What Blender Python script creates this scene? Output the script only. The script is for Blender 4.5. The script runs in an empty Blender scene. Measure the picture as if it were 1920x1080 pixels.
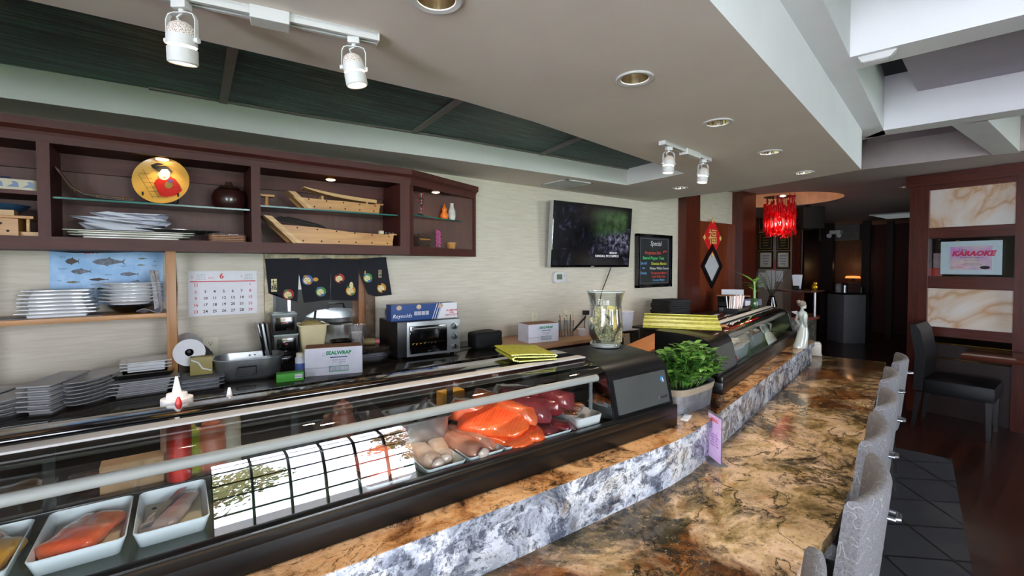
import bpy, bmesh, math, random
from mathutils import Vector, Matrix, noise
random.seed(7)
SC = bpy.context.scene
COL = SC.collection
R = math.radians
PI = math.pi

# ------------------------------------------------------------------ camera
FPX = 857.0                      # focal length in pixels of the 1920 wide frame
PITCH = math.atan(.025)
PPY = 498 + FPX*.025             # row of the principal point (horizon at 498)
EYE = Vector((0, 0, 1.55))
HEAD = R(52.6)                   # heading, counter-clockwise from +X
FW = Vector((math.cos(HEAD)*math.cos(PITCH), math.sin(HEAD)*math.cos(PITCH), -math.sin(PITCH)))
RT = Vector((math.sin(HEAD), -math.cos(HEAD), 0))
UP = RT.cross(FW)
cd = bpy.data.cameras.new('camera')
cd.sensor_width = 36; cd.lens = FPX*36/1920
cd.shift_y = -(540-PPY)/1920
cd.clip_start = .02; cd.clip_end = 200
co = bpy.data.objects.new('camera', cd); COL.objects.link(co)
co.matrix_world = Matrix(((RT.x, UP.x, -FW.x, EYE.x), (RT.y, UP.y, -FW.y, EYE.y), (RT.z, UP.z, -FW.z, EYE.z), (0, 0, 0, 1)))
SC.camera = co

# ------------------------------------------------------------------ sky, exposure
SC.view_settings.view_transform = 'Standard'
SC.view_settings.look = 'None'
SC.view_settings.gamma = 1
SC.view_settings.use_curve_mapping = False
SC.view_settings.exposure = EXPO = 0.0
SKY = 30.0
w = bpy.data.worlds.new('sky'); SC.world = w; w.use_nodes = True
bg = w.node_tree.nodes['Background']
bg.inputs[0].default_value = (.82, .88, 1.0, 1); bg.inputs[1].default_value = SKY
SC.cycles.max_bounces = 9; SC.cycles.diffuse_bounces = 5; SC.cycles.glossy_bounces = 5
SC.cycles.transparent_max_bounces = 24; SC.cycles.transmission_bounces = 6
SC.cycles.sample_clamp_indirect = 4.0
SC.cycles.caustics_reflective = False; SC.cycles.caustics_refractive = False
SC.cycles.use_denoising = True

sun = bpy.data.lights.new('sun', 'SUN'); sun.energy = 140; sun.angle = .02; sun.color = (1, .95, .93)
so = bpy.data.objects.new('sun', sun); COL.objects.link(so); so.rotation_euler = (R(-42), 0, R(8))      # over the roof, on the trees outside

def portal(x0, x1, z0, z1, y, rot):
    l = bpy.data.lights.new('window_daylight', 'AREA'); l.shape = 'RECTANGLE'
    l.size = x1-x0; l.size_y = z1-z0; l.cycles.is_portal = True
    o = bpy.data.objects.new('window_daylight', l); COL.objects.link(o)
    o.location = ((x0+x1)/2, y, (z0+z1)/2); o.rotation_euler = rot
    return o

# ------------------------------------------------------------------ pixel -> point of the place
def ray(x, y): return FW*FPX + RT*(x-960) - UP*(y-PPY)
def oz(x, y, z): d = ray(x, y); return EYE + d*((z-EYE.z)/d.z)
def oy(x, y, Y): d = ray(x, y); return EYE + d*(Y/d.y)
def ox(x, y, X): d = ray(x, y); return EYE + d*(X/d.x)
def opl(x, y, p0, n): d = ray(x, y); return EYE + d*((Vector(p0)-EYE).dot(n)/d.dot(Vector(n)))

# ------------------------------------------------------------------ materials
def lin(c):
    if isinstance(c, str):
        c = c.lstrip('#'); c = [int(c[i:i+2], 16)/255 for i in (0, 2, 4)]
        c = [v/12.92 if v <= .04045 else ((v+.055)/1.055)**2.4 for v in c]
    return (c[0], c[1], c[2], 1)
class NT:
    def __init__(s, name):
        s.m = bpy.data.materials.new(name); s.m.use_nodes = True; s.t = s.m.node_tree
        s.b = s.t.nodes['Principled BSDF']; s.out = s.t.nodes['Material Output']
    def n(s, typ, **k):
        nd = s.t.nodes.new(typ)
        for a, v in k.items():
            if a.startswith('i_'):
                key = a[2:]; key = int(key) if key.isdigit() else key.replace('_', ' ')
                nd.inputs[key].default_value = v
            else: setattr(nd, a, v)
        return nd
    def l(s, a, b): s.t.links.new(a, b)
    def coord(s, scale=(1, 1, 1), rot=(0, 0, 0)):
        tc = s.n('ShaderNodeTexCoord'); mp = s.n('ShaderNodeMapping')
        mp.inputs['Scale'].default_value = scale; mp.inputs['Rotation'].default_value = rot
        s.l(tc.outputs['Object'], mp.inputs[0]); return mp.outputs[0]
    def noise(s, vec, scale, detail=4, rough=.55, dist=0):
        nd = s.n('ShaderNodeTexNoise'); s.l(vec, nd.inputs['Vector'])
        nd.inputs['Scale'].default_value = scale; nd.inputs['Detail'].default_value = detail
        nd.inputs['Roughness'].default_value = rough; nd.inputs['Distortion'].default_value = dist
        return nd.outputs['Fac']
    def ramp(s, fac, stops, interp='LINEAR'):
        nd = s.n('ShaderNodeValToRGB'); nd.color_ramp.interpolation = interp
        e = nd.color_ramp.elements
        e[0].position, e[0].color = stops[0][0], lin(stops[0][1]); e[1].position, e[1].color = stops[-1][0], lin(stops[-1][1])
        for p, c in stops[1:-1]:
            q = e.new(p); q.color = lin(c)
        s.l(fac, nd.inputs[0]); return nd.outputs[0]
    def mix(s, fac, a, b, mode='MIX'):
        nd = s.n('ShaderNodeMix', data_type='RGBA', blend_type=mode)
        for sock, v in ((nd.inputs[0], fac), (nd.inputs[6], a), (nd.inputs[7], b)):
            if hasattr(v, 'is_linked') or hasattr(v, 'links'): s.l(v, sock)
            elif isinstance(v, (int, float)): sock.default_value = v
            else: sock.default_value = lin(v)
        return nd.outputs[2]
    def bump(s, h, strength=.2, dist=.002):
        nd = s.n('ShaderNodeBump'); nd.inputs['Strength'].default_value = strength; nd.inputs['Distance'].default_value = dist
        s.l(h, nd.inputs['Height']); s.l(nd.outputs[0], s.b.inputs['Normal'])
    def base(s, c):
        if hasattr(c, 'links'): s.l(c, s.b.inputs['Base Color'])
        else: s.b.inputs['Base Color'].default_value = lin(c)
    def p(s, rough=.5, metal=0, spec=.5, coat=0, emis=None, es=0):
        i = s.b.inputs
        i['Roughness'].default_value = rough; i['Metallic'].default_value = metal
        i['Specular IOR Level'].default_value = spec; i['Coat Weight'].default_value = coat; i['Coat Roughness'].default_value = .05
        if emis: i['Emission Color'].default_value = lin(emis); i['Emission Strength'].default_value = es
        return s.m
MATS = {}
def mat(name, c, rough=.5, metal=0, spec=.5, coat=0, var=.06, vs=14, bump=0, bs=60, emis=None, es=0):
    if name in MATS: return MATS[name]
    t = NT(name); co = t.coord()
    c0 = lin(c)
    if var:
        f = t.noise(co, vs, 5)
        lo = tuple(max(0, v*(1-var*2)) for v in c0[:3]); hi = tuple(min(1, v*(1+var*2)) for v in c0[:3])
        t.base(t.ramp(f, [(.3, lo), (.7, hi)]))
    else: t.base(c0)
    if bump: t.bump(t.noise(co, bs, 4), bump)
    MATS[name] = t.p(rough, metal, spec, coat, emis, es); return MATS[name]
def wood(name, c1, c2, axis=0, rough=.35, scale=6, stretch=14, coat=0, streak=.5):
    if name in MATS: return MATS[name]
    t = NT(name); sc = [stretch]*3; sc[axis] = 1
    co = t.coord(tuple(sc))
    f = t.noise(co, scale*.35, 6, .6, .8); g = t.noise(co, scale*2.2, 4, .6)
    c = t.ramp(f, [(.3, c1), (.72, c2)])
    t.base(t.mix(t.ramp(g, [(.45, '000000'), (.75, (streak,)*3)]), c, tuple(v*.45 for v in lin(c1)[:3])))
    t.bump(g, .08, .001)
    MATS[name] = t.p(rough, coat=coat); return MATS[name]
def glassy(name, tint='ffffff', refl=1.0, rough=0.0, alpha=0.0):
    """thin clear sheet: what is behind it plus a Fresnel mirror image"""
    t = NT(name)
    tr = t.n('ShaderNodeBsdfTransparent'); tr.inputs[0].default_value = lin(tint)
    gl = t.n('ShaderNodeBsdfGlossy'); gl.inputs['Roughness'].default_value = rough
    fr = t.n('ShaderNodeFresnel'); fr.inputs[0].default_value = 1.5
    ml = t.n('ShaderNodeMath', operation='MULTIPLY'); ml.inputs[1].default_value = refl
    t.l(fr.outputs[0], ml.inputs[0])
    mx = t.n('ShaderNodeMixShader'); t.l(ml.outputs[0], mx.inputs[0]); t.l(tr.outputs[0], mx.inputs[1]); t.l(gl.outputs[0], mx.inputs[2])
    o = mx.outputs[0]
    if alpha:
        df = t.n('ShaderNodeBsdfDiffuse'); df.inputs[0].default_value = lin(tint)
        m2 = t.n('ShaderNodeMixShader'); m2.inputs[0].default_value = alpha
        t.l(o, m2.inputs[1]); t.l(df.outputs[0], m2.inputs[2]); o = m2.outputs[0]
    t.l(o, t.out.inputs[0]); MATS[name] = t.m; return t.m

# ------------------------------------------------------------------ mesh builder
I4 = Matrix.Identity(4)
def T(x=0, y=0, z=0, rz=0, rx=0, ry=0, s=1):
    return Matrix.Translation((x, y, z)) @ Matrix.Rotation(rz, 4, 'Z') @ Matrix.Rotation(ry, 4, 'Y') @ Matrix.Rotation(rx, 4, 'X') @ Matrix.Diagonal((s, s, s, 1))
class B:
    def __init__(s): s.bm = bmesh.new()
    def faces(s, vs, fs, M=None, bev=0, seg=2):
        v = [s.bm.verts.new(M @ Vector(c) if M else c) for c in vs]
        out = []
        for f in fs:
            try: out.append(s.bm.faces.new([v[i] for i in f]))
            except ValueError: pass
        if bev:
            ed = list({e for f in out for e in f.edges})
            bmesh.ops.bevel(s.bm, geom=ed, offset=bev, segments=seg, affect='EDGES', profile=.6, clamp_overlap=True)
        return s
    def box(s, x0, x1, y0, y1, z0, z1, bev=0, M=None, seg=2):
        vs = [(x, y, z) for z in (z0, z1) for y in (y0, y1) for x in (x0, x1)]
        return s.faces(vs, [(0, 2, 3, 1), (4, 5, 7, 6), (0, 1, 5, 4), (2, 6, 7, 3), (0, 4, 6, 2), (1, 3, 7, 5)], M, bev, seg)
    def cbox(s, c, d, bev=0, rz=0, rx=0, ry=0, seg=2):
        return s.box(-d[0]/2, d[0]/2, -d[1]/2, d[1]/2, -d[2]/2, d[2]/2, bev, T(c[0], c[1], c[2], rz, rx, ry), seg)
    def prism(s, poly, z0, z1, M=None, bev=0):
        n = len(poly)
        vs = [(p[0], p[1], z0) for p in poly] + [(p[0], p[1], z1) for p in poly]
        fs = [tuple(range(n-1, -1, -1)), tuple(range(n, 2*n))] + [(i, (i+1) % n, n+(i+1) % n, n+i) for i in range(n)]
        return s.faces(vs, fs, M, bev)
    def quad(s, *p, M=None): return s.faces(p, [tuple(range(len(p)))], M)
    def loft(s, rings, cap=True, closed=True, M=None):
        n = len(rings[0]); vs = [p for r in rings for p in r]; fs = []
        for k in range(len(rings)-1):
            for i in range(n if closed else n-1):
                j = (i+1) % n
                fs.append((k*n+i, k*n+j, (k+1)*n+j, (k+1)*n+i))
        if cap and closed:
            fs.append(tuple(range(n-1, -1, -1))); fs.append(tuple((len(rings)-1)*n+i for i in range(n)))
        return s.faces(vs, fs, M)
    def lathe(s, prof, n=24, M=None, sx=1, sy=1, cap=True):
        rings = [[(max(r, 1e-5)*sx*math.cos(2*PI*i/n), max(r, 1e-5)*sy*math.sin(2*PI*i/n), z) for i in range(n)] for r, z in prof]
        return s.loft(rings, cap, True, M)
    def tube(s, pts, r, n=8, cap=True, M=None):
        P = [Vector(p) for p in pts]; rr = r if isinstance(r, (list, tuple)) else [r]*len(P)
        rings = []; u = None
        for i, p in enumerate(P):
            t = (P[min(i+1, len(P)-1)]-P[max(i-1, 0)]).normalized()
            if u is None: u = t.orthogonal().normalized()
            else:
                u = (u - t*u.dot(t)); u = u.normalized() if u.length > 1e-6 else t.orthogonal().normalized()
            v = t.cross(u)
            rings.append([p + (u*math.cos(2*PI*k/n)+v*math.sin(2*PI*k/n))*rr[i] for k in range(n)])
        return s.loft(rings, cap, True, M)
    def sph(s, c, r, sc=(1, 1, 1), n=14, m=9, M=None):
        prof = [(math.sin(PI*i/m), -math.cos(PI*i/m)) for i in range(m+1)]
        K = Matrix.Translation(c) @ Matrix.Diagonal((r*sc[0], r*sc[1], r*sc[2], 1))
        return s.lathe(prof, n, (M @ K) if M else K)
    def grid(s, fn, nu, nv, M=None):
        vs = [fn(i/nu, j/nv) for j in range(nv+1) for i in range(nu+1)]
        fs = [(j*(nu+1)+i, j*(nu+1)+i+1, (j+1)*(nu+1)+i+1, (j+1)*(nu+1)+i) for j in range(nv) for i in range(nu)]
        return s.faces(vs, fs, M)
    def solid(s, t):
        bmesh.ops.recalc_face_normals(s.bm, faces=s.bm.faces)
        bmesh.ops.solidify(s.bm, geom=list(s.bm.faces), thickness=t); return s
    def jitter(s, amp, scale):
        for v in s.bm.verts: v.co += noise.noise_vector(v.co*scale)*amp
        return s
def obj(name, b, m, parent=None, M=None, smooth=35, weld=False):
    if weld: bmesh.ops.remove_doubles(b.bm, verts=b.bm.verts, dist=1e-5)
    bmesh.ops.recalc_face_normals(b.bm, faces=b.bm.faces)
    me = bpy.data.meshes.new(name); b.bm.to_mesh(me); b.bm.free()
    if smooth:
        me.shade_smooth(); me.set_sharp_from_angle(angle=R(smooth))
    for q in (m if isinstance(m, (list, tuple)) else [m]): me.materials.append(q)
    o = bpy.data.objects.new(name, me); COL.objects.link(o)
    if parent is not None: o.parent = parent
    if M is not None: o.matrix_local = M
    return o
def tag(o, label, cat, group=None, kind=None):
    o['label'] = label; o['category'] = cat
    if group: o['group'] = group
    if kind: o['kind'] = kind
    return o
def thing(name, label, cat, loc=(0, 0, 0), rz=0, group=None, M=None):
    o = bpy.data.objects.new(name, None); o.empty_display_size = .05; COL.objects.link(o)
    if M is not None: o.matrix_world = M
    else: o.location = loc; o.rotation_euler = (0, 0, rz)
    return tag(o, label, cat, group)
def struct(name, b, m, parent=None, smooth=0, label=None):
    o = obj(name, b, m, parent, smooth=smooth)
    if parent is None: o['kind'] = 'structure'
    if label: o['label'] = label
    return o
def dup(o, M, label=None, group=None):
    def cp(a, par):
        c = a.copy(); COL.objects.link(c); c.parent = par
        for ch in [k for k in bpy.data.objects if k.parent is a]: cp(ch, c)
        return c
    r = cp(o, None); r.matrix_world = M
    if label: r['label'] = label
    if group: r['group'] = group
    return r
def lettering(name, body, size, m, parent, M, align='CENTER', shear=0, bold=0, ext=.0002):
    c = bpy.data.curves.new(name, 'FONT'); c.body = body; c.size = size; c.align_x = align; c.align_y = 'CENTER'
    c.shear = shear; c.offset = bold; c.extrude = ext; c.resolution_u = 2
    tmp = bpy.data.objects.new(name, c); COL.objects.link(tmp)
    dg = bpy.context.evaluated_depsgraph_get()
    me = bpy.data.meshes.new_from_object(tmp.evaluated_get(dg)); bpy.data.objects.remove(tmp); bpy.data.curves.remove(c)
    me.name = name; me.materials.clear(); me.materials.append(m)
    o = bpy.data.objects.new(name, me); COL.objects.link(o); o.parent = parent; o.matrix_local = M
    return o
FRONT = Matrix.Rotation(R(90), 4, 'X')          # lettering that faces -Y
def front(x, y, z, rz=0, ry=0): return Matrix.Translation((x, y, z)) @ Matrix.Rotation(rz, 4, 'Z') @ Matrix.Rotation(ry, 4, 'Y') @ FRONT
def spot(name, loc, aim, power, color, size=60, blend=.5, radius=.03, parent=None):
    l = bpy.data.lights.new(name, 'SPOT'); l.energy = power; l.color = color; l.spot_size = R(size); l.spot_blend = blend; l.shadow_soft_size = radius
    o = bpy.data.objects.new(name, l); COL.objects.link(o); o.location = loc
    o.rotation_euler = (Vector(aim)-Vector(loc)).to_track_quat('-Z', 'Y').to_euler()
    return o
def bulb(name, loc, power, color, radius=.03):
    l = bpy.data.lights.new(name, 'POINT'); l.energy = power; l.color = color; l.shadow_soft_size = radius
    o = bpy.data.objects.new(name, l); COL.objects.link(o); o.location = loc; return o
def arc(cx, cy, r, a0, a1, n): return [(cx+r*math.cos(R(a0+(a1-a0)*i/n)), cy+r*math.sin(R(a0+(a1-a0)*i/n))) for i in range(n+1)]
def rrect(w, d, r, n=4):
    p = []
    for cx, cy, a in ((w/2-r, d/2-r, 0), (-w/2+r, d/2-r, 90), (-w/2+r, -d/2+r, 180), (w/2-r, -d/2+r, 270)): p += arc(cx, cy, r, a, a+90, n)
    return p
# ------------------------------------------------------------------ shared materials
WHITE = mat('white_paint', 'cfcfcd', .6, var=.02)
SOFFIT = mat('ceiling_paint', 'e2d8cf', .8, var=.02, vs=3)
BEAM = mat('beam_paint', 'eaeaec', .7, var=.015, vs=3)
LAV = mat('lavender_paint', 'a9a1ac', .8, var=.02, vs=3)
BLACKV = mat('plenum_black', '0c0c0c', .9)
REDWOOD = wood('red_brown_wood', '3a140c', '5c2415', 2, .3)
REDWOODX = wood('red_brown_wood_rails', '3a140c', '5c2415', 0, .3)
CABX = wood('dark_mahogany', '3a110a', '4f1e14', 0, .6, streak=.25)
CABZ = wood('dark_mahogany_upright', '3a110a', '4f1e14', 2, .6, streak=.25)
CABIN = wood('mahogany_back_panel', '43231b', '532d23', 2, .55, streak=.2)
DOORW = wood('door_veneer', '5a2412', '7a3a1e', 2, .32, scale=3, stretch=6, coat=.2)
DARKW = wood('dark_hall_wood', '1a0b08', '2c130d', 2, .4)
PINE = wood('honey_pine', 'a87038', 'cf9a58', 0, .4, streak=.2)
PINEZ = wood('honey_pine_upright', '96622f', 'c28a4c', 2, .4, streak=.2)
PINEB = wood('pale_boat_pine', 'b98a4e', 'd9b278', 0, .42, streak=.15)
BLK = mat('black_plastic', '0d0d0e', .35, var=.05)
BLKM = mat('matte_black', '0b0b0c', .7)
BLKG = mat('gloss_black', '070708', .12, coat=.6, var=0)
CASEB = mat('case_black', '080808', .30, spec=.35, coat=.2, var=.04)
CASEG = mat('case_grey_panel', '4a4d4c', .38, metal=.45, var=.03)
CERAM = mat('white_ceramic', 'e9eaea', .15, coat=.4, var=.01)
MELA = mat('white_melamine', 'd9dbe6', .3, var=.01)
GREYC = mat('grey_ceramic', 'b5b3b3', .3, var=.02)
STEEL = mat('brushed_steel', 'b9bbbd', .28, metal=1, var=.03, vs=40)
STEELD = mat('worn_steel', '8d9092', .38, metal=1, var=.08, vs=25)
CHROME = mat('chrome', 'dadde0', .08, metal=1, var=0)
BRASS = mat('brass', 'c79a4a', .25, metal=1, var=.05)
ALU = mat('aluminium_trim', 'c9cacb', .35, metal=.8, var=.02)
PIPE = mat('frosted_pipe', 'bfbcb6', .6, var=.02)
PAPER = mat('white_paper', 'e8e8ec', .85, var=.02)
CARD = mat('carton_white', 'd9d8e2', .8, var=.03)
CARDB = mat('carton_brown', '9a6a48', .85, var=.05)
BLUEB = mat('foil_box_blue', '173f7d', .35, var=.03)
INK = mat('ink_black', '17171a', .7, var=0)
REDI = mat('ink_red', 'd03a3a', .7, var=0)
GREENI = mat('ink_green', '1f7a4a', .7, var=0)
WHI = mat('ink_white', 'e9e9e9', .7, var=0)
GREYI = mat('ink_grey', '77778a', .8, var=0)
GREEN = mat('bright_green', '4fae3c', .5, var=.03)
CREAM = mat('cream_plastic', 'd3c59a', .5, var=.03)
IVORY = mat('ivory_plastic', 'd5cfb6', .4, var=.02)
RED = mat('red_plastic', 'c22a22', .35, var=.03)
ORANGE = mat('orange_glaze', 'e2741d', .25, var=.06)
YEL = mat('yellow_paint', 'd99a2a', .5, var=.05)
CLEARP = glassy('clear_plastic', 'eef0f2', .9, .05, .12)
GLASS = glassy('clear_glass', 'f2f7f5', 1.0)
CASEGL = glassy('case_glass', 'fafdfc', 2.0)
GLEDGE = mat('glass_shelf_edge', '2f6f66', .15, var=.1)
WINGL = glassy('window_glass', 'ffffff', 1.0)
BAMB = None
def granite():
    def make(name, base, large, patches, vein, speck, sc=1.0, rough=.15):
        t = NT(name); co = t.coord((1, 1.3, 1.15), (0, 0, .6))
        wv = t.n('ShaderNodeTexNoise'); t.l(co, wv.inputs['Vector']); wv.inputs['Scale'].default_value = 2.2*sc; wv.inputs['Detail'].default_value = 5
        mv = t.n('ShaderNodeMix', data_type='VECTOR'); mv.inputs[0].default_value = .25
        t.l(co, mv.inputs[4]); t.l(wv.outputs['Color'], mv.inputs[5]); wc = mv.outputs[1]
        B_, W_ = '000000', 'ffffff'
        col = t.ramp(t.noise(wc, 7*sc, 10, .66, .4), base)
        a = t.noise(wc, large[0]*sc, 9, .6, 1.0)
        col = t.mix(t.ramp(a, [(large[1], B_), (large[2], W_)]), col, t.ramp(t.noise(wc, 12*sc, 8, .7), large[3]))
        for (scale, lo, hi, c, amt, dist) in patches:
            m1 = t.noise(wc, scale*sc, 12, .74, dist); c2 = (c if isinstance(c, str) else c)
            col = t.mix(t.ramp(m1, [(lo, B_), (hi, (amt,)*3)]), col, c2)
        v = t.noise(wc, vein[0]*sc, 9, .62, .6)
        col = t.mix(t.ramp(v, [(.5-vein[1], B_), (.5, (vein[3],)*3), (.5+vein[1], B_)]), col, vein[2])
        f = t.noise(co, 70*sc, 5, .7); col = t.mix(t.ramp(f, [(.56, B_), (.68, (speck[0],)*3)]), col, speck[1])
        f = t.noise(co, 48*sc, 5, .7, .3); col = t.mix(t.ramp(f, [(.6, B_), (.7, (speck[2],)*3)]), col, speck[3])
        t.base(col); return t.p(rough, spec=.42, coat=0)
    top = make('granite_gold', [(.34, '5c4c2c'), (.44, '9a8258'), (.52, 'c4a680'), (.60, 'd2b496'), (.70, 'a8875a')],
               (1.3, .50, .60, [(.35, '1f1409'), (.5, '5a3416'), (.66, '8f5c2a')]),
               [(3.2, .50, .60, '2a2a1c', .9, .3), (2.0, .56, .66, '6e5c3c', .6, .6), (8.0, .55, .66, '17150e', .85, .2), (5.0, .60, .70, 'b8742c', .7, .2)],
               (4.2, .020, '12110b', .95), (.75, '15130d', .45, 'cdb596'))
    face = make('granite_pale', [(.34, '6f7581'), (.44, 'a6abb5'), (.52, 'c9ccd2'), (.62, 'd2d0cc'), (.72, 'a89d8c')],
                (1.6, .52, .62, [(.35, '3c4048'), (.55, '7b8088'), (.7, 'a5a6a8')]),
                [(11.0, .49, .57, '39404e', .85, .0), (5.0, .57, .66, '7a6648', .75, .1), (24., .53, .61, '20242e', .85, .0)],
                (4.0, .008, '2a2c34', .7), (.75, '23262e', .4, 'dadbe0'), 1.25, .16)
    ledge = make('granite_ledge', [(.34, '6a4220'), (.44, 'a9784a'), (.54, 'c39a6e'), (.64, 'b5875a'), (.74, '7c5028')],
                 (1.8, .52, .60, [(.35, '140c06'), (.5, '4a260e'), (.66, '8a4a1a')]),
                 [(6.0, .50, .60, '24140a', .9, .3), (11., .56, .66, '150d08', .85, .2)],
                 (4.4, .012, '1a0f08', .85), (.7, '1a110a', .4, 'd6b896'), 1.2)
    dark = make('granite_dark', [(.34, '0f0d0c'), (.46, '2a241e'), (.56, '473c30'), (.68, '1a1613')],
                (2., .54, .64, [(.35, '090807'), (.6, '2a2018')]), [(9., .52, .62, '0b0a09', .9, .2)], (4., .01, '070606', .8), (.7, '080707', .5, '6a5d4e'), 1.6, .14)
    return top, face, ledge, dark
GRAN, GRANF, GRANL, GRAND = granite()
def wallpaper():
    t = NT('grasscloth_wallpaper'); co = t.coord((1, 1, 16))
    a = t.noise(co, 5, 5, .6); b = t.noise(co, 22, 3, .6)
    c = t.ramp(a, [(.3, 'c6bdab'), (.7, 'dad2c3')])
    t.base(t.mix(t.ramp(b, [(.42, '000000'), (.7, '606060')]), c, 'b3ad9c')); t.bump(b, .1, .001)
    return t.p(.62, spec=.3)
WALLP = wallpaper()
def greenpanel():
    t = NT('dark_green_woven_panel'); c1 = t.coord((1, 26, 1)); c2 = t.coord((22, 1, 1))
    a = t.noise(c1, 4, 5, .65); b = t.noise(c2, 3, 4, .6)
    c = t.ramp(a, [(.36, '0a110e'), (.5, '22403a'), (.66, '4f7a6c')])
    t.base(t.mix(t.ramp(b, [(.4, '000000'), (.7, '909090')]), c, '0c1512')); return t.p(.5, spec=.4)
GREENP = greenpanel()
def floorwood():
    t = NT('dark_plank_floor'); co = t.coord((1, 12, 1))
    tc = t.coord((1, 1, 1)); br = t.n('ShaderNodeTexBrick'); t.l(tc, br.inputs['Vector'])
    br.inputs['Scale'].default_value = 1; br.inputs['Brick Width'].default_value = 1.1; br.inputs['Row Height'].default_value = .085; br.inputs['Mortar Size'].default_value = .0015
    br.inputs['Color1'].default_value = lin('3a1a10'); br.inputs['Color2'].default_value = lin('241009'); br.inputs['Mortar'].default_value = lin('0c0504')
    g = t.noise(co, 4, 5, .6)
    t.base(t.mix(t.ramp(g, [(.4, '000000'), (.75, '909090')]), br.outputs[0], '180a06')); return t.p(.28, coat=.2)
def floortile():
    t = NT('dark_slate_tile'); tc = t.coord((1, 1, 1), (0, 0, R(45))); br = t.n('ShaderNodeTexBrick'); t.l(tc, br.inputs['Vector'])
    br.offset = 0; br.inputs['Scale'].default_value = 1; br.inputs['Brick Width'].default_value = .33; br.inputs['Row Height'].default_value = .33; br.inputs['Mortar Size'].default_value = .007
    br.inputs['Color1'].default_value = lin('3a3c40'); br.inputs['Color2'].default_value = lin('34363a'); br.inputs['Mortar'].default_value = lin('060606')
    t.base(br.outputs[0]); return t.p(.4)
def onyx():
    t = NT('backlit_onyx'); co = t.coord((1, 1, 1))  # pale stone with tan veins, in its own colour
    a = t.noise(co, 1.5, 5, .5, .8)
    v = t.ramp(a, [(.40, 'e2dcd4'), (.47, 'd8c4ae'), (.5, 'c9a07a'), (.53, 'dccab8'), (.60, 'e3ded8')])
    t.base(v); return t.p(.2, coat=.3)
def curlfabric():
    t = NT('grey_scroll_fabric'); co = t.coord()
    nz = t.n('ShaderNodeTexNoise'); t.l(co, nz.inputs['Vector']); nz.inputs['Scale'].default_value = 21; nz.inputs['Detail'].default_value = 0; nz.inputs['Distortion'].default_value = .8
    ln = t.ramp(nz.outputs['Fac'], [(.484, '000000'), (.494, 'a0a0a0'), (.506, 'a0a0a0'), (.516, '000000')])
    wv = t.noise(co, 220, 2, .5)
    c = t.ramp(wv, [(.3, '605f61'), (.7, '7a797c')])
    t.base(t.mix(ln, c, 'bdb8ae')); t.bump(wv, .2, .0006); return t.p(.8, spec=.2)
FABRIC = curlfabric()
# ------------------------------------------------------------------ the room
ZS, ZB, ZT = 2.224, 2.496, 2.95          # soffit, beam undersides, plenum
YW = 3.0
def fill(loops, z, b=None):
    b = b or B(); es = []
    for lp in loops:
        vs = [b.bm.verts.new((p[0], p[1], z)) for p in lp]
        es += [b.bm.edges.new((vs[i], vs[(i+1) % len(vs)])) for i in range(len(vs))]
    bmesh.ops.triangle_fill(b.bm, edges=es, use_beauty=True, use_dissolve=False, normal=(0, 0, 1)); return b
def wallface(b, pts, z0, z1, close=False):
    n = len(pts)
    for i in range(n if close else n-1):
        p, q = pts[i], pts[(i+1) % n]
        b.quad((p[0], p[1], z0), (q[0], q[1], z0), (q[0], q[1], z1), (p[0], p[1], z1))
    return b
# floor
b = B(); b.box(-2.6, 14.2, -2.75, 6.2, -.1, 0); struct('floor', b, floorwood())
b = B(); b.prism([(4.986, .736), (3.19, .385), (1.5, .06), (-2.4, -.25), (-2.4, 1.5), (1.6, 1.5), (4.8, 1.75)], 0, .006); struct('floor_tile', b, floortile())
# back wall with the kitchen hatch
HX0, HX1, HZ0, HZ1 = .50, 1.13, 1.045, 1.60
b = B()
b.box(-2.5, HX0, YW, YW+.12, 0, 2.6); b.box(HX1, 6.24, YW, YW+.12, 0, 2.6); b.box(HX0, HX1, YW, YW+.12, 0, HZ0); b.box(HX0, HX1, YW, YW+.12, HZ1, 2.6)
struct('wall_back', b, WALLP)
# walls round the room: left end, window side, far end
FACEP = mat('wall_paint_beige', 'b9b2a4', .8, var=.02)
LW = (-2.3, .45, .6, 2.3, 8, 4)             # unseen window left of the bar, kept wide to light bar and ceiling
b = B(); b.box(-2.6, -2.5, -2.75, LW[0], 0, 3); b.box(-2.6, -2.5, LW[1], 3.12, 0, 3); b.box(-2.6, -2.5, LW[0], LW[1], 0, LW[2]); b.box(-2.6, -2.5, LW[0], LW[1], LW[3], 3)
struct('wall_left', b, FACEP)
W = [(-2.4, -1.2, .6, 2.42, 4, 6), (.14, 1.94, .6, 2.42, 6, 6), (4.7, 6.5, .6, 2.42, 6, 6)]  # first window unseen, added for more daylight; the others follow the glass reflections
YF = -2.6
b = B(); x = -2.5
for (a, c, z0, z1, nx, nz) in W:
    b.box(x, a, YF-.12, YF, 0, 3); b.box(a, c, YF-.12, YF, 0, z0); b.box(a, c, YF-.12, YF, z1, 3); x = c
b.box(x, 14.1, YF-.12, YF, 0, 3); struct('wall_front', b, FACEP)
MUNT = mat('window_muntin', '3a2c24', .5, var=.04)
for i, (a, c, z0, z1, nx, nz) in enumerate(W):
    b = B(); b.box(a, c, YF-.05, YF-.045, z0, z1)
    wn = struct('window_%d' % (i+1), b, WINGL)
    f = B()
    for k in range(nx+1): xx = a+(c-a)*k/nx; f.box(xx-.010, xx+.010, YF-.075, YF-.025, z0, z1)
    for k in range(nz+1): zz = z0+(z1-z0)*k/nz; f.box(a, c, YF-.07, YF-.03, zz-.016, zz+.016)
    obj('window_frame', f, MUNT, wn, smooth=0)
    portal(a, c, z0, z1, YF-.11, (R(90), 0, 0))
b = B(); b.box(-2.56, -2.555, LW[0], LW[1], LW[2], LW[3]); wn = struct('window_4', b, WINGL); f = B()
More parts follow.
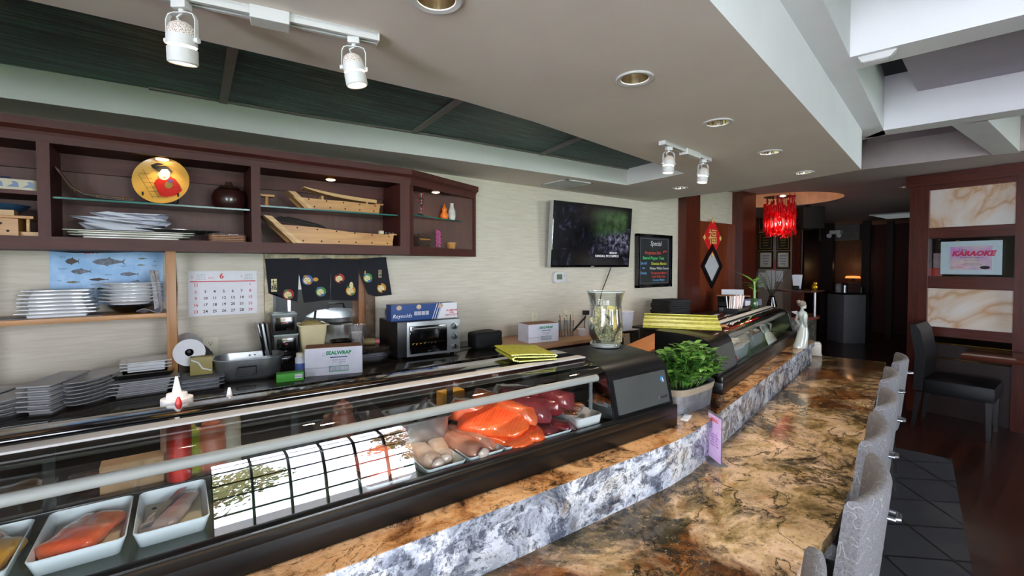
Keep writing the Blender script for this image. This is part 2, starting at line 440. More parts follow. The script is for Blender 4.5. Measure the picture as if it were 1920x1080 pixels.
for k in range(LW[4]+1): yy = LW[0]+(LW[1]-LW[0])*k/LW[4]; f.box(-2.575, -2.525, yy-.008, yy+.008, LW[2], LW[3])
for k in range(LW[5]+1): zz = LW[2]+(LW[3]-LW[2])*k/LW[5]; f.box(-2.57, -2.53, LW[0], LW[1], zz-.008, zz+.008)
obj('window_frame', f, MUNT, wn, smooth=0)
po = portal(0, LW[1]-LW[0], LW[2], LW[3], 0, (R(90), 0, R(-90))); po.location = (-2.59, (LW[0]+LW[1])/2, (LW[2]+LW[3])/2)
b = B(); b.box(14.0, 14.1, -2.75, 6.2, 0, 3); struct('wall_far', b, DARKW)
b = B(); b.box(6.24, 14.1, 6.1, 6.2, 0, 3); b.box(6.24, 6.34, 3.0, 6.2, 0, 2.6); struct('wall_hall', b, FACEP)
# outside the windows
BOUNCE_PAVING = mat('pale_paving', 'd2cfd0', .9, var=.05, vs=4)  # paving set pale to bounce daylight up onto ceiling and beams
b = B(); b.grid(lambda u, v: (-14+34*u, -22+19.2*v, -.4), 8, 6); o = struct('ground_outside', b, BOUNCE_PAVING)
def tree(loc, h, r, c, c2, label):
    t = thing('garden_tree', label, 'tree', loc, 0, 'trees outside the windows')
    m = NT('leaves_'+c); co = m.coord(); m.base(m.ramp(m.noise(co, 5, 6, .7), [(.35, c2), (.65, c)])); m.p(.8)
    k = B(); rnd = random.Random(int(loc[0]*10)+99)
    for i in range(46):
        a = rnd.random()*2*PI; q = r*math.sqrt(rnd.random())*.9; zz = h*(.42+.55*rnd.random()); rr_ = r*(.2+.16*rnd.random())
        for j in range(48):
            d = Vector((rnd.gauss(0, 1), rnd.gauss(0, 1), rnd.gauss(0, 1))).normalized(); c = Vector((q*math.cos(a), q*math.sin(a), zz))+d*rr_*(.4+.6*rnd.random())
            u = d.orthogonal().normalized()*.075; v_ = d.cross(u).normalized()*.05
            k.quad(c-u, c-v_, c+u, c+v_)
    obj('foliage', k, m.m, t, smooth=0)['kind'] = 'stuff'
    s = B(); s.tube([(0, 0, 0), (.05, .02, h*.4), (0, .08, h*.8)], [.12, .09, .03], 8)
    for i in range(7):
        a = rnd.random()*2*PI; s.tube([(0, .03, h*(.35+.05*i)), (r*.7*math.cos(a), r*.7*math.sin(a), h*(.55+.06*i))], [.04, .01], 6)
    obj('trunk', s, mat('bark', '5b4a3c', .9), t)
tree((.1, -8.4, -.4), 3.3, 1.6, 'a9bf7a', 'd4b890', 'loose yellow-green tree outside the window opposite the sushi bar')
tree((4.4, -8.2, -.4), 3.6, 1.3, 'd88a68', 'a4b06a', 'rust-red autumn tree outside the window opposite the sushi bar')
tree((7.6, -9.5, -.4), 4.8, 2.0, '5f8a3a', '9dbb5c', 'tall green tree outside the window farther along the room')
tree((12.4, -8.9, -.4), 4.4, 1.9, '6f9a42', '4f7a34', 'dark green tree outside the window farther along the room')
b = B()
for i in range(40): b.sph((-6+.5*i, -6.9+.3*math.sin(i*1.7), -.15), .42, (1, .7, .9), 10, 7)
b.jitter(.12, 4); o = obj('hedge', b, mat('hedge_green', '4f8a4a', .8, var=.25, vs=9)); tag(o, 'clipped green hedge outside the windows, seen mirrored in the case glass', 'hedge')

# soffit with the long recess over the sushi chefs
fas = [(-2.5, .05), (1.114, .631), (3.911, 1.075)]
end = [(4.02, 1.527), (4.10, 1.974), (4.09, 2.6), (4.10, 3.0)]
rec_near = [oz(0, -11.7, ZS), oz(280, 53, ZS), oz(861, 187, ZS), oz(1000, 228, ZS), oz(1225, 305, ZS), oz(1283, 325, ZS)]
rec_far = [oz(1175, 347, ZS), oz(855, 300, ZS), oz(560, 262, ZS), oz(280, 221, ZS)]
rec = [(-1.6, rec_near[0].y+.02)] + [(p.x, p.y) for p in rec_near] + [(p.x, p.y) for p in rec_far] + [(-1.6, rec_far[-1].y+.12)]
DL = [(.558, 1.044), (1.358, 1.05), (2.084, 1.133), (2.873, 1.24), (3.69, 1.357), (3.57, 2.275)]; DLF = (7.132, 1.506)
holes = [arc(x, y, .056, 0, 360, 24)[:-1] for x, y in DL]
b = fill([[*fas, *end, (-2.5, 3.0)], rec]+holes, ZS); wallface(b, [fas[2], *end], ZS, ZB+.1)
struct('ceiling', b, SOFFIT); struct('ceiling_fascia', wallface(B(), [fas[0], fas[1], fas[2]], ZS, ZB+.01), BEAM)
ZR = 2.358
b = wallface(B(), rec, ZS, ZR+.02, True); struct('ceiling_recess_side', b, mat('recess_paint', 'dfe0da', .7, var=.015, vs=3))
b = fill([rec], ZR); struct('ceiling_recess_panel', b, GREENP)
TRIMG = mat('grey_trim', '77726c', .6, var=.03)
def strip(p, q, wd, z0, z1, name, m=TRIMG):
    p, q = Vector(p[:2]), Vector(q[:2]); d = (q-p).normalized(); n = Vector((-d.y, d.x))*wd/2
    b = B(); b.prism([p+n, p-n, q-n, q+n], z0, z1); return struct(name, b, m)
for k, (p, q) in enumerate([((436, 90), (418, 190)), ((862, 185), (775, 247)), ((1085, 258), (1010, 290))]):
    p, q = oz(*p, ZR), oz(*q, ZR); d = (p-q)
    strip(q, q+d*1.25, .035, ZR-.012, ZR, 'trim_%d' % (k+1))
for k in range(len(rec_far)-1): strip(Vector(rec_far[k])-Vector((0, .012, 0)), Vector(rec_far[k+1])-Vector((0, .012, 0)), .024, ZR-.008, ZR, 'trim_%d' % (k+4))
# white coffer beams over the tables
def beam(pts, z0=ZB, z1=2.87, name='ceiling_beam'): b = B(); b.prism(pts, z0, z1); return struct(name, b, BEAM)
def ext(p, q, Y): t = (Y-p[1])/(q[1]-p[1]); return (p[0]+(q[0]-p[0])*t, Y)
L0r = [(-2.5, -.13), (1.885, .639), (2.494, .736), (2.673, .767), (4.023, .981), (4.157, 1.0)]
beam([(-2.5, .06), (1.114, .641), (3.911, 1.085), (3.95, 1.12), (4.2, 1.15)] + L0r[::-1], name='ceiling_beam_long')
c1n, c1f = ((2.494, .736), (2.595, .216)), ((2.673, .767), (2.755, .228))
beam([c1n[0], c1f[0], ext(*c1f, -2.5), ext(*c1n, -2.5)])
c2n, c2f = ((4.023, .981), (4.137, .334)), ((4.157, 1.141), (4.256, .669))
beam([c2n[0], c2f[0], ext(*c2f, -2.5), ext(*c2n, -2.5)])
beam([(4.256, .669), (5.66, .627), (5.713, .473), (4.27, .503)])
c0n = [(p[0]-1.62, p[1]-.27) for p in c1n]; c0f = [(p[0]-1.62, p[1]-.27) for p in c1f]
beam([c0n[0], c0f[0], ext(*c0f, -2.5), ext(*c0n, -2.5)])
c3a, c3b = oz(1616, 319, ZB), oz(1862, 290, ZB)
c3e = ext(c3a, c3b, -2.6)
# ceiling of the far part, with the round recess for the chandelier
CHAN = oz(1462, 372, 2.5); CC = (CHAN.x+.2, CHAN.y+.12)
circ = arc(CC[0], CC[1], .80, 0, 360, 40)[:-1]
far_out = [(3.9, 1.1), (c3a.x, c3a.y), c3e, (14.1, -2.6), (14.1, 6.2), (6.0, 6.2), (6.0, 3.1), (3.9, 3.1)]
b = fill([far_out, circ, arc(DLF[0], DLF[1], .06, 0, 360, 24)[:-1]], 2.5); wallface(b, [(3.9, 1.1), (c3a.x, c3a.y), c3e], 2.5, 2.87)
struct('ceiling_hall', b, mat('hall_ceiling_paint', 'b5aaa8', .8, var=.02))
b = wallface(B(), circ, 2.5, 2.78, True); fill([circ], 2.78, b); struct('ceiling_dome', b, mat('copper_paint', 'd6b494', .5, metal=.0, var=.1, vs=5))
b = B(); b.box(-2.6, 14.2, -2.75, 6.2, ZT+.05, ZT+.15); struct('ceiling_plenum', b, BLACKV)
def slab(pts, z0, z1): b = B(); b.prism(pts, z0, z1); return struct('ceiling_panel', b, LAV)
a0, a1, a2 = oz(1728, 186, 2.72), oz(1920, 152, 2.72), oz(1690, 108, 2.72)
d = (a1-a0).normalized(); e = (a2-a0)
slab([(a0.x, a0.y), ((a0+d*3).x, (a0+d*3).y), ((a0+d*3+e).x-.5, (a0+d*3+e).y), (a0.x+e.x, a0.y+e.y)], 2.72, 2.86)
slab([(4.25, 1.1), (4.33, .68), (5.6, .66), (5.6, 1.5)], 2.74, 2.86)
slab([(.9, .25), (2.3, .5), (2.5, -.9), (1.1, -1.1)], 2.72, 2.86)
slab([(4.45, .3), (5.6, .35), (5.9, -1.6), (4.8, -1.8)], 2.74, 2.86)
# door to the kitchen passage between two red-brown posts
def boxs(name, x0, x1, y0, y1, z0, z1, m, bev=0): b = B(); b.box(x0, x1, y0, y1, z0, z1, bev); return struct(name, b, m)
boxs('trim_door_post', 4.68, 4.967, 2.90, 3.0, 0, 2.5, REDWOOD)
boxs('trim_door_post', 5.90, 6.25, 2.86, 3.02, 0, 2.5, REDWOOD)
dr = boxs('door_1', 4.967, 5.90, 2.955, 2.995, 0, 2.08, DOORW)
b = B()
for z in (.35, 1.02, 1.79): b.box(4.965, 4.985, 2.945, 2.957, z-.055, z+.055)
obj('hinge', b, STEEL, dr)
p = oy(1363, 567, 2.95); b = B(); b.box(p.x-.045, p.x+.045, 2.948, 2.956, p.z-.11, p.z+.16); obj('push_plate', b, STEEL, dr)
# kitchen behind the hatch
b = B(); b.box(-.2, 2.4, 4.6, 4.7, 0, 2.5); b.box(-.3, -.2, 3.12, 4.7, 0, 2.5); b.box(2.4, 2.5, 3.12, 4.7, 0, 2.5); b.box(-.3, 2.5, 3.12, 4.7, 2.5, 2.6)
struct('wall_kitchen', b, mat('kitchen_wall', 'b8bcc0', .35, metal=.5, var=.03))
kl = bpy.data.lights.new('kitchen_ceiling_lamp', 'AREA'); kl.energy = 34; kl.size = .5; kl.color = (.85, .93, 1)
ko = bpy.data.objects.new('kitchen_ceiling_lamp', kl); COL.objects.link(ko); ko.location = (.9, 3.8, 2.45)
# ------------------------------------------------------------------ the sushi bar
A1, A2 = R(-1.26), R(12.3)
M1 = T(1.6, 1.02, .92, A1); M2 = T(2.157, 1.132, .92, A2)
RF = [(-2.2, 1.032), (.2, .979), (1.30, .955), (1.45, .953), (1.60, .965), (1.75, .99), (1.93, 1.03), (3.0, 1.243), (4.30, 1.50)]
EDGE = [(4.752, 1.113), (3.478, .855), (2.783, .716), (2.454, .653), (2.231, .610), (2.08, .575), (1.921, .547), (1.76, .517), (1.596, .495), (1.449, .485), (1.282, .482), (.8, .488), (-2.2, .56)]
b = B(); b.prism([(p[0], p[1]) for p in RF] + [(4.62, 1.62)] + EDGE, .708, .75, bev=.004)
o = obj('bar_counter', b, GRAN, smooth=20); tag(o, 'polished gold and brown granite sushi bar counter, bent along the room', 'bar counter')
# chefs' side carcass, front panel under the counter
back = [(4.46, 1.98), (1.95, 1.47), (1.6, 1.43), (-2.2, 1.52)]
b = B(); b.prism([(p[0], p[1]+.012) for p in RF]+back, 0, .88)
o = obj('sushi_bar', b, DARKW, smooth=0); tag(o, 'dark wooden body of the sushi bar under the granite', 'bar')
pn = B()
for i in range(len(RF)-1):
    p, q = Vector(RF[i]), Vector(RF[i+1]); pn.quad((p.x, p.y, .75), (q.x, q.y, .75), (q.x, q.y, .882), (p.x, p.y, .882))
pn.quad((4.30, 1.5, .75), (4.44, 1.98, .75), (4.44, 1.98, .882), (4.3, 1.5, .882))
r_ = obj('riser_face', pn, GRANF, o, smooth=0); r_['label'] = 'pale grey granite riser'
b = B(); b.prism([(p[0], p[1]-.016) for p in RF]+[(4.33, 1.49), (4.46, 1.98), (1.95, 1.47), (1.6, 1.43), (-2.2, 1.52)], .88, .92, bev=.003)
o = obj('bar_ledge', b, GRANL, smooth=20); tag(o, 'raised orange and brown granite ledge carrying the glass fish cases', 'ledge')
b = B()
for i in range(len(RF)-1):
    p, q = Vector(RF[i]), Vector(RF[i+1]); b.quad((p.x, p.y-.0172, .8798), (q.x, q.y-.0172, .8798), (q.x, q.y-.0172, .9185), (p.x, p.y-.0172, .9185))
obj('nosing', b, GRANF, o, smooth=0)

# ---------------------------------------------------------------- glass fish cases
def case(M, L, mech_left, wm, hs, label):
    """L: length along local x from x0 to x1; wm: width of the motor box"""
    x0, x1 = (0, L) if mech_left else (-L, 0)
    g0, g1 = (x0+wm, x1-.05) if mech_left else (x0+.05, x1-wm)
    t = thing('fish_display_case', label, 'display case', M=M)
    H = lambda pr: [(y, z*hs) for y, z in pr]
    b = B(); b.box(x0, x1, 0, .345, 0, .06, .006); b.box(x0, x1, 0, .03, .05, .086, .006); b.box(x0, x1, .318, .345, .05, .10, .004); obj('base', b, CASEB, t)
    prof = H([(.022, .086), (.045, .19), (.055, .225), (.072, .25), (.10, .265), (.14, .273), (.22, .281), (.345, .285)]) + [(.345, .086)]
    m0, m1 = (x0, x0+wm) if mech_left else (x1-wm, x1)
    def ends(xa, xb): return B().loft([[(xa, y, z) for y, z in prof], [(xb, y, z) for y, z in prof]])
    b = ends(m0, m1); obj('motor_housing', b, CASEB, t, smooth=50)
    gp = H([(.0265, .097), (.0515, .216)])
    b = B(); b.loft([[(m0+.022, gp[0][0]-.006, gp[0][1]), (m1-.022, gp[0][0]-.006, gp[0][1]), (m1-.022, gp[0][0]+.004, gp[0][1]), (m0+.022, gp[0][0]+.004, gp[0][1])],
                     [(m0+.022, gp[1][0]-.004, gp[1][1]), (m1-.022, gp[1][0]-.004, gp[1][1]), (m1-.022, gp[1][0]+.006, gp[1][1]), (m0+.022, gp[1][0]+.006, gp[1][1])]])
    obj('front_panel', b, CASEG, t, smooth=0)
    e0, e1 = (x1-.05, x1-.02) if mech_left else (x0+.02, x0+.05)
    b = ends(e0, e1); obj('end_panel', b, CASEB, t, smooth=50)
    # curved front glass and flat top glass
    cp = [(.024, .086), (.0297, .115), (.0358, .145), (.0428, .175), (.0508, .205), (.056, .222), (.063, .238), (.075, .252), (.095, .263), (.12, .268), (.16, .274), (.215, .28)]
    b = B(); n = len(cp)
    b.faces([(xx, y, z*hs) for y, z in cp for xx in (g0, g1)], [(2*i, 2*i+1, 2*i+3, 2*i+2) for i in range(n-1)])
    obj('front_glass', b, CASEGL, t, smooth=80)
    b = B(); b.box(g0, g1, .245, .345, .27*hs, .287*hs, .003); b.box(g0, g1, .210, .2449, .276*hs, .2835*hs); obj('top_rail', b, BLKG, t)
    b = B(); b.box(g0, g1, .168, .2095, .2815*hs, .2865*hs, .001); obj('white_rail', b, mat('pale_rail', '9c9996', .65, var=.02), t)
    b = B(); b.tube([(g0+.02, .083, .228*hs), (g1-.03, .083, .228*hs)], .012, 12); obj('cooling_pipe', b, PIPE, t)
    b = B()
    for xx in ((g1-.06) if not mech_left else (g0+.06),): b.box(xx-.006, xx+.006, .08, .086, .12*hs, .22*hs)
    obj('pipe_bracket', b, CLEARP, t, smooth=0)
    b = B(); b.box(g0, g1, .322, .326, .10, .265*hs); obj('rear_glass', b, CASEGL, t, smooth=0)
    b = B()
    for k in range(3): xx = g0+(g1-g0)*(k+1)/4; b.box(xx-.01, xx+.01, .327, .335, .10, .27*hs)
    obj('rear_door_frame', b, BLK, t, smooth=0)
    xa = g1-.003 if not mech_left else g1-.003
    b = B(); b.prism([(y+.006, z-.004) for y, z in prof[:-2]]+[(.315, .27*hs), (.315, .06)], 0, .002, M=Matrix(((0, 0, 1, xa), (1, 0, 0, 0), (0, 1, 0, 0), (0, 0, 0, 1)))); obj('end_mirror', b, CHROME, t, smooth=0)
    b = B(); b.box(g0, g1, .03, .318, .0602, .064); obj('green_mat', b, mat('green_case_mat', '22402c', .25, coat=.3, var=.12) if not mech_left else mat('pale_green_case_mat', 'b9d29a', .4, var=.06), t, smooth=0)
    b = B(); b.box(g0, g1, -.002, .0, .074, .080); obj('trim_line', b, mat('dark_bronze', '2c2418', .35, metal=.5), t, smooth=0)  # gold-ish highlight below the glass, put into the colour of a strip
    return t, g0, g1
C1, c1a, c1b = case(M1, 2.35, False, .34, 1.0, 'long black glass-fronted fish case nearest, full of salmon, tuna and white fish')
C2, c2a, c2b = case(M2, 2.10, True, .35, 1.0, 'farther black glass fish case with grey pans, past the potted plant')
# maker's badge and name plate on the near case
b = B(); b.lathe([(.0, 0), (.012, 0), (.012, .003), (.009, .0035)], 24, T(-.052, .040, .186, 0, R(77))); bd = obj('emblem', b, mat('emblem_blue', '2c5c7c', .2, var=0, coat=.5), C1)
lettering('emblem_bird', 'J', .016, WHI, C1, T(-.0515, .0345, .186) @ Matrix.Rotation(R(-20), 4, 'Y') @ Matrix.Rotation(R(77), 4, 'X'), bold=.0006)
b = B(); b.cbox((-.062, .0235, .121), (.052, .003, .012), .001, rx=R(-10)); obj('name_plate', b, STEEL, C1)
lettering('name_lettering', 'HOSHIZAKI', .0095, INK, C1, T(-.062, .0212, .121, 0, R(80)), bold=.0002)
b = B(); b.box(.340, .346, .012, .018, .09, .235); k = obj('chrome_strip', b, CHROME, C2, M=T(0, 0, 0, 0, R(-11)), smooth=0)
b = B(); b.tube([(.028+.032*math.cos(a*PI/8), 0, .03*math.sin(a*PI/8)) for a in range(17)], .007, 8); obj('ring_handle', b, CHROME, C1, M=T(-.06, .338, .285, .3))

# ---------------------------------------------------------------- trays and fish in the near case
def film(name, c1, c2, stripes=None, rough=.22):
    t = NT(name); co = t.coord(); n = t.noise(co, 9, 5, .6)
    c = t.ramp(n, [(.35, c1), (.65, c2)])
    if stripes:
        wv = t.n('ShaderNodeTexWave', wave_type='BANDS', bands_direction='X'); t.l(t.coord((1, .4, 1), (0, 0, .3)), wv.inputs['Vector'])
        wv.inputs['Scale'].default_value = 38; wv.inputs['Distortion'].default_value = 3; wv.inputs['Detail'].default_value = 1
        c = t.mix(t.ramp(wv.outputs['Fac'], [(.6, '000000'), (.95, '6a6a6a')]), c, stripes)
    t.base(c); t.bump(t.noise(co, 42, 4, .65, 1.5), .55, .004)
    t.b.inputs['Subsurface Weight'].default_value = 0
    return t.p(rough, coat=.9)
SALM = film('salmon_flesh', 'ee4514', 'fa6a26', 'fba070'); SALMD = film('salmon_in_wrap', 'd24a22', 'f07a48')
TUNA = film('tuna_flesh', '4a0f16', '7a1c24', rough=.15); TUNAW = film('tuna_in_wrap', '5a1a24', '8a3a40', rough=.12)
WHF = film('white_fish', 'c9a48c', 'dcc0aa'); WHF2 = film('pink_fish', 'b06a52', 'cf9880'); WHEND = film('fish_cut_end', 'c4aa9a', 'd8c4b6')
YELF = film('yellow_fish', 'c98a1c', 'e0ab3a'); MACK = film('mackerel_side', 'a08e8c', 'c4aea6'); MACKB = film('mackerel_back', '2c3038', '5c6068')
PINKF = film('chopped_red_fish', 'c0503c', 'e08a70'); CLAM = film('wrapped_shellfish', 'a9a89c', 'e0dccc')
TRAYM = mat('white_tray', 'e6f0f2', .25, coat=.2, var=.01)
TRAYF = mat('tray_floor_cream', 'dccfb0', .4, var=.02)
def tray(name, x, y, w, d, h, label, M=M1, z=.064, m=TRAYM, rot=0, flat=True, group='white fish trays in the near case', r=.012):
    t = thing(name, label, 'tray', M=M @ T(x, y, z, rot), group=group)
    def ring(ww, dd, zz, rr): return [(a, c, zz) for a, c in rrect(ww, dd, rr)]
    b = B(); b.loft([ring(w*.86, d*.9, 0, r*.8), ring(w, d, h, r), ring(w-.004, d-.004, h+.0015, r), ring(w*.86-.006, d*.9-.006, .004, r*.7)])
    obj('body', b, m, t)
    if flat:
        b = B(); b.box(-w*.40, w*.40, -d*.42, d*.42, .0045, .006); obj('liner', b, TRAYF, t, smooth=0)
        b = B()
        for sx in (-.28, .28):
            for sy in (-.3, .3): b.lathe([(.0, .006), (.005, .006), (.005, .0065), (0, .0066)], 10, T(sx*w, sy*d, 0))
        obj('drain_hole', b, BLKM, t)
    return t
def fillet(name, M, L, Wd, H, m, label, group, taper=.6, bend=.0, flat=1.0, seed=1, endm=None):
    b = B(); rings = []; n = 14
    for i in range(n+1):
        u = i/n; e = min(1, u*7, (1-u)*7)**.5 if 0 < u < 1 else .05
        ww = Wd*(1-(1-taper)*u)*max(e, .25); hh = H*(1-.35*u)*max(e, .25)
        rings.append([(L*(u-.5), ww/2*(abs(math.cos(a))**.55)*(1 if math.cos(a) > 0 else -1)+bend*math.sin(u*PI), hh/2+hh/2*(abs(math.sin(a))**.6)*(1 if math.sin(a) > 0 else -1)*flat) for a in [2*PI*k/16 for k in range(16)]])
    b.loft(rings)
    for v in b.bm.verts: v.co += noise.noise_vector(v.co*26+Vector((seed, 0, 0)))*.005+noise.noise_vector(v.co*80+Vector((seed, 3, 0)))*.0018
    o = obj(name, b, m, smooth=80); o.matrix_world = M
    if group: tag(o, label, 'fish', group)
    else: tag(o, label, 'fish')
    if endm:
        k = B(); k.sph((L/2-.004, 0, H*.33), .5, (.018/1, Wd*taper*.75, H*.62), 12, 8); k.jitter(.002, 60); obj('cut_end', k, endm, o)
    return o
def lp(px, py, z=1.008, M=M1): return M.inverted() @ oz(px, py, z)
zt = .071
# wide flat trays at the left end
for (x, y, w_, lab) in ((-1.895, .205, .135, 'white tray of yellow fish, leftmost in the near case'), (-1.738, .21, .14, 'white tray holding one wrapped salmon block, left part of the near case'), (-1.594, .208, .128, 'white tray holding a silver mackerel fillet')):
    tray('fish_tray', x, y, w_, .212, .032, lab)
fillet('yellow_fish_fillet', M1 @ T(-1.882, .185, zt, 1.2), .17, .105, .04, YELF, 'yellow fish fillet at the far left of the near case', None, .7, seed=3)
fillet('white_fish_fillet', M1 @ T(-1.90, .265, zt, .2), .09, .06, .04, WHF, 'small pale fish piece behind the yellow fillet', None, .8, seed=5)
fillet('salmon_block', M1 @ T(-1.738, .205, zt, 1.2, s=1.0), .175, .095, .034, SALMD, 'wrapped salmon block lying alone in its tray', None, .9, seed=6)
f = fillet('mackerel_fillet', M1 @ T(-1.594, .205, zt, 1.2, s=1.0), .20, .074, .028, MACK, 'silver mackerel fillet with a dark back, alone in its tray', None, .6, seed=7)
b = B(); b.grid(lambda u, v: ((u-.5)*.17, (.006+.018*v), .0265-.004*v+.002*math.sin(u*PI)), 12, 4); b.solid(.002); obj('dark_back', b, MACKB, f, smooth=80)
# heaped trays in the middle and right
HX = .035
spec = [(-1.19, 'white tray of chopped red fish, behind the window reflection'), (-1.03, 'white tray with two blunt white fish loins'), (-.90, 'white tray with two pink fish loins, left of the salmon'), (-.775, 'white tray heaped with orange salmon'), (-.625, 'white tray heaped with dark red tuna')]
for x, lab in spec: tray('fish_tray', x+HX, .150, .122, .225, .024, lab)
GS = 'salmon fillets piled in the near case'; GT = 'tuna blocks piled in the near case'
def pile(items):
    for it in items: fillet(*it)
b = B(); b.sph((0, 0, .03), .055, (1, 1.5, .75), 20, 12); b.jitter(.012, 40); o = obj('chopped_fish', b, PINKF, smooth=80); o.matrix_world = M1 @ T(-1.19+HX, .15, zt); tag(o, 'mound of chopped red fish heaped on a tray behind the window reflection', 'fish', kind='stuff')
fillet('white_fish_loin', M1 @ T(-1.06+HX, .15, zt, R(-80), s=1.22), .15, .052, .042, WHF, 'blunt white fish loin, left one of the pair below the steel pan', None, .9, seed=8, endm=WHEND)
fillet('white_fish_loin', M1 @ T(-1.00+HX, .16, zt, R(-100), s=1.22), .14, .05, .040, WHF, 'blunt white fish loin, right one of the pair below the steel pan', None, .9, seed=9, endm=WHEND)
fillet('pink_fish_loin', M1 @ T(-.935+HX, .15, zt, R(-78), s=1.22), .19, .056, .046, WHF2, 'pink fish loin, left one of the two beside the salmon', None, .8, seed=10, endm=WHEND)
fillet('pink_fish_loin', M1 @ T(-.885+HX, .165, zt, R(-72), s=1.22), .17, .046, .042, WHF2, 'pink fish loin, right one of the two beside the salmon', None, .7, seed=11)
pile([('salmon_fillet', M1 @ T(-.80+HX, .145, zt, R(-68), R(6), s=1.22), .22, .10, .04, SALM, 'large orange salmon fillet at the bottom of the heap, front left', GS, .8, 0, 1, 12),
      ('salmon_fillet', M1 @ T(-.735+HX, .10, zt+.004, R(-40), R(5), s=1.22), .13, .09, .04, SALM, 'short salmon piece at the front right of the heap', GS, .7, 0, 1, 13),
      ('salmon_fillet', M1 @ T(-.80+HX, .165, zt+.05, R(-52), R(24), s=1.22), .20, .115, .03, SALM, 'broad striped salmon fillet on top of the heap', GS, .85, 0, 1, 14),
      ('salmon_fillet', M1 @ T(-.725+HX, .175, zt+.045, R(-70), R(-8), s=1.22), .17, .085, .06, SALMD, 'wrapped salmon loin on the right of the heap', GS, .8, 0, 1, 15),
      ('salmon_fillet', M1 @ T(-.745+HX, .25, zt+.055, R(-40), R(10), s=1.22), .13, .09, .06, SALMD, 'wrapped salmon piece at the back of the heap, under the pipe', GS, .8, 0, 1, 16),
      ('salmon_fillet', M1 @ T(-.83+HX, .255, zt+.05, R(-20), s=1.22), .12, .08, .06, SALMD, 'pale wrapped salmon end at the back left of the heap', GS, .8, 0, 1, 17)])
pile([('tuna_block', M1 @ T(-.645+HX, .12, zt, R(-75), s=1.22), .13, .06, .035, TUNAW, 'wrapped tuna block at the front left of the tuna tray', GT, .9, 0, 1, 21),
      ('tuna_block', M1 @ T(-.585+HX, .11, zt, R(-50), s=1.22), .12, .06, .035, TUNA, 'dark tuna block at the front right of the tuna tray', GT, .9, 0, 1, 22),
      ('tuna_block', M1 @ T(-.65+HX, .16, zt+.04, R(-60), R(10), s=1.22), .13, .085, .06, TUNAW, 'shiny wrapped tuna block on top, nearest the salmon', GT, .9, 0, 1, 23),
      ('tuna_block', M1 @ T(-.58+HX, .185, zt+.035, R(-40), s=1.22), .14, .09, .065, TUNA, 'deep red tuna block in the middle of the heap', GT, .9, 0, 1, 24),
      ('tuna_block', M1 @ T(-.53+HX, .175, zt+.055, R(-75), R(-8), s=1.22), .13, .085, .06, TUNAW, 'tuna block in crinkled silvery wrap, right end of the heap', GT, .9, 0, 1, 25),
      ('tuna_block', M1 @ T(-.64+HX, .25, zt+.06, R(-20), s=1.22), .15, .09, .065, TUNA, 'red tuna block at the back of the heap under the pipe', GT, .9, 0, 1, 26)])
tray('deep_white_tray', -.435, .12, .125, .15, .045, 'deep white tray with brown eel strips at the right end of the near case', m=CERAM, flat=False, group=None, r=.02)
for k in range(4): fillet('eel_strip', M1 @ T(-.465+.018*k, .15+.01*k, .10+.004*k, R(-70+8*k), 0, ), .11, .022, .012, film('eel_glaze', '5a2a12', '9a5424'), 'brown glazed eel strip, %s in the deep white tray' % ['leftmost', 'second from the left', 'third from the left', 'rightmost'][k], 'eel strips in the deep white tray', .8, seed=30+k)
# steel pan with red sauce
t = thing('steel_pan', 'square steel pan of red sauce standing behind the white fish loins', 'pan', M=M1 @ T(-.99, .25, .0642, s=1.2))
def ring(ww, dd, zz, rr): return [(a, c, zz) for a, c in rrect(ww, dd, rr)]
b = B(); b.loft([ring(.118, .118, 0, .015), ring(.13, .13, .09, .015), ring(.142, .142, .091, .016), ring(.142, .142, .093, .016), ring(.127, .127, .093, .015), ring(.114, .114, .004, .013)]); obj('body', b, STEEL, t)
b = B(); b.prism(rrect(.122, .122, .014), .06, .07); obj('sauce', b, film('red_sauce', '6a1a14', '8f2a1c'), t)
b = B(); b.tube([(.0, .02, .07), (.045, .04, .115)], .006, 8); obj('spoon_handle', b, STEELD, t)
# things standing behind the near case, seen through its glass
def squeeze(name, loc, r, h, m, capm, label, tip=.05, group=None, cat='bottle'):
    t = thing(name, label, cat, loc, group=group)
    b = B(); b.lathe([(0, 0), (r*.95, 0), (r, .01), (r, h*.82), (r*.9, h*.9), (r*.8, h*.92), (0, h*.92)], 20); obj('body', b, m, t)
    b = B(); b.lathe([(0, h*.92), (r*.97, h*.92), (r*.97, h), (r*.66, h+.001), (r*.62, h+.012), (r*.3, h+.014), (.008, h+tip*.5), (.003, h+tip), (0, h+tip)], 20); obj('nozzle_cap', b, capm, t)
    return t
ZL = .9205
p = oy(332, 760, 1.46); squeeze('squeeze_bottle', (p.x, 1.46, ZL), .036, .288, mat('white_sauce_bottle', 'd9a48c', .4, var=.05), mat('milky_white', 'e6e2de', .4, var=.02), 'milky squeeze bottle with a pointed white nozzle, rising over the near case at the left', .055)
p = oy(331, 775, 1.425); squeeze('squeeze_bottle', (p.x+.004, 1.40, ZL), .026, .268, mat('red_sauce_bottle', 'b0241c', .35, var=.05), RED, 'small red-capped squeeze bottle just in front of the milky one', .035)
p = oy(427, 735, 1.5); squeeze('squeeze_bottle', (p.x, 1.46, ZL), .026, .245, mat('clear_sauce_bottle', 'a89a8a', .3, var=.05), mat('milky_white', 'e6e2de'), 'squeeze bottle of which only the white nozzle shows over the near case', .05)
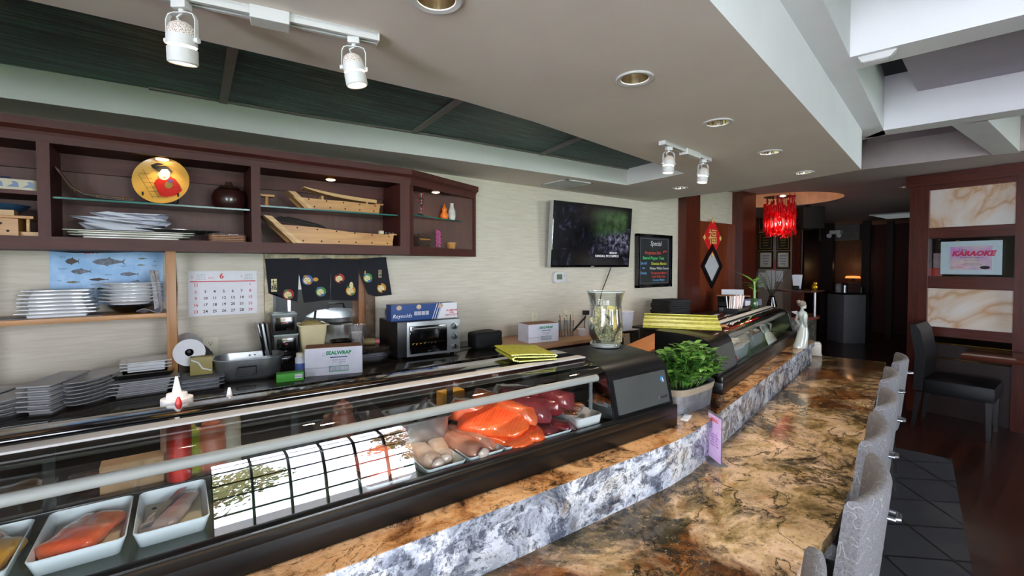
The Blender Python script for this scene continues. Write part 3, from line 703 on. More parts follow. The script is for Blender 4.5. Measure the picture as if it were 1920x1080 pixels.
for (px, py, m, r, h, lab) in ((345, 820, mat('lime_liquid', '9aa028', .3, var=.05), .04, .2, 'yellow-green sauce bottle seen through the back of the near case'),
                               (395, 815, mat('salmon_pink_plastic', 'b8644a', .4, var=.05), .034, .2, 'salmon-pink sauce bottle seen through the back of the near case, by the green one'),
                               (640, 765, mat('brown_sauce', '7a4a3a', .4, var=.05), .03, .19, 'brown sauce bottle seen through the back of the near case, at its middle')):
    p = oy(px, py, 1.46); squeeze('sauce_bottle', (p.x, 1.445, ZL), r, h, m, m, lab, .03)
p = oy(845, 745, 1.44); b = B(); b.cbox((0, 0, .09), (.09, .05, .18), .003); o = obj('yellow_carton', b, YEL); o.location = (p.x, 1.44, ZL); tag(o, 'upright yellow carton standing behind the near case, beyond the steel pan', 'carton')
p = oy(1030, 735, 1.44); b = B(); b.cbox((0, 0, .09), (.08, .05, .18), .003); o = obj('tan_carton', b, mat('tan_carton', 'a8783c', .6)); o.location = (p.x, 1.44, ZL); tag(o, 'upright tan carton standing behind the near case, beyond the tuna', 'carton')
p = oy(250, 880, 1.44); b = B(); b.cbox((0, 0, .08), (.12, .05, .16), .003); o = obj('paper_bag', b, mat('brown_paper_bag', 'b48a64', .8)); o.location = (p.x, 1.44, ZL); tag(o, 'brown paper bag standing behind the near case at the left', 'bag')
# pans in the far case
for k, (xx, yy, zz, lab) in enumerate(((.62, .17, .064, 'grey pan of wrapped shellfish, nearer one in the far case'), (1.18, .20, .064, 'grey pan of wrapped shellfish, farther one in the far case'))):
    t = tray('grey_pan', xx, yy, .36, .22, .10, lab, M=M2, z=zz, m=mat('grey_pan_plastic', 'b9c5c6', .35, var=.02), flat=False, group='grey pans in the far case', r=.03)
    c = B(); rnd = random.Random(k)
    for i in range(16): c.sph(((rnd.random()-.5)*.28, (rnd.random()-.5)*.14, .088+rnd.random()*.02), .026, (1, .8, .7), 9, 6)
    c.jitter(.008, 60); o = obj('wrapped_shellfish', c, CLAM, smooth=60); o.matrix_world = M2 @ T(xx, yy, zz); tag(o, 'heap of wrapped shellfish in the %s grey pan of the far case' % ('nearer', 'farther')[k], 'seafood', kind='stuff')
    b = B(); b.box(-.15, .15, -.105, -.095, .098, .104, .002); o = obj('wooden_skewer', b, PINEB, smooth=0); o.matrix_world = M2 @ T(xx, yy, zz); tag(o, 'thin wooden stick lying along the front rim of the %s grey pan' % ('nearer', 'farther')[k], 'stick', 'sticks on the grey pans')
b = B(); b.lathe([(0, 0), (.034, 0), (.038, .006), (.038, .05), (.03, .062), (0, .064)], 20); o = obj('red_jar_lid', b, RED); o.matrix_world = M2 @ T(.43, .085, .0645); tag(o, 'red plastic tub at the left end of the far case', 'tub')

# ---------------------------------------------------------------- green bamboo mats lying on the cases
def mat_fold(name, label, M, L, folds, m, edge):
    """a slatted sushi mat folded in a flat S; its slats run along local x"""
    t = thing(name, label, 'sushi mat', M=M, group='green slatted sushi mats')
    pts = []
    for i, (y, z) in enumerate(folds[:-1]):
        y2, z2 = folds[i+1]; n = max(2, int(math.hypot(y2-y, z2-z)/.006))
        pts += [(y+(y2-y)*k/n, z+(z2-z)*k/n) for k in range(n)]
    b = B(); e = B()
    for k, (y, z) in enumerate(pts):
        b.tube([(-L/2, y, z), (L/2, y, z)], .0031, 6)
        for s in (-1, 1): e.tube([(s*L/2, y, z), (s*(L/2+.0008), y, z)], .0022, 6)
    obj('slats', b, m, t); k = obj('slat_ends', e, edge, t); k['label'] = 'pale slat ends'
    return t
MATG = mat('yellow_green_bamboo', '86841f', .4, var=.16, vs=55); MATE = mat('pale_slat_end', 'dde08a', .5, var=.02)
fold = [(-.105, .006), (.06, .006), (.085, .012), (.09, .02), (.08, .026), (-.10, .017), (-.108, .021), (-.10, .026), (.02, .035), (.10, .036)]
pm = oz(981, 664, 1.2185)
mat_fold('bamboo_mat', 'yellow-green slatted sushi mat folded flat on the near case', T(pm.x, pm.y, 1.209, R(72)), .20, [(y*.85, z*.8) for y, z in fold], MATG, MATE)
pm = M2 @ Vector((.20, .30, .318))
mat_fold('bamboo_mat', 'wide yellow-green slatted sushi mat laid over the left end of the far case', M2 @ T(.25, .30, .293, R(-68)), .40, [(y*.62, z*.72) for y, z in [(-.20, -.008), (-.195, .006), (-.10, .012), (-.07, .012), (-.062, .028), (-.03, .032), (.05, .030), (.058, .046), (.10, .050), (.15, .048), (.162, .056), (.155, .066), (.12, .067)]], MATG, MATE)
b = B(); b.grid(lambda u, v: (.10*(u-.5), .17*(v-.5), .002+.004*math.sin(u*17+v*9)), 14, 14); b.solid(.002); b.jitter(.004, 50); o = obj('brown_cloth', b, mat('rust_cloth', '8a5a36', .9, var=.15, vs=40)); o.matrix_world = M2 @ T(.37, .17, .283, .5); tag(o, 'frayed rust-brown cloth lying under the edge of the wide sushi mat', 'cloth')

# ---------------------------------------------------------------- tip jar
pj = oz(1135, 648, 1.206)
t = thing('tip_jar', 'glass hurricane vase serving as tip jar on the near case', 'jar', (pj.x, pj.y, 1.206)); JR = pj
b = B()
outer = [(r*.87, z) for r, z in [(.062, 0), (.075, .004), (.076, .012), (.070, .018), (.066, .024), (.078, .045), (.085, .075), (.083, .11), (.078, .15), (.077, .18), (.083, .21), (.092, .232)]]
b.lathe(outer, 36, cap=False); b.lathe([(r-.003, z) for r, z in outer[4:]], 36, cap=False); b.lathe([(.0, .022), (.055, .022)], 36, cap=False); obj('glass_wall', b, glassy('jar_glass', 'fafcfb', .55), t, smooth=60)
b = B(); b.tube([(.0787*math.cos(a*PI/18), .0787*math.sin(a*PI/18), .232) for a in range(37)], .0022, 6); obj('rim', b, mat('glass_rim', 'a9b4b4', .05, coat=1, var=0), t)
b = B(); b.lathe([(0, .0), (.063, .0), (.066, .010), (.059, .018), (0, .02)], 36); obj('foot', b, mat('thick_glass', '7d7f7c', .08, coat=1, var=.1), t)
def bill():
    m = NT('banknote'); co = m.coord((1, 1, 1)); m.base(m.ramp(m.noise(co, 95, 5, .7), [(.35, '4c4a36'), (.5, '8e8a6a'), (.68, 'cfc6a0')])); return m.p(.8)
BILL = bill(); BILLY = mat('yellowed_banknote', 'c9b06a', .8, var=.12, vs=60); rnd = random.Random(5)
names = ['standing upright at the front of the heap', 'curled against the left glass', 'folded yellowish on the left', 'leaning on the right glass', 'lying flat at the bottom', 'crossed over the flat one', 'standing behind the others', 'bent at the lower left', 'tucked at the lower right', 'in the middle of the heap']
for k in range(10):
    a = rnd.random()*2*PI; tl = R(rnd.uniform(50, 88)); cv = rnd.uniform(-.03, .03)
    if k in (4, 5): tl = R(12)
    b = B(); b.grid(lambda u, v: ((u-.5)*.062, cv*math.sin(v*PI), (v-.5)*.11), 4, 10); b.solid(.0008)
    o = obj('banknote', b, BILLY if k in (2, 7) else BILL, smooth=60)
    o.matrix_world = T(pj.x+.030*math.cos(a), pj.y+.030*math.sin(a), 1.206+(.045 if k in (4, 5) else .088+.012*(k % 3)), a) @ Matrix.Rotation(PI/2-tl, 4, 'Y') @ Matrix.Rotation(rnd.uniform(-.5, .5), 4, 'Z')
    tag(o, 'banknote in the tip jar, '+names[k], 'banknote', 'banknotes in the tip jar')
b = B(); b.grid(lambda u, v: ((u-.5)*.02, .004*math.sin(v*7), (v-.5)*.05), 3, 8); b.solid(.001); o = obj('red_paper_strip', b, RED); o.matrix_world = T(pj.x+.045, pj.y-.035, 1.262, .8, 0, .5); tag(o, 'red paper strip at the lower right inside the tip jar', 'paper')

# ---------------------------------------------------------------- plant in a zinc planter between the cases
pt = Vector((1.858, 1.152)); MP = T(pt.x, pt.y, .9203, R(3))
t = thing('potted_plant', 'bushy green leafy plant in an oval zinc planter between the two cases', 'plant', M=MP)
def oval(rx, ry, z, n=36): return [(rx*abs(math.cos(a))**.6*(1 if math.cos(a) > 0 else -1), ry*abs(math.sin(a))**.6*(1 if math.sin(a) > 0 else -1), z) for a in [2*PI*i/n for i in range(n)]]
ZINC = NT('galvanised_zinc'); zc = ZINC.coord(); ZINC.base(ZINC.ramp(ZINC.noise(zc, 30, 5, .7), [(.3, '757b82'), (.7, 'a9aeb4')])); ZINC = ZINC.p(.45, metal=.85)
b = B(); b.loft([oval(.153, .072, 0), oval(.17, .082, .105), oval(.174, .085, .108), oval(.166, .079, .108), oval(.147, .066, .01)]); obj('planter', b, ZINC, t)
b = B(); b.loft([oval(.1655, .0795, .078), oval(.172, .085, .107), oval(.1745, .087, .107), oval(.1675, .0815, .078)]); k = obj('paper_band', b, mat('brown_paper_band', '857865', .8), t)
b = B(); b.loft([oval(.16, .075, .09), oval(.02, .01, .10)]); obj('soil', b, mat('potting_soil', '241a12', .95), t)
def leafmat():
    m = NT('plant_leaf'); co = m.coord(); m.base(m.ramp(m.noise(co, 22, 3, .6), [(.32, '1e4416'), (.5, '42742a'), (.68, '8ab24c')])); return m.p(.35, coat=.25)
LEAF = leafmat(); rnd = random.Random(11)
def leaf(b, base, d, L, W, cup=.25, up=Vector((0, 0, 1))):
    d = d.normalized(); s = d.cross(up); s = s.normalized() if s.length > .05 else Vector((1, 0, 0)); n = s.cross(d)
    v = []
    for u, w_ in ((0, .05), (.28, .8), (.55, 1), (.8, .6), (1, .03)):
        c = base + d*L*u - n*L*.22*u*u
        v += [c - s*W/2*w_ + n*W*cup*w_*.5, c - n*0, c + s*W/2*w_ + n*W*cup*w_*.5]
    b.faces(v, [(3*i+j, 3*i+j+1, 3*i+j+4, 3*i+j+3) for i in range(4) for j in (0, 1)])
b = B(); st = B()
for i in range(150):
    a = rnd.random()*2*PI; q = math.sqrt(rnd.random())
    foot = Vector((.12*q*math.cos(a), .06*q*math.sin(a), .095))
    top = Vector((.02+.21*q*math.cos(a), .13*q*math.sin(a), .095+.165*math.sqrt(max(0, 1-.72*q*q))*(.70+.42*rnd.random())))
    st.tube([foot, foot.lerp(top, .5)+Vector((0, 0, .012)), top], .0013, 5)
    for k in range(5):
        f_ = .45+.55*k/4; c = foot.lerp(top, f_); aa = k*2.4+i
        leaf(b, c, Vector((math.cos(aa), math.sin(aa), .1+.6*rnd.random())), .038+.016*rnd.random(), .027+.007*rnd.random())
    leaf(b, top, Vector((math.cos(a*3), math.sin(a*3), .6)), .045, .028)
obj('stems', st, mat('green_stem', '4a6a2a', .6), t); k = obj('leaves', b, LEAF, t, smooth=60); k['kind'] = 'stuff'
b = B(); b.grid(lambda u, v: ((u-.5)*.085, (v-.5)*.03, .001+.002*math.sin(u*9)), 8, 4); b.solid(.001); o = obj('paper_napkin', b, PAPER); o.location = (1.712, 1.052, .921); o.rotation_euler = (0, 0, .35); tag(o, 'crumpled white napkin sticking out under the zinc planter', 'napkin')

# ---------------------------------------------------------------- acrylic menu stand on the counter
ps = oz(1340, 866, .7502)
t = thing('menu_stand', 'upright clear acrylic stand with a pink menu card on the granite counter', 'menu stand', (ps.x, ps.y, .7502), R(58))
b = B(); b.box(-.052, .052, -.0015, .0015, .004, .198, .0008); b.box(-.052, .052, -.028, .028, 0, .003, .0008); obj('acrylic_sheet', b, CLEARP, t)
m = NT('pink_menu_print'); co = m.coord(); m.base(m.ramp(m.noise(co, 14, 4, .6), [(.3, 'c59ad0'), (.55, 'd6b8dc'), (.75, 'cf8ab4')])); m.p(.5)
b = B(); b.box(-.048, .048, -.0026, -.0018, .01, .19); b.box(-.048, .048, .0018, .0026, .01, .19); obj('menu_card', b, m.m, t, smooth=0)
for s in (-1, 1):
    MM = T(0, s*.0028, 0) @ (FRONT if s < 0 else Matrix.Rotation(PI, 4, 'Z') @ FRONT)
    lettering('menu_title', 'MENU', .02, REDI, t, MM @ T(0, .17, 0), bold=.0005)
    lettering('menu_lines', 'roll  6.50\nsashimi  9.00\nsake  7.00\nmochi  4.50\ntempura  8.00', .011, mat('ink_purple', '7a4a8a', .7, var=0), t, MM @ T(0, .09, 0))

# ---------------------------------------------------------------- figurine, bamboo, chopsticks on the far end
pf = oz(1507, 652, .921)
t = thing('lady_figurine', 'pale porcelain lady figurine at the far end of the bar ledge', 'figurine', (pf.x-.02, pf.y+.02, .9205), R(-30))
FIG = mat('pale_porcelain', 'a3a8a0', .25, coat=.4, var=.03)
b = B(); b.lathe([(0, 0), (.05, 0), (.052, .02), (.045, .06), (.04, .11), (.03, .15), (.024, .19), (.03, .225), (.034, .25), (.03, .272), (.014, .285), (.011, .30), (0, .302)], 20, sx=1, sy=.8)
for v in b.bm.verts: v.co.x += .03*math.sin(v.co.z*9)
obj('gown', b, FIG, t, smooth=70)
b = B(); b.sph((.022, 0, .325), .026, (.85, .8, 1.1), 16, 12); b.cbox((.046, 0, .322), (.01, .006, .012), .003); b.sph((.036, 0, .308), .012, (1, 1, .8)); obj('head', b, mat('porcelain_skin', 'b9b4aa', .25, coat=.4, var=.02), t, smooth=70)
b = B(); b.sph((.012, 0, .338), .029, (1, .95, .85), 16, 10); b.sph((-.014, 0, .352), .016); obj('hair', b, mat('grey_brown_hair', '6f665c', .5), t, smooth=70)
b = B()
for s in (-1, 1): b.tube([(.01, s*.03, .265), (.0, s*.042, .21), (.025, s*.03, .165), (.045, s*.01, .16)], [.011, .010, .008, .007], 8)
obj('arms', b, FIG, t, smooth=70)
# paper-wrapped chopsticks in a holder on the far case
pc = M2 @ Vector((1.02, .30, .315))
t = thing('chopstick_holder', 'dark low box holding paper-wrapped chopsticks on the far case', 'holder', M=M2 @ T(1.38, .29, .2868))
b = B(); b.box(-.16, .16, -.05, .05, 0, .006); b.box(-.16, .16, -.05, -.045, 0, .025); b.box(-.16, .16, .045, .05, 0, .025); b.box(-.16, -.155, -.05, .05, 0, .03); b.box(.155, .16, -.05, .05, 0, .03); obj('box', b, BLK, t, smooth=0)
rnd = random.Random(2)
CH = mat('chopstick_sleeve', 'dcc9c4', .8, var=.04)
for k in range(22):
    b = B(); b.cbox((0, 0, .055), (.012, .006, .11), .001); o = obj('wrapped_chopsticks', b, CH if k % 3 else PAPER, smooth=0)
    o.matrix_world = M2 @ T(1.38-.14+.0125*k, .29+rnd.uniform(-.025, .025), .2940, rnd.uniform(-.3, .3), rnd.uniform(-.12, .12), .08+.012*k+rnd.uniform(-.1, .1))
    tag(o, 'paper-wrapped chopsticks standing in the dark box on the far case', 'chopsticks', 'paper-wrapped chopsticks in the dark box')

p = oz(1532, 664, .7503); t = thing('napkin_holder', 'small white napkin holder standing on the far end of the granite counter', 'napkin holder', (p.x-.03, p.y, .7503), R(20))
b = B(); b.box(-.06, .06, -.045, .045, 0, .012, .003); b.box(-.055, .055, -.04, .04, .012, .105, .01); obj('body', b, mat('holder_white', 'c6c2ba', .4, var=.02), t)
b = B(); b.box(-.045, .045, -.03, .03, .105, .112, .002); obj('napkins', b, PAPER, t)
# ------------------------------------------------------------------ display cabinet under the soffit
CF, CB = 2.70, 2.995                       # front face, back
ZB0, ZB1, ZO1, ZC = 1.618, 1.672, 2.062, 2.155
K = thing('display_cabinet', 'dark mahogany wall cabinet with lit open bays of dishes and wooden boats', 'cabinet', (0, CB, 0))
def kb(name, boxes, m, par=K, smooth=0, bev=0, label=None):
    b = B()
    for q in boxes: b.box(q[0], q[1], q[2]-CB, q[3]-CB, q[4], q[5], bev)
    o = obj(name, b, m, par, smooth=smooth)
    if label: o['label'] = label
    return o
XL, XR = -1.5, 1.249
kb('back_panel', [(XL, XR, CB-.012, CB, ZB0, ZC)], CABIN)
kb('top_rail', [(XL, XR+.01, CF, CF+.02, ZO1, ZC-.03)], CABX)
kb('bottom_board', [(XL, XR, CF, CB-.012, ZB0, ZB1)], CABX)
kb('top_board', [(XL, XR, CF+.02, CB-.012, ZO1+.012, ZO1+.03)], CABX)
kb('back_rail', [(XL, XR, CB-.03, CB-.012, 1.99, 2.06)], CABX)
for (a, c) in ((-.407, -.368), (.37, .412), (1.185, 1.249)): kb('divider', [(a, c, CF, CB-.012, ZB1, ZO1)], CABZ)
b = B(); cr = [(CF-.025-CB, ZC), (CF-.025-CB, ZC-.035), (CF-.005-CB, ZC-.05), (CF-CB, ZC-.062), (CF+.02-CB, ZC-.062), (CF+.02-CB, ZC)]
ex, ey = 1.93, 2.985
cr3 = lambda x, nx, ny, y0: [(x+nx*(p[0]+CB-CF), y0-CB+ny*(p[0]+CB-CF), p[1]) for p in cr]
dv = Vector((ex-XR, ey-CF)); dn = dv.normalized(); nn = Vector((-dn.y, dn.x)); mi = (nn+Vector((0, 1))).normalized()
b.loft([cr3(XL, 0, 1, CF), cr3(XR, mi.x, mi.y, CF), cr3(ex, nn.x, nn.y, ey)]); obj('crown_moulding', b, CABX, K, smooth=0)
# the slanted end bay
EM = Matrix.Translation((XR, CF-CB, 0)) @ Matrix.Rotation(math.atan2(dv.y, dv.x), 4, 'Z'); EL = dv.length
def eb(name, boxes, m):
    b = B()
    for q in boxes: b.box(*q, M=EM)
    return obj(name, b, m, K, smooth=0)
eb('end_frame', [(0, .035, 0, .02, ZB0, ZC-.03), (EL-.03, EL, 0, .02, ZB0, ZC-.03), (.035, EL-.03, 0, .02, ZO1, ZC-.03), (.035, EL-.03, 0, .02, ZB0, ZB1)], CABX)
b = B(); b.prism([(XR, CF+.02-CB), (XR, -.012), (ex-.02, -.012)], ZB0+.02, ZB1); b.prism([(XR, CF+.02-CB), (XR, -.012), (ex-.02, -.012)], ZO1+.012, ZO1+.03); obj('end_boards', b, CABX, K, smooth=0)
kb('end_back', [(XR, ex, CB-.012, CB, ZB0, ZC)], CABIN)
GS = [(-.368, .37, 1.836), (.412, 1.185, 1.862)]
for a, c, z in GS:
    b = B(); b.box(a+.002, c-.002, CF+.035-CB, CB-.03-CB, z, z+.008); g = obj('glass_shelf', b, glassy('shelf_glass', 'dcebe6', 1.0), K, smooth=0)
    b = B(); b.box(a+.002, c-.002, CF+.033-CB, CF+.035-CB, z, z+.008); obj('shelf_edge', b, GLEDGE, g, smooth=0)
Z3 = 1.878
b = B(); b.prism([(XR+.03, CF+.07-CB), (XR+.03, -.03), (ex-.16, -.03)], Z3, Z3+.008); g = obj('glass_shelf', b, MATS['shelf_glass'], K, smooth=0)
b = B(); b.box(.05, EL-.10, .045, .047, Z3, Z3+.008, M=EM); obj('shelf_edge', b, GLEDGE, g, smooth=0)
kb('wooden_shelf', [(XL, -.407, CF+.03, CB-.012, 1.845, 1.862)], CABX)
# puck lights in the cabinet
PUCK = mat('lamp_warm', 'ffe2b8', .4, var=0, emis='ffd9a6', es=9)
for (px, py, yy, pw) in ((304, 293, 2.77, 2.2), (620, 324, 2.82, 2.2), (817, 348, 2.86, 2.2)):
    p = oy(px, py, yy); z0 = ZO1+.0115
    t = thing('puck_light', 'small lit puck lamp in the cabinet above the %s' % {304: 'painted lady plate', 620: 'wooden boats', 817: 'gourd and vase'}[px], 'lamp', (p.x, yy, z0))
    b = B(); b.lathe([(.026, 0), (.034, 0), (.034, -.012), (.030, -.014), (.026, -.012)], 24); obj('trim_ring', b, BRASS, t)
    b = B(); b.lathe([(0, -.008), (.0255, -.012), (.0255, -.016), (.015, -.020), (0, -.021)], 24); obj('lens', b, PUCK, t)
    spot('puck_beam', (p.x, yy, z0-.02), (p.x, yy-.01, 1.7), pw, (1, .72, .42), 120, .6, .02)
ZF = ZB1+.0005
def at(px, py, Y): return oy(px, py, Y)
# bay with the painted plate
PLB = mat('plate_gold', 'd8a850', .3, coat=.3, var=.03)
pp = at(304, 340, 2.80); t = thing('painted_plate', 'round gold plate painted with a lady in red, upright on the glass shelf', 'plate', (pp.x, 2.80, 1.846), R(-16))
RP = .115; TP = T(0, 0, .113, 0, R(-10))
b = B(); b.lathe([(0, .0), (.08, .0), (RP, .012), (RP, .015), (.08, .004), (0, .004)], 48, TP @ Matrix.Rotation(R(90), 4, 'X') @ T(0, 0, 0)); obj('dish', b, PLB, t)
def flat(name, pts, m, k=0, par=None, M=None):
    """a painted shape: outline in plate coordinates (x right, z up)"""
    b = B(); b.faces([(x, -.0085-.0006*k, z) for x, z in pts], [tuple(range(len(pts)))]); return obj(name, b, m, par or t, M=M or TP, smooth=0)
el = lambda cx, cy, rx, ry, n=24: [(cx+rx*math.cos(2*PI*i/n), cy+ry*math.sin(2*PI*i/n)) for i in range(n)]
b = B()
for i in range(6): b.box(-.092+.012*i, -.05+.012*i, -.0088, -.0084, .03-.022*i, .0312-.022*i)
b.tube([(-.075, -.0086, .05), (-.01, -.0086, -.085)], .0008, 4); b.tube([(-.095, -.0086, .03), (-.03, -.0086, -.09)], .0008, 4); obj('painted_lattice', b, INK, t, M=TP, smooth=0)
flat('painted_robe', [(-.02, .005), (.0, .012), (.03, .025), (.055, .012), (.075, -.02), (.085, -.045), (.06, -.07), (.02, -.082), (-.005, -.075), (-.018, -.045), (-.03, -.015)], mat('paint_red', 'b81f14', .4, var=.1, vs=40), 1)
flat('painted_sash', el(.03, -.02, .016, .018), mat('paint_olive', '7a6a2c', .5), 2); flat('painted_flower', el(.035, .0, .012, .010), mat('paint_violet', '5c3a6a', .5), 3)
flat('painted_face', el(.01, .032, .024, .029), mat('paint_skin', 'ecd2b4', .5, var=0), 2)
flat('painted_hair', [(-.045, .075), (-.02, .088), (.0, .085), (.03, .066), (.042, .05), (.034, .042), (.022, .058), (.0, .056), (-.01, .04), (-.022, .05), (-.038, .062)], INK, 3)
flat('painted_hairpin', [(-.03, .07), (.02, .082), (.05, .072), (.02, .078)], mat('paint_yellow', 'd8a838', .5, var=0), 4)
b = B(); b.tube([(-.012, -.0105, .037), (-.004, -.0105, .038)], .0008, 4); b.tube([(.008, -.0105, .037), (.018, -.0105, .036)], .0008, 4); obj('painted_eyes', b, INK, t, M=T(.006, 0, 0) @ TP, smooth=0)
flat('painted_mouth', el(.012, .017, .004, .0025, 10), REDI, 4)
b = B()
for s in (-1, 1): b.tube([(s*.07, -.025, .055), (s*.07, -.022, .03), (s*.06, .01, .012), (s*.03, .05, .006)], .004, 6)
b.tube([(-.06, .01, .012), (.06, .01, .012)], .004, 6); obj('plate_stand', b, BLKM, t)
def lacq(): return mat('dark_lacquer', '3d2a20', .22, coat=.6, var=.1)
p0 = at(100, 372, 2.8)
t = thing('lacquer_tray', 'dark lacquer tray with one upswept end, on the glass shelf left of the plate', 'tray', (-.24, 2.83, 1.8445))
b = B(); pf = [(-.12, .125), (-.105, .10), (-.08, .055), (-.04, .022), (.02, .008), (.14, .003)]
b.loft([[(x, -.07, z), (x, .07, z), (x, .07, z+.010), (x, -.07, z+.010)] for x, z in pf]); obj('deck', b, lacq(), t, smooth=50)
b = B(); b.tube([(-.105, -.072, .108), (-.07, -.072, .05), (-.03, -.072, .022), (.14, -.072, .012)], .005, 6); obj('rail', b, mat('lacquer_brown', '4a2c1c', .3), t)
for xx in (-.06, .02, .10):
    b = B(); b.sph((xx, -.077, .034 if xx < 0 else .014), .0045); obj('stud', b, BRASS, t)
t = thing('lacquer_jar', 'dark lidded lacquer jar at the right end of the glass shelf, beside the painted plate', 'jar', (.285, 2.84, 1.8445))
b = B(); b.lathe([(0, 0), (.06, 0), (.078, .03), (.08, .07), (.065, .10), (.05, .108), (0, .108)], 24); obj('body', b, mat('oxblood_lacquer', '2a100d', .3, coat=.4), t)
b = B(); b.lathe([(.055, .108), (.045, .12), (.02, .128), (.016, .145), (0, .15)], 24); obj('lid', b, lacq(), t)
def wavy(name, x, y, z, L, Wd, H, label, rot=0):
    b = B(); rr = []
    for zz, k in ((0, .72), (.5, .86), (1, 1)):
        q = rrect(L*k, Wd*k, .02, 3); rr.append([(px, py, zz*H+(.004*math.sin(px*62) if zz == 1 else 0)) for px, py in sub(q)])
    inn = [[(px*.985, py*.96, pz-.0005) for px, py, pz in rr[2]], [(px*.97, py*.94, .004) for px, py, pz in rr[0]]]
    b.loft(rr+inn); o = obj(name, b, MELA, smooth=60); o.location = (x, y, z); o.rotation_euler = (0, 0, rot); return tag(o, label, 'dish', 'white wavy-rimmed serving dishes')
def sub(q, n=10):
    out = []
    for i, p in enumerate(q):
        r = q[(i+1) % len(q)]; m_ = max(1, int(math.hypot(r[0]-p[0], r[1]-p[1])/.012))
        out += [(p[0]+(r[0]-p[0])*k/m_, p[1]+(r[1]-p[1])*k/m_) for k in range(m_)]
    return out
def slabtray(name, x, y, z, L, Wd, h, m, label, group=None, cat='tray', rot=0, foot=.8):
    b = B(); rg = lambda k, zz: [(a, c, zz) for a, c in rrect(L*k, Wd*k, .01, 2)]
    b.loft([rg(foot, 0), rg(foot, h*.45), rg(1, h*.85), rg(1, h), rg(.985, h), rg(.9, h*.72)]); o = obj(name, b, m, smooth=30)
    o.location = (x, y, z); o.rotation_euler = (0, 0, rot); return tag(o, label, cat, group)
for k in range(3): slabtray('serving_tray', -.105+.006*(k % 2), 2.83, ZF+.0105*k, .47-.02*(2-k), .22, .0135, mat('off_white_tray', 'dedccf', .3, coat=.2, var=.01), 'white rectangular serving tray at the bottom of the painted-plate bay, %s of three' % ('lowest', 'middle', 'topmost')[k], 'white serving trays under the wavy dishes')
b = B(); b.lathe([(0, 0), (.12, 0), (.20, .016), (.20, .019), (.12, .005), (0, .004)], 36, sy=.5); o = obj('oval_platter', b, mat('dark_glass_platter', '3a3d38', .15, coat=.4)); o.location = (.04, 2.83, ZF+.035); tag(o, 'dark oval platter between the white serving trays and the wavy dishes', 'platter')
wavy('wavy_dish', -.14, 2.82, ZF+.041, .36, .16, .052, 'white wavy-rimmed dish, lower and wider of the two below the glass shelf')
wavy('wavy_dish', -.115, 2.845, ZF+.066, .29, .14, .054, 'white wavy-rimmed dish, upper and narrower of the two below the glass shelf', .02)
t = thing('woven_trays', 'low stack of wrapped tan woven trays at the right end of the plate bay', 'trays', (.27, 2.82, ZF))
for k in range(4): b = B(); b.prism(rrect(.165, .13, .02), .009*k, .009*k+.0075, bev=.002); obj('woven_tray', b, mat('tan_weave', '96694a', .6, var=.15, vs=70), t)
b = B(); b.prism(rrect(.17, .135, .025), .0365, .039); obj('clear_wrap', b, CLEARP, t)
# wooden boats
NAILM = mat('boat_nail', '2f2620', .3, metal=.7)
def boat(name, M, L, Hb, Hs, Wd, bow, label, nails=(6, 5), roof=False):
    """serving boat: local x from the bow foot (0) to the stern (L)"""
    t = thing(name, label, 'boat', M=M)
    for s in (-1, 1):
        b = B(); y0, y1 = (-Wd/2, -Wd/2+.008) if s < 0 else (Wd/2-.008, Wd/2)
        pr = [(0, 0), (L, .0), (L+.012, Hs), (L*.55, Hs*1.12), (L*.2, Hb*.93), (-bow*.62, Hb)]
        b.loft([[(x, y0, z) for x, z in pr], [(x, y1, z) for x, z in pr]]); obj('hull_side', b, PINE, t, smooth=0)
    b = B(); b.box(0, L, -Wd/2+.008, Wd/2-.008, 0, .008); obj('bottom_board', b, PINEB, t, smooth=0)
    b = B(); b.box(L-.002, L+.008, -Wd/2+.008, Wd/2-.008, 0, Hs*.98); b.box(L-.02, L+.03, -Wd/2-.006, Wd/2+.006, Hs, Hs+.008); obj('stern_board', b, PINE, t, smooth=0)
    b = B(); pr = [(.02, 0), (.045, 0), (-bow+.052, Hb*1.42), (-bow+.012, Hb*1.45)]
    b.loft([[(x, -Wd/2-.004, z) for x, z in pr], [(x, Wd/2+.004, z) for x, z in pr]]); obj('bow_post', b, PINEB, t, smooth=0)
    def nail(x, z): b = B(); b.sph((x, -Wd/2-.001, z), .0045, (1, .5, 1), 8, 6); obj('nail', b, NAILM, t)
    for k in range(nails[0]): nail(.05+(L-.08)*k/(nails[0]-1), .014)
    for k in range(nails[1]): f = k/(nails[1]-1); nail(.02+(L-.04)*f, (Hb*.86)*(1-f)+(Hs*.86)*f)
    if roof:
        b = B(); n = 14
        b.loft([[(-.0+(L*.99)*u, -Wd*.36, Hb+.018+.035*(1-u)**3+.004-.02*u), (-.0+L*.99*u, Wd*.36, Hb+.018+.035*(1-u)**3+.004-.02*u), (-.0+L*.99*u, Wd*.36, Hb+.043+.02*(1-u)**3-.02*u), (-.0+L*.99*u, -Wd*.36, Hb+.043+.02*(1-u)**3-.02*u)] for u in [i/n for i in range(n+1)]])
        obj('deck_roof', b, PINEB, t, smooth=50)
        for xx in (.10, L*.85):
            b = B(); b.box(xx-.006, xx+.006, -Wd*.3, Wd*.3, Hs*.7, Hb+.02); obj('roof_post', b, PINEB, t, smooth=0)
    return t
bx = at(547, 455, 2.73).x
boat('serving_boat', T(bx, 2.755, ZF), at(735, 456, 2.69).x-bx, .098, .065, .13, .155, 'large wooden serving boat with a raked bow on the cabinet floor', (6, 6))
bx = at(568, 384, 2.75).x; 
boat('serving_boat', T(bx+.01, 2.80, 1.8705), at(712, 394, 2.75).x-bx-.02, .062, .052, .11, .10, 'smaller wooden serving boat with a curved deck roof on the glass shelf', (5, 5), True)
p = at(541, 412, 2.76)
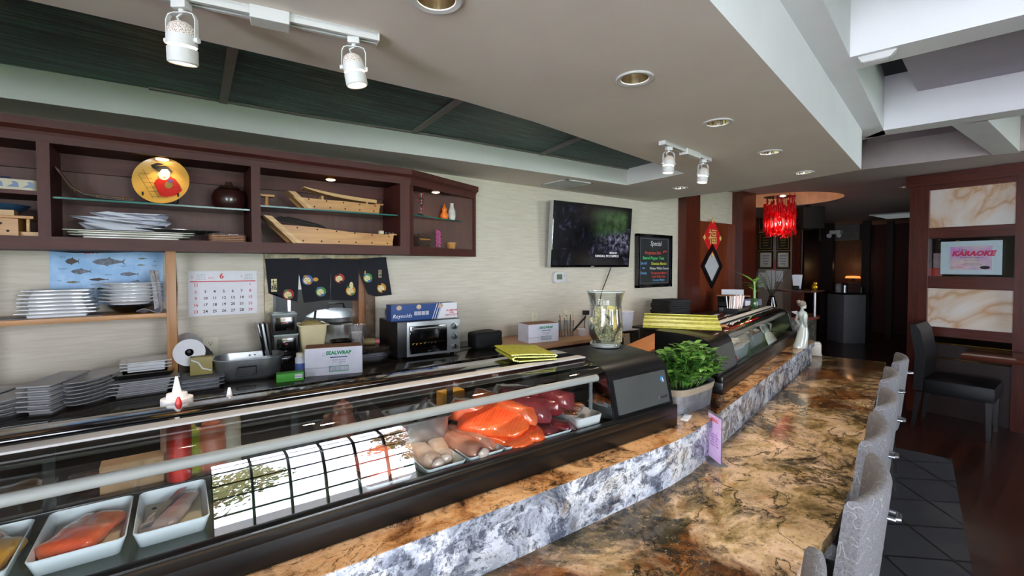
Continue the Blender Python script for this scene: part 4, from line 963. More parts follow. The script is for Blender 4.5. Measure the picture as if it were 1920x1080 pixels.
for k in range(7):
    b = B(); x = p.x-.01+.012*k; b.tube([(x-.06, 2.735+.012*(k % 4), 1.802+.006*(k % 3)), (x+.10, 2.74+.008*(k % 3), 1.778+.004*(k % 2)), (x+.2-.01*k, 2.745, 1.758)], [.008, .007, .004], 7)
    o = obj('dark_stick', b, mat('dark_bark', '1d1712', .8, var=.2)); tag(o, 'dark stick lying in the large wooden serving boat', 'stick', 'dark sticks lying in the large boat')
t = thing('wooden_stand', 'small T-shaped wooden stand on the glass shelf left of the smaller boat', 'stand', (at(500, 383, 2.78).x, 2.78, 1.8705))
b = B(); b.lathe([(0, 0), (.012, 0), (.009, .05), (0, .05)], 12); obj('post', b, PINEZ, t); b = B(); b.box(-.034, .034, -.03, .03, .05, .062, .002); obj('top', b, PINE, t)
for k in range(3):
    b = B(); b.cbox((0, 0, .041), (.012, .10, .082), .004, ry=.22+.05*k); o = obj('grey_plate', b, mat('slate_plate', '5a5856', .4, var=.1), smooth=40); o.location = (1.105+.022*k, 2.80, ZF+.006); tag(o, 'small grey plate standing on edge right of the large boat, %s' % ('leftmost', 'middle one', 'rightmost')[k], 'plate', 'grey plates standing beside the large boat')
b = B(); b.box(-.014, .014, -.012, .012, 0, .02, .002); o = obj('paper_block', b, mat('cream_block', 'd9cfae', .7)); o.location = (at(716, 430, 2.74).x, 2.755, ZF+.0735); tag(o, 'small cream block resting on the stern of the large boat', 'block')
# slanted end bay: blossom, gourd, vase, can; twigs, orchid, basket below
def ep(px, py, dd=.09):
    n_ = Vector((-dn.y, dn.x, 0)); o_ = Vector((XR, CF, 0))+n_*dd; return opl(px, py, o_, n_)
Zs = Z3+.0085
def ez(p, z): return Vector((p.x, p.y, z))
p = ez(ep(789, 400), Zs); t = thing('blossom_branch', 'red and white blossom branch at the left of the slanted cabinet bay', 'ornament', p)
b = B(); b.lathe([(0, 0), (.028, 0), (.024, .012), (0, .014)], 14); obj('foot', b, BLKM, t)
b = B(); b.tube([(0, 0, .01), (.008, 0, .06), (-.006, 0, .11), (.004, 0, .165)], .0025, 6); b.tube([(.006, 0, .05), (.022, 0, .10), (.018, 0, .14)], .0018, 6); b.tube([(-.004, 0, .1), (-.018, 0, .14)], .0018, 6); obj('twig', b, BLKM, t)
rnd = random.Random(4); b = B(); w_ = B()
for k in range(26):
    z = .02+.145*rnd.random(); c = (.02*math.sin(k*2.1), -.006+.012*rnd.random(), z); (b if k % 3 else w_).sph(c, .0055, (1, 1, .8), 7, 5)
obj('red_blossoms', b, mat('blossom_red', 'c02a30', .5, var=.1), t)['kind'] = 'stuff'; obj('white_blossoms', w_, mat('blossom_white', 'd9cfc6', .5), t)['kind'] = 'stuff'
p = ez(ep(833, 404), Zs); b = B(); b.lathe([(0, 0), (.022, 0), (.031, .02), (.028, .04), (.015, .056), (.019, .068), (.017, .082), (.006, .096), (.003, .115), (0, .116)], 22); o = obj('orange_gourd', b, ORANGE, smooth=60); o.location = p; tag(o, 'orange gourd ornament beside the white vase in the slanted bay', 'gourd')
p = ez(ep(847, 406, .08), Zs); b = B(); b.lathe([(0, 0), (.024, 0), (.03, .03), (.027, .07), (.017, .095), (.013, .115), (.016, .125), (.013, .126), (.010, .115), (0, .11)], 22); o = obj('white_vase', b, mat('painted_porcelain', 'd6d2ca', .2, coat=.4, var=.12, vs=30), smooth=60); o.location = p; tag(o, 'slim white porcelain vase right of the orange gourd', 'vase')
p = ez(ep(869, 410, .065), Zs); t = thing('green_tin', 'shiny green tin on a gold base at the right of the slanted bay', 'tin', p)
b = B(); b.box(-.03, .03, -.02, .02, 0, .012, .002); b.box(-.024, .026, -.016, .016, .012, .022, .002); obj('gold_base', b, BRASS, t)
b = B(); b.lathe([(0, .022), (.017, .022), (.017, .08), (.015, .083), (0, .083)], 20); obj('can', b, mat('foil_green', '1c9a4a', .2, metal=.6), t)
pb = ez(ep(797, 462, .09), ZF); rnd = random.Random(8)
for k in range(8):
    b = B(); dx = rnd.uniform(-.02, .02); z = .012+.011*k; b.tube([(-.075, dx, z), (0, dx+rnd.uniform(-.02, .02), z+rnd.uniform(-.004, .006)), (.075, -dx, z+rnd.uniform(-.006, .006))], [.006, .005, .004], 6)
    o = obj('driftwood_stick', b, mat('driftwood', '4a3a2a', .85, var=.2) if k != 4 else PINE); o.location = pb; o.rotation_euler = (0, 0, math.atan2(dv.y, dv.x)); tag(o, 'brown twig in the bundle at the bottom left of the slanted bay', 'twig', 'brown twigs in the slanted bay')
p = ez(ep(822, 458, .075), ZF); t = thing('pink_orchid', 'upright spray of pink blossoms beside the twig bundle', 'flower', p)
b = B(); b.tube([(0, 0, 0), (.004, 0, .06), (-.006, 0, .125)], .002, 6); obj('stem', b, LEAF, t)
b = B(); rnd = random.Random(3)
for k in range(26): a = k*2.4; z = .015+.115*k/26; b.sph((.012*math.cos(a), .010*math.sin(a), z), .009, (1, .6, .8), 7, 5)
obj('blossoms', b, mat('orchid_pink', 'c4488c', .5, var=.12), t)['kind'] = 'stuff'
p = ez(ep(846, 460, .075), ZF); t = thing('wicker_basket', 'small light wicker basket at the bottom of the slanted bay', 'basket', p)
b = B(); b.lathe([(.0, 0), (.03, 0), (.036, .03), (.038, .045), (.034, .045), (.031, .03), (0, .006)], 18); obj('woven_side', b, mat('wicker', 'b07a3c', .6, var=.2, vs=90), t)
b = B(); b.tube([(.037*math.cos(a*PI/10), .037*math.sin(a*PI/10), .045+.002*math.sin(a*3)) for a in range(21)], .003, 6); obj('rim', b, PINEB, t)
p = ez(ep(868, 461, .05), ZF)
for k in range(4): b = B(); b.cbox((0, 0, .018+.004*k), (.075, .012, .004), .001, ry=-.12-.12*k); o = obj('wooden_stick', b, PINEB, smooth=0); o.location = (p.x, p.y+.014*k, p.z); tag(o, 'flat pale wooden stick fanned out right of the wicker basket', 'stick', 'fanned wooden sticks beside the basket')
# left bay at the edge of the frame
t = thing('wave_box', 'pale box with blue wave pattern on the shelf at the left edge', 'box', (-.53, 2.83, 1.8625))
b = B(); b.prism(rrect(.24, .16, .03), 0, .045, bev=.003); obj('body', b, mat('wave_cream', 'd2c7ae', .5, var=.04), t)
b = B()
for k in range(5): b.prism([(-.1+.05*k, -.0806), (-.085+.05*k, -.0806), (-.07+.05*k, -.0806)], 0, 0)
b.bm.free(); b = B()
for k in range(5):
    cx = -.09+.045*k
    b.faces([(cx-.018, -.0812, .012), (cx+.018, -.0812, .012), (cx+.016, -.0812, .03), (cx+.006, -.0812, .037), (cx-.004, -.0812, .034), (cx+.002, -.0812, .026)], [(0, 1, 2, 3, 4, 5)])
obj('wave_print', b, mat('wave_blue', '7f8fb0', .6, var=0), t, smooth=0)
b = B(); b.tube([(-.1, .0, .052), (.03, .01, .052)], .007, 8); o = obj('dark_tube', b, mat('navy_plastic', '2a3350', .4)); o.location = (-.53, 2.80, 1.8628); tag(o, 'thin dark blue tube lying on the wave-patterned box', 'tube')
b = B(); b.lathe([(0, 0), (.05, 0), (.10, .045), (.105, .05), (.10, .05), (.048, .006), (0, .006)], 28); o = obj('blue_bowl', b, mat('blue_glaze', '2c4a66', .25, coat=.3), smooth=60); o.location = (-.555, 2.86, ZF+.085); tag(o, 'dark blue bowl on top of the little wooden bridge at the left edge', 'bowl')
t = thing('wooden_bridge', 'brown wooden serving bridge with round nails at the left edge of the cabinet', 'serving board', (-.50, 2.82, ZF))
b = B(); b.box(-.16, .03, -.08, .08, .0, .072, .002); obj('body', b, PINE, t, smooth=0); b = B(); b.box(-.16, .075, -.085, .085, .072, .084, .002); obj('top_board', b, PINE, t, smooth=0)
b = B(); b.box(.03, .085, -.05, .05, 0, .02, .002); obj('foot_block', b, PINEB, t, smooth=0); b = B(); b.box(-.02, .02, -.087, -.02, .084, .105); obj('end_block', b, PINEB, t, smooth=0)
b = B(); b.lathe([(0, .02), (.006, .02), (.006, .072), (0, .072)], 10, T(.055, -.06)); obj('dowel', b, PINEB, t)
for (xx, zz) in ((-.10, .055), (-.075, .02), (-.02, .05), (.0, .02), (-.08, .045)): b = B(); b.sph((xx, -.081, zz), .005, (1, .5, 1), 8, 6); obj('nail', b, NAILM, t)
# cable clipped along under the cabinet
b = B(); pts = [at(x, y, 2.985) for x, y in ((-40, 466), (60, 467), (140, 473), (230, 472), (318, 470), (328, 490), (331, 540), (330, 600), (333, 660), (334, 720))]
b.tube(pts, .004, 6); o = obj('black_cable', b, BLKM); tag(o, 'thin black cable running under the cabinet and down beside the wooden rack', 'cable')

# ------------------------------------------------------------------ things on the wall
fx0, fx1, fz0, fz1 = -.418, .004, 1.36, 1.628
t = thing('fish_poster', 'light blue 2014 poster of fish kinds on the wall behind the wooden rack', 'poster', ((fx0+fx1)/2, 2.996, (fz0+fz1)/2))
m = NT('poster_blue'); co_ = m.coord(); m.base(m.ramp(m.noise(co_, 7, 4, .6), [(.4, '86b4e0'), (.6, 'a9cdf0'), (.72, 'd4e6f7')])); m.p(.5)
b = B(); b.box(fx0-(fx0+fx1)/2, fx1-(fx0+fx1)/2, -.001, 0, -.134, .134); obj('sheet', b, m.m, t, smooth=0)
lettering('poster_year', '2014', .026, REDI, t, front(-.066, -.0016, .122), bold=.0012)
def fishprint(px, py, L, H, m, k):
    p = at(px, py, 2.995); X, Z = p.x-t.location.x, p.z-t.location.z
    top = [(-.5, 0), (-.42, .22), (-.25, .42), (-.05, .5), (.0, .72), (.06, .45), (.25, .22), (.38, .1), (.5, .55)]
    bot = [(.43, 0), (.5, -.55), (.38, -.1), (.2, -.25), (.0, -.42), (-.05, -.6), (-.15, -.45), (-.35, -.35), (-.46, -.15)]
    b = B(); b.faces([(X+a*L, -.0016, Z+c*H) for a, c in top+bot], [tuple(range(len(top+bot)))]); obj('fish_print', b, m, t, smooth=0)
FD, FS, FG = mat('print_dark', '3a2f2c', .6, var=.15), mat('print_silver', '5f6672', .6, var=.3, vs=60), mat('print_olive', '6a6a4a', .6, var=.2)
for q in ((136, 490, .05, .03, FD), (205, 491, .125, .036, FS), (153, 509, .075, .026, FS), (243, 514, .075, .02, FS), (186, 524, .075, .013, FD), (138, 529, .05, .010, FG), (258, 530, .075, .022, FS), (200, 541, .075, .022, FD), (143, 547, .07, .02, FG), (268, 485, .04, .008, FG), (265, 497, .035, .008, FG)): fishprint(*q, 0)
for (px, py, s) in ((118, 482, 'karei'), (118, 504, 'kanpachi'), (232, 499, 'maguro'), (203, 515, 'sawara'), (290, 515, 'sake'), (176, 533, 'sanma'), (112, 526, 'kisu'), (290, 490, 'ayu'), (290, 498, 'iwashi'), (109, 547, 'tara')):
    p = at(px, py, 2.995); lettering('poster_caption', s, .009, INK, t, front(p.x-t.location.x, -.0016, p.z-t.location.z))
cx0, cz0 = .27, 1.398
t = thing('wall_calendar', 'white wall calendar open at June with red and black dates', 'calendar', (cx0, 2.996, cz0))
b = B(); b.box(-.163, .163, -.001, 0, -.122, .122); obj('sheet', b, PAPER, t, smooth=0)
b = B(); b.box(-.155, .155, -.0016, -.001, .062, .067); obj('red_rule', b, REDI, t, smooth=0)
lettering('month', '6', .04, REDI, t, front(-.01, -.0016, .093), bold=.001); lettering('month_before', '5', .018, REDI, t, front(-.145, -.0016, .09)); lettering('month_after', '7', .018, REDI, t, front(.085, -.0016, .09)); lettering('year', '2014', .012, REDI, t, front(-.06, -.0016, .084))
for sx in (-.105, .12): lettering('small_month', '1 2 3 4 5 6\n7 8 9 10 11\n14 15 16 17\n21 22 23 24', .0085, GREYI, t, front(sx, -.0016, .09))
day = 1
lettering('corner_mark', '日', .022, REDI, t, front(-.128, -.0016, .045))
for row in range(5):
    for c in range(7):
        if row == 0 and c < 6: continue
        if day > 29: break
        x = -.13+.043*c; z = .045-.036*row
        lettering('date', str(day), .021, REDI if c in (0, 6) else INK, t, front(x, -.0016, z), bold=.0004); day += 1
# honey-coloured rack with stacked plates
t = thing('wooden_rack', 'honey-coloured wooden rack with one shelf against the wall at the left', 'rack', (.03, 2.75, .965)); ZK = 1.325
b = B(); b.box(-.018, .022, -.02, .02, 0, 1.622-.965, .002); obj('post', b, PINEZ, t); b = B(); b.box(-.70, -.66, -.02, .02, 0, .657, .002); obj('post', b, PINEZ, t)
b = B(); b.box(-.66, -.018, -.02, .23, ZK-.965-.022, ZK-.965, .002); obj('shelf_board', b, PINE, t)
b = B(); b.box(-.018, .022, .02, .24, ZK-.965-.05, ZK-.965-.022); b.box(-.70, -.66, .02, .24, ZK-.965-.05, ZK-.965-.022); obj('bracket', b, PINE, t, smooth=0)
def stack(n, base, dz, fn, namer, group):
    for k in range(n): o = fn(k); o.location = (base[0]+random.uniform(-.006, .006), base[1]+random.uniform(-.004, .004), base[2]+dz*k); tag(o, namer(k, n), o['category'], group)
def rectplate(L, Wd, h, m, name='rectangular_plate'):
    b = B(); rg = lambda k, zz, j=1: [(a, c, zz) for a, c in rrect(L*k, Wd*k, .008, 2)]
    b.loft([rg(.72, 0), rg(.74, h*.35), rg(1, h*.8), rg(1, h), rg(.97, h), rg(.78, h*.55)]); o = obj(name, b, m, smooth=30); o['category'] = 'plate'; return o
def ovalplate(rx, ry, h, m, name='oval_plate'):
    b = B(); e = lambda k, zz: [(rx*k*math.cos(a), ry*k*math.sin(a), zz) for a in [2*PI*i/36 for i in range(36)]]
    b.loft([e(.55, 0), e(.6, h*.25), e(1, h*.85), e(1, h), e(.97, h), e(.62, h*.4)]); o = obj(name, b, m, smooth=50); o['category'] = 'plate'; return o
def order(k, n): return 'lowest' if k == 0 else ('topmost' if k == n-1 else ('%s from the bottom' % ['', 'second', 'third', 'fourth', 'fifth', 'sixth', 'seventh'][k]))
stack(7, (-.365, 2.84, ZK+.002), .0158, lambda k: rectplate(.26-.007*k, .17, .022, CERAM), lambda k, n: 'white rectangular plate on the wooden rack shelf, %s of its stack' % order(k, n), 'white rectangular plates on the rack')
b = B(); b.box(-.2, .16, -.08, .08, 0, .0015); o = obj('grey_board', b, mat('grey_sheet', '8d8c90', .5)); o.location = (-.38, 2.835, ZK+.0003); tag(o, 'thin grey sheet under the rectangular plates on the rack', 'sheet')
for k in range(6):
    b = B(); q = .122-.002*(k % 2); b.lathe([(0, 0), (.075, 0), (.078, .006), (q, .019), (q, .0215), (.08, .010), (0, .010)], 36); o = obj('round_plate', b, CERAM, smooth=50); o.location = (-.122+random.uniform(-.004, .004), 2.86, ZK+.042+.0162*k)
    tag(o, 'round white plate on the rack shelf, %s of its stack' % order(k, 6), 'plate', 'round white plates on the rack')
b = B(); b.lathe([(0, 0), (.05, 0), (.085, .03), (.088, .034), (.084, .034), (.05, .006), (0, .006)], 24); o = obj('black_bowl', b, BLKG, smooth=50); o.location = (-.122, 2.86, ZK+.002); tag(o, 'black bowl under the round plates on the rack', 'bowl')
b = B(); b.grid(lambda u, v: (.03*(u-.5)+.02*v-.005*math.sin(u*14), .05*(u-.5), .20*(1-v)-.004+.012*math.sin(u*9)*v), 10, 16); b.solid(.004); b.jitter(.004, 25); o = obj('folded_newspaper', b, mat('newsprint', 'a5a3a6', .9, var=.18, vs=60)); o.location = (-.035, 2.80, ZK+.005); tag(o, 'folded newspaper hanging down beside the round plates on the rack', 'newspaper')
b = B(); b.grid(lambda u, v: (.09*(u-.5), .06*(v-.5), .008+.012*math.sin(u*5)*math.sin(v*4+1)), 8, 8); b.solid(.004); o = obj('grey_cloth', b, mat('grey_rag', '77757a', .95, var=.15)); o.location = (-.055, 2.77, ZK+.006); tag(o, 'small grey rag in front of the black bowl on the rack', 'cloth')
# paper towel on its arm
pt_ = at(355, 661, 2.72)
t = thing('paper_towel', 'white paper towel roll with its end to the room, beside the rack post', 'paper towel', (pt_.x, 2.72, pt_.z))
RY = Matrix.Rotation(R(-90), 4, 'X')
b = B(); b.lathe([(.018, 0), (.066, 0), (.066, .26), (.018, .26)], 36, RY, cap=False)
b.lathe([(.018, 0), (.018, .26)], 24, RY, cap=False); obj('roll', b, PAPER, t)
b = B(); b.lathe([(.0175, .001), (.0175, .26)], 20, RY, cap=False); obj('core', b, mat('dark_core', '3a332c', .8), t)
b = B(); b.lathe([(0, .03), (.008, .03), (.008, .277), (0, .277)], 12, RY); b.box(-.03, .03, .268, .277, -.03, .03); obj('holder_arm', b, BLK, t)
for nm, px, py, kk in (('near the paper towel roll', 395, 652, 0), ('right of the second carton', 1003, 598, 0), ('left of the tip jar', 1062, 592, 1)):
    p = at(px, py, 2.99); t = thing('wall_outlet', 'ivory %s on the wall %s' % ('cable plate' if kk else 'power outlet', nm), 'outlet', (p.x, 2.9985, p.z))
    b = B(); b.box(-.037, .037, -.006, 0, -.058, .058, .003); obj('plate', b, IVORY, t)
    for z in ((-.026, .026) if not kk else ()):
        b = B(); b.lathe([(0, 0), (.017, 0), (.017, .002), (0, .002)], 18, T(0, -.006, z) @ Matrix.Rotation(R(90), 4, 'X')); s = obj('socket', b, IVORY, t)
        b = B(); b.box(-.008, -.006, -.0085, -.008, z-.004, z+.006); b.box(.006, .008, -.0085, -.008, z-.004, z+.006); b.box(-.0025, .0025, -.0085, -.008, z-.012, z-.007); obj('socket_slot', b, INK, s, smooth=0)
    if kk: b = B(); b.lathe([(0, 0), (.006, 0), (.005, .006), (0, .006)], 12, T(0, -.006, 0) @ Matrix.Rotation(R(90), 4, 'X')); obj('jack', b, BLK, t)
# television
p = at(1036, 374, 2.88)
t = thing('television', 'flat black television tilted forward on the wall, showing dark footage with credits', 'television', M=T(3.150, 2.90, 1.822, R(-1.5), R(4)))
TWd, TH = 1.02, .575
b = B(); b.box(-TWd/2, TWd/2, -.02, .025, -TH/2, TH/2, .006); obj('bezel', b, BLKG, t)
b = B(); b.box(-TWd/2-.002, -TWd/2, -.021, .02, -TH/2, TH/2); obj('silver_edge', b, ALU, t, smooth=0)
def footage():
    m = NT('screen_picture'); co_ = m.coord(); s = m.n('ShaderNodeSeparateXYZ'); m.l(co_, s.inputs[0])
    a = m.noise(co_, 7, 8, .7, 1.2); c = m.ramp(a, [(.42, '020203'), (.56, '0a0b12'), (.66, '32324c'), (.8, 'a0a0b8')])
    def band(out, lo, hi): return m.ramp(out, [(lo[0], '000000'), (lo[1], 'ffffff'), (hi[0], 'ffffff'), (hi[1], '000000')])
    def rm(o, a0, a1):
        n = m.n('ShaderNodeMapRange'); n.inputs[1].default_value = a0; n.inputs[2].default_value = a1; m.l(o, n.inputs[0]); return n.outputs[0]
    gx = band(rm(s.outputs[0], -.5, .5), (.42, .66), (.9, .98)); gz = band(rm(s.outputs[2], -.29, .29), (.45, .62), (.84, .96))
    g = m.n('ShaderNodeMath', operation='MULTIPLY'); m.l(gx, g.inputs[0]); m.l(gz, g.inputs[1])
    c = m.mix(g.outputs[0], c, m.ramp(m.noise(co_, 11, 6, .6), [(.4, '1c2c18'), (.7, '3c5a36')]))
    mk = band(rm(s.outputs[0], -.5, .5), (.5, .85), (.97, 1)); mz = band(rm(s.outputs[2], -.29, .29), (.2, .35), (.5, .62))
    g2 = m.n('ShaderNodeMath', operation='MULTIPLY'); m.l(mk, g2.inputs[0]); m.l(mz, g2.inputs[1])
    c = m.mix(g2.outputs[0], c, m.ramp(m.noise(co_, 30, 6, .7), [(.45, '14141c'), (.62, '6a6a80'), (.75, 'c0c0cc')]))
    m.base('050506'); m.l(c, m.b.inputs['Emission Color']); m.b.inputs['Emission Strength'].default_value = .8; return m.p(.12)
b = B(); b.box(-TWd/2+.014, TWd/2-.014, -.0215, -.0202, -TH/2+.022, TH/2-.014)
mt = footage(); mt.node_tree.nodes['Principled BSDF'].inputs['Emission Strength'].default_value = 1.3; obj('screen', b, mt, t, smooth=0)
CRED = mat('credit_white', 'e8e8f0', .5, var=0, emis='e8e8f0', es=.6)
lettering('credit_line', 'EDITED BY', .022, CRED, t, front(.27, -.0222, -.152)); lettering('credit_name', 'RANDALL MCCORMICK', .03, CRED, t, front(.19, -.0222, -.182))
b = B(); b.box(-.02, .02, -.0235, -.0215, -TH/2+.005, -TH/2+.013); obj('logo_plate', b, STEEL, t, smooth=0)
b = B(); b.box(-.15, .15, .025, .085, -.12, .12); obj('wall_bracket', b, BLKM, t, smooth=0)
b = B(); b.tube([at(1146, 500, 2.95), at(1138, 522, 2.97), at(1128, 548, 2.975), at(1120, 590, 2.98), at(1116, 640, 2.98)], .005, 6); o = obj('screen_cable', b, BLKM); tag(o, 'black cable hanging from the television behind the tip jar', 'cable')
p = at(1048, 520, 2.99); t = thing('thermostat', 'white thermostat with a green display below the television', 'thermostat', (p.x, 2.999, p.z))
b = B(); b.prism(rrect(.155, .10, .03), 0, .03, M=FRONT, bev=.006); obj('housing', b, WHITE, t)
b = B(); b.box(-.045, .02, -.0315, -.029, -.018, .028); obj('display', b, mat('lcd_green', '4a5a44', .3), t, smooth=0)
for k in range(3): b = B(); b.box(-.035+.025*k, -.022+.025*k, -.032, -.0295, -.038, -.030, .001); obj('button', b, ALU, t)
b = B(); b.sph((.045, -.03, .012), .012, (1, .4, 1)); obj('dial', b, ALU, t)
# chalkboard
t = thing('special_board', 'black framed chalkboard of specials in coloured chalk, right of the television', 'chalkboard', (4.20, 2.985, 1.60), R(0)); BW, BH = .61, .565
b = B()
for q in ((-BW/2, BW/2, BH/2-.03, BH/2), (-BW/2, BW/2, -BH/2, -BH/2+.03), (-BW/2, -BW/2+.035, -BH/2, BH/2), (BW/2-.035, BW/2, -BH/2, BH/2)): b.box(q[0], q[1], -.03, .012, q[2], q[3], .004)
obj('frame', b, BLKG, t); b = B(); b.box(-BW/2+.02, BW/2-.02, -.012, .0, -BH/2+.02, BH/2-.02); obj('board', b, mat('chalkboard_black', '15181a', .7, var=.15), t, smooth=0)
b = B(); e_ = BW/2-.055; f_ = BH/2-.05
for q in ((-e_, e_, f_, f_+.003), (-e_, e_, -f_-.003, -f_), (-e_, -e_+.003, -f_, f_), (e_-.003, e_, -f_, f_)): b.box(q[0], q[1], -.0135, -.012, q[2], q[3])
obj('chalk_border', b, GREYI, t, smooth=0)
CHK = {k: mat('chalk_'+k, v, .8, var=.05, vs=80) for k, v in dict(white='e2e2e2', red='e0483c', green='52d07a', yellow='e0d84a', blue='6aa8e0').items()}
for s, sz, col, x, z, sh in (('Special', .072, 'white', .02, .185, .25), ('Forgotten Fish', .047, 'red', -.03, .085, .15), ('grilled', .03, 'red', .185, .105, .1), ('Seared Pepper Tuna', .046, 'green', -.02, .03, .15), ('Special', .04, 'blue', -.19, -.025, .1), ('new', .03, 'blue', -.19, -.075, .1), ('Drinks', .04, 'blue', -.19, -.13, .1), ('Tiramisu Martini', .042, 'yellow', .075, -.03, .1), ('Winter White Cosmo', .038, 'white', .085, -.08, .1), ('Pomegranate Martini', .033, 'red', .08, -.13, .1), ('Peach Bellini Cup', .033, 'red', .075, -.168, .1), ('Coconut Mojito', .033, 'blue', .075, -.205, .1)):
    lettering('chalk_writing', s, sz, CHK[col], t, front(x, -.0135, z), shear=sh, bold=.0003)
# ------------------------------------------------------------------ chefs' back counter
ZK0 = .97
b = B(); b.box(-2.4, 1.96, 2.40, 2.999, .93, ZK0, .004); o = obj('back_counter', b, GRAND, smooth=20); tag(o, 'dark granite counter along the back wall behind the fish case', 'counter')
b = B(); b.box(-2.4, 1.95, 2.45, 2.999, 0, .929); o = obj('counter_cabinet', b, DARKW, smooth=0); tag(o, 'dark cabinet body under the granite back counter', 'cabinet')
t = thing('side_counter', 'dark wooden side counter with a tan edge, right of the granite back counter', 'counter', (1.97, 2.5, 0))
b = B(); b.box(0, 1.15, .01, .497, .02, .939); obj('body', b, DARKW, t, smooth=0)
b = B(); b.box(0, 1.16, 0, .497, .94, .969, .003); obj('top', b, mat('tan_laminate', 'b98a62', .5, var=.04), t)
def zk(px, py, z=ZK0): p = oz(px, py, z); return Vector((p.x, p.y, z+.0005))
GP = mat('grey_white_plate', 'c3c2c4', .3, coat=.2, var=.02)
# stacks of plates at the left
for k in range(7):
    o = ovalplate(.155, .062, .019, GP); p = Vector((-.238, 2.66, ZK0+.0005)); o.location = (p.x+random.uniform(-.004, .004), p.y, p.z+.0148*k); o.rotation_euler = (0, 0, R(64)); tag(o, 'long oval plate, %s of the seven beside the wooden rack post' % order(k, 7), 'plate', 'oval plates on the back counter')
for k in range(6):
    o = rectplate(.28, .105, .026, GP); o.location = (-.355+random.uniform(-.003, .003), 2.62, ZK0+.0005+.0185*k); o.rotation_euler = (0, 0, R(70)); tag(o, 'narrow rectangular plate, %s of the six between the two oval stacks' % order(k, 6), 'plate', 'narrow rectangular plates on the back counter')
for k in range(4):
    o = ovalplate(.15, .056, .022, GP); o.location = (-.465+random.uniform(-.003, .003), 2.63, ZK0+.0005+.0165*k); o.rotation_euler = (0, 0, R(64)); tag(o, 'long oval plate, %s of the four left of the narrow rectangular stack' % order(k, 4), 'plate', 'boat-shaped plates at the left')
for k in range(4):
    o = rectplate(.26, .12, .024, GP); o.location = (-.585, 2.68, ZK0+.0005+.0175*k); o.rotation_euler = (0, 0, R(66)); tag(o, 'grey plate at the left edge of the counter, %s of its stack' % order(k, 4), 'plate', 'grey plates at the left edge')
for k in range(4):
    o = rectplate(.25, .22, .02, GP, 'square_plate'); o.location = (-.085+.004*k, 2.72, ZK0+.0005+.0155*k); o.rotation_euler = (0, 0, R(3)); tag(o, 'large square plate under the black tray, %s of its stack' % order(k, 4), 'plate', 'large square plates on the back counter')
b = B(); b.loft([[(a, c, z) for a, c in rrect(w_, d_, .01, 2)] for w_, d_, z in ((.2, .16, 0), (.23, .2, .022), (.224, .194, .022), (.195, .155, .005))]); o = obj('black_tray', b, BLKG, smooth=30); o.location = (-.075, 2.745, ZK0+.069); tag(o, 'black square tray between the large square plates and the three small ones', 'tray')
for k in range(3):
    o = rectplate(.19, .17, .018, CERAM, 'square_plate'); o.location = (-.066, 2.76, ZK0+.0925+.0145*k); tag(o, 'white square plate stacked on the black tray, %s of three' % order(k, 3), 'plate', 'white square plates on the black tray')
# grey trays, the yellow-labelled box, roasting pan
for k in range(3):
    p = zk(375, 731); slabtray('grey_tray', .135, 2.66, ZK0+.0005+.0165*k, .19, .19, .018, mat('grey_tray_plastic', '8a8b90', .4, var=.03), 'flat grey tray under the yellow-labelled box, %s of three' % order(k, 3), 'grey trays beside the rack post', rot=0)
t = thing('yellow_label_box', 'small box with a yellow label and white swoosh, on the grey trays', 'box', (.145, 2.70, ZK0+.052), R(-4))
b = B(); b.box(-.045, .045, -.04, .05, 0, .085, .002); obj('body', b, mat('dull_yellow', '9c8c4e', .5, var=.05), t)
b = B(); b.tube([(-.04, -.0412, .075), (-.012, -.0412, .06), (.005, -.0412, .03), (.04, -.0412, .018)], .0035, 6); obj('swoosh_print', b, WHI, t)
b = B(); b.prism([(-.04, 0), (.04, 0), (.02, .03), (0, .05), (-.02, .03)], -.002, .002, T(.01, .03, .085) @ FRONT); obj('dark_flap', b, BLKM, t, smooth=0)
t = thing('roasting_pan', 'oval-cornered grey metal roasting pan with a wire handle', 'pan', (.35, 2.72, ZK0+.0005), R(-6))
def rr(w_, d_, z, r): return [(a, c, z) for a, c in rrect(w_, d_, r, 6)]
b = B(); b.loft([rr(.255, .17, 0, .06), rr(.29, .205, .02, .075), rr(.31, .225, .105, .08), rr(.326, .241, .108, .085), rr(.326, .241, .113, .085), rr(.306, .221, .112, .08), rr(.284, .2, .022, .07), rr(.25, .165, .006, .06)]); obj('body', b, mat('pan_steel', 'a9acae', .32, metal=.85, var=.06, vs=30), t, smooth=50)
b = B(); b.tube([(-.05, -.118, .075), (-.05, -.126, .035), (.03, -.126, .035), (.03, -.118, .075), (-.05, -.118, .075)], .0035, 8); obj('wire_handle', b, BLK, t)
for s in (-.012, .012):
    b = B(); b.sph((.02+s, .100, .095), .0045); obj('rivet', b, STEELD, t)
# hatch frame, granite sill, noren
t = thing('window_5', '', '', (0, 3.0, 0)); del t['label']; del t['category']; t['kind'] = 'structure'
b = B(); b.box(HX0-.03, HX0+.012, -.02, -.001, HZ0, HZ1+.03, .002); b.box(HX0+.001, HX0+.012, -.001, .12, HZ0, HZ1-.012); obj('left_jamb', b, mat('worn_cream_paint', 'b9ae90', .6, var=.2, vs=25), t)
b = B(); b.box(HX1-.11, HX1-.0705, -.012, .12, HZ0, HZ1-.012, .002); obj('wooden_post', b, wood('rust_post', '7a4a28', 'a06a3c', 2, .5), t)
b = B(); b.box(HX1-.07, HX1-.002, -.018, .12, HZ0, HZ1-.012, .002); obj('right_jamb', b, mat('dark_worn_wood', '5a4634', .6, var=.3, vs=25), t)
b = B(); b.box(HX0+.012, HX1+.05, -.012, -.001, HZ1-.01, HZ1+.028, .002); obj('lintel', b, MATS['worn_cream_paint'], t)
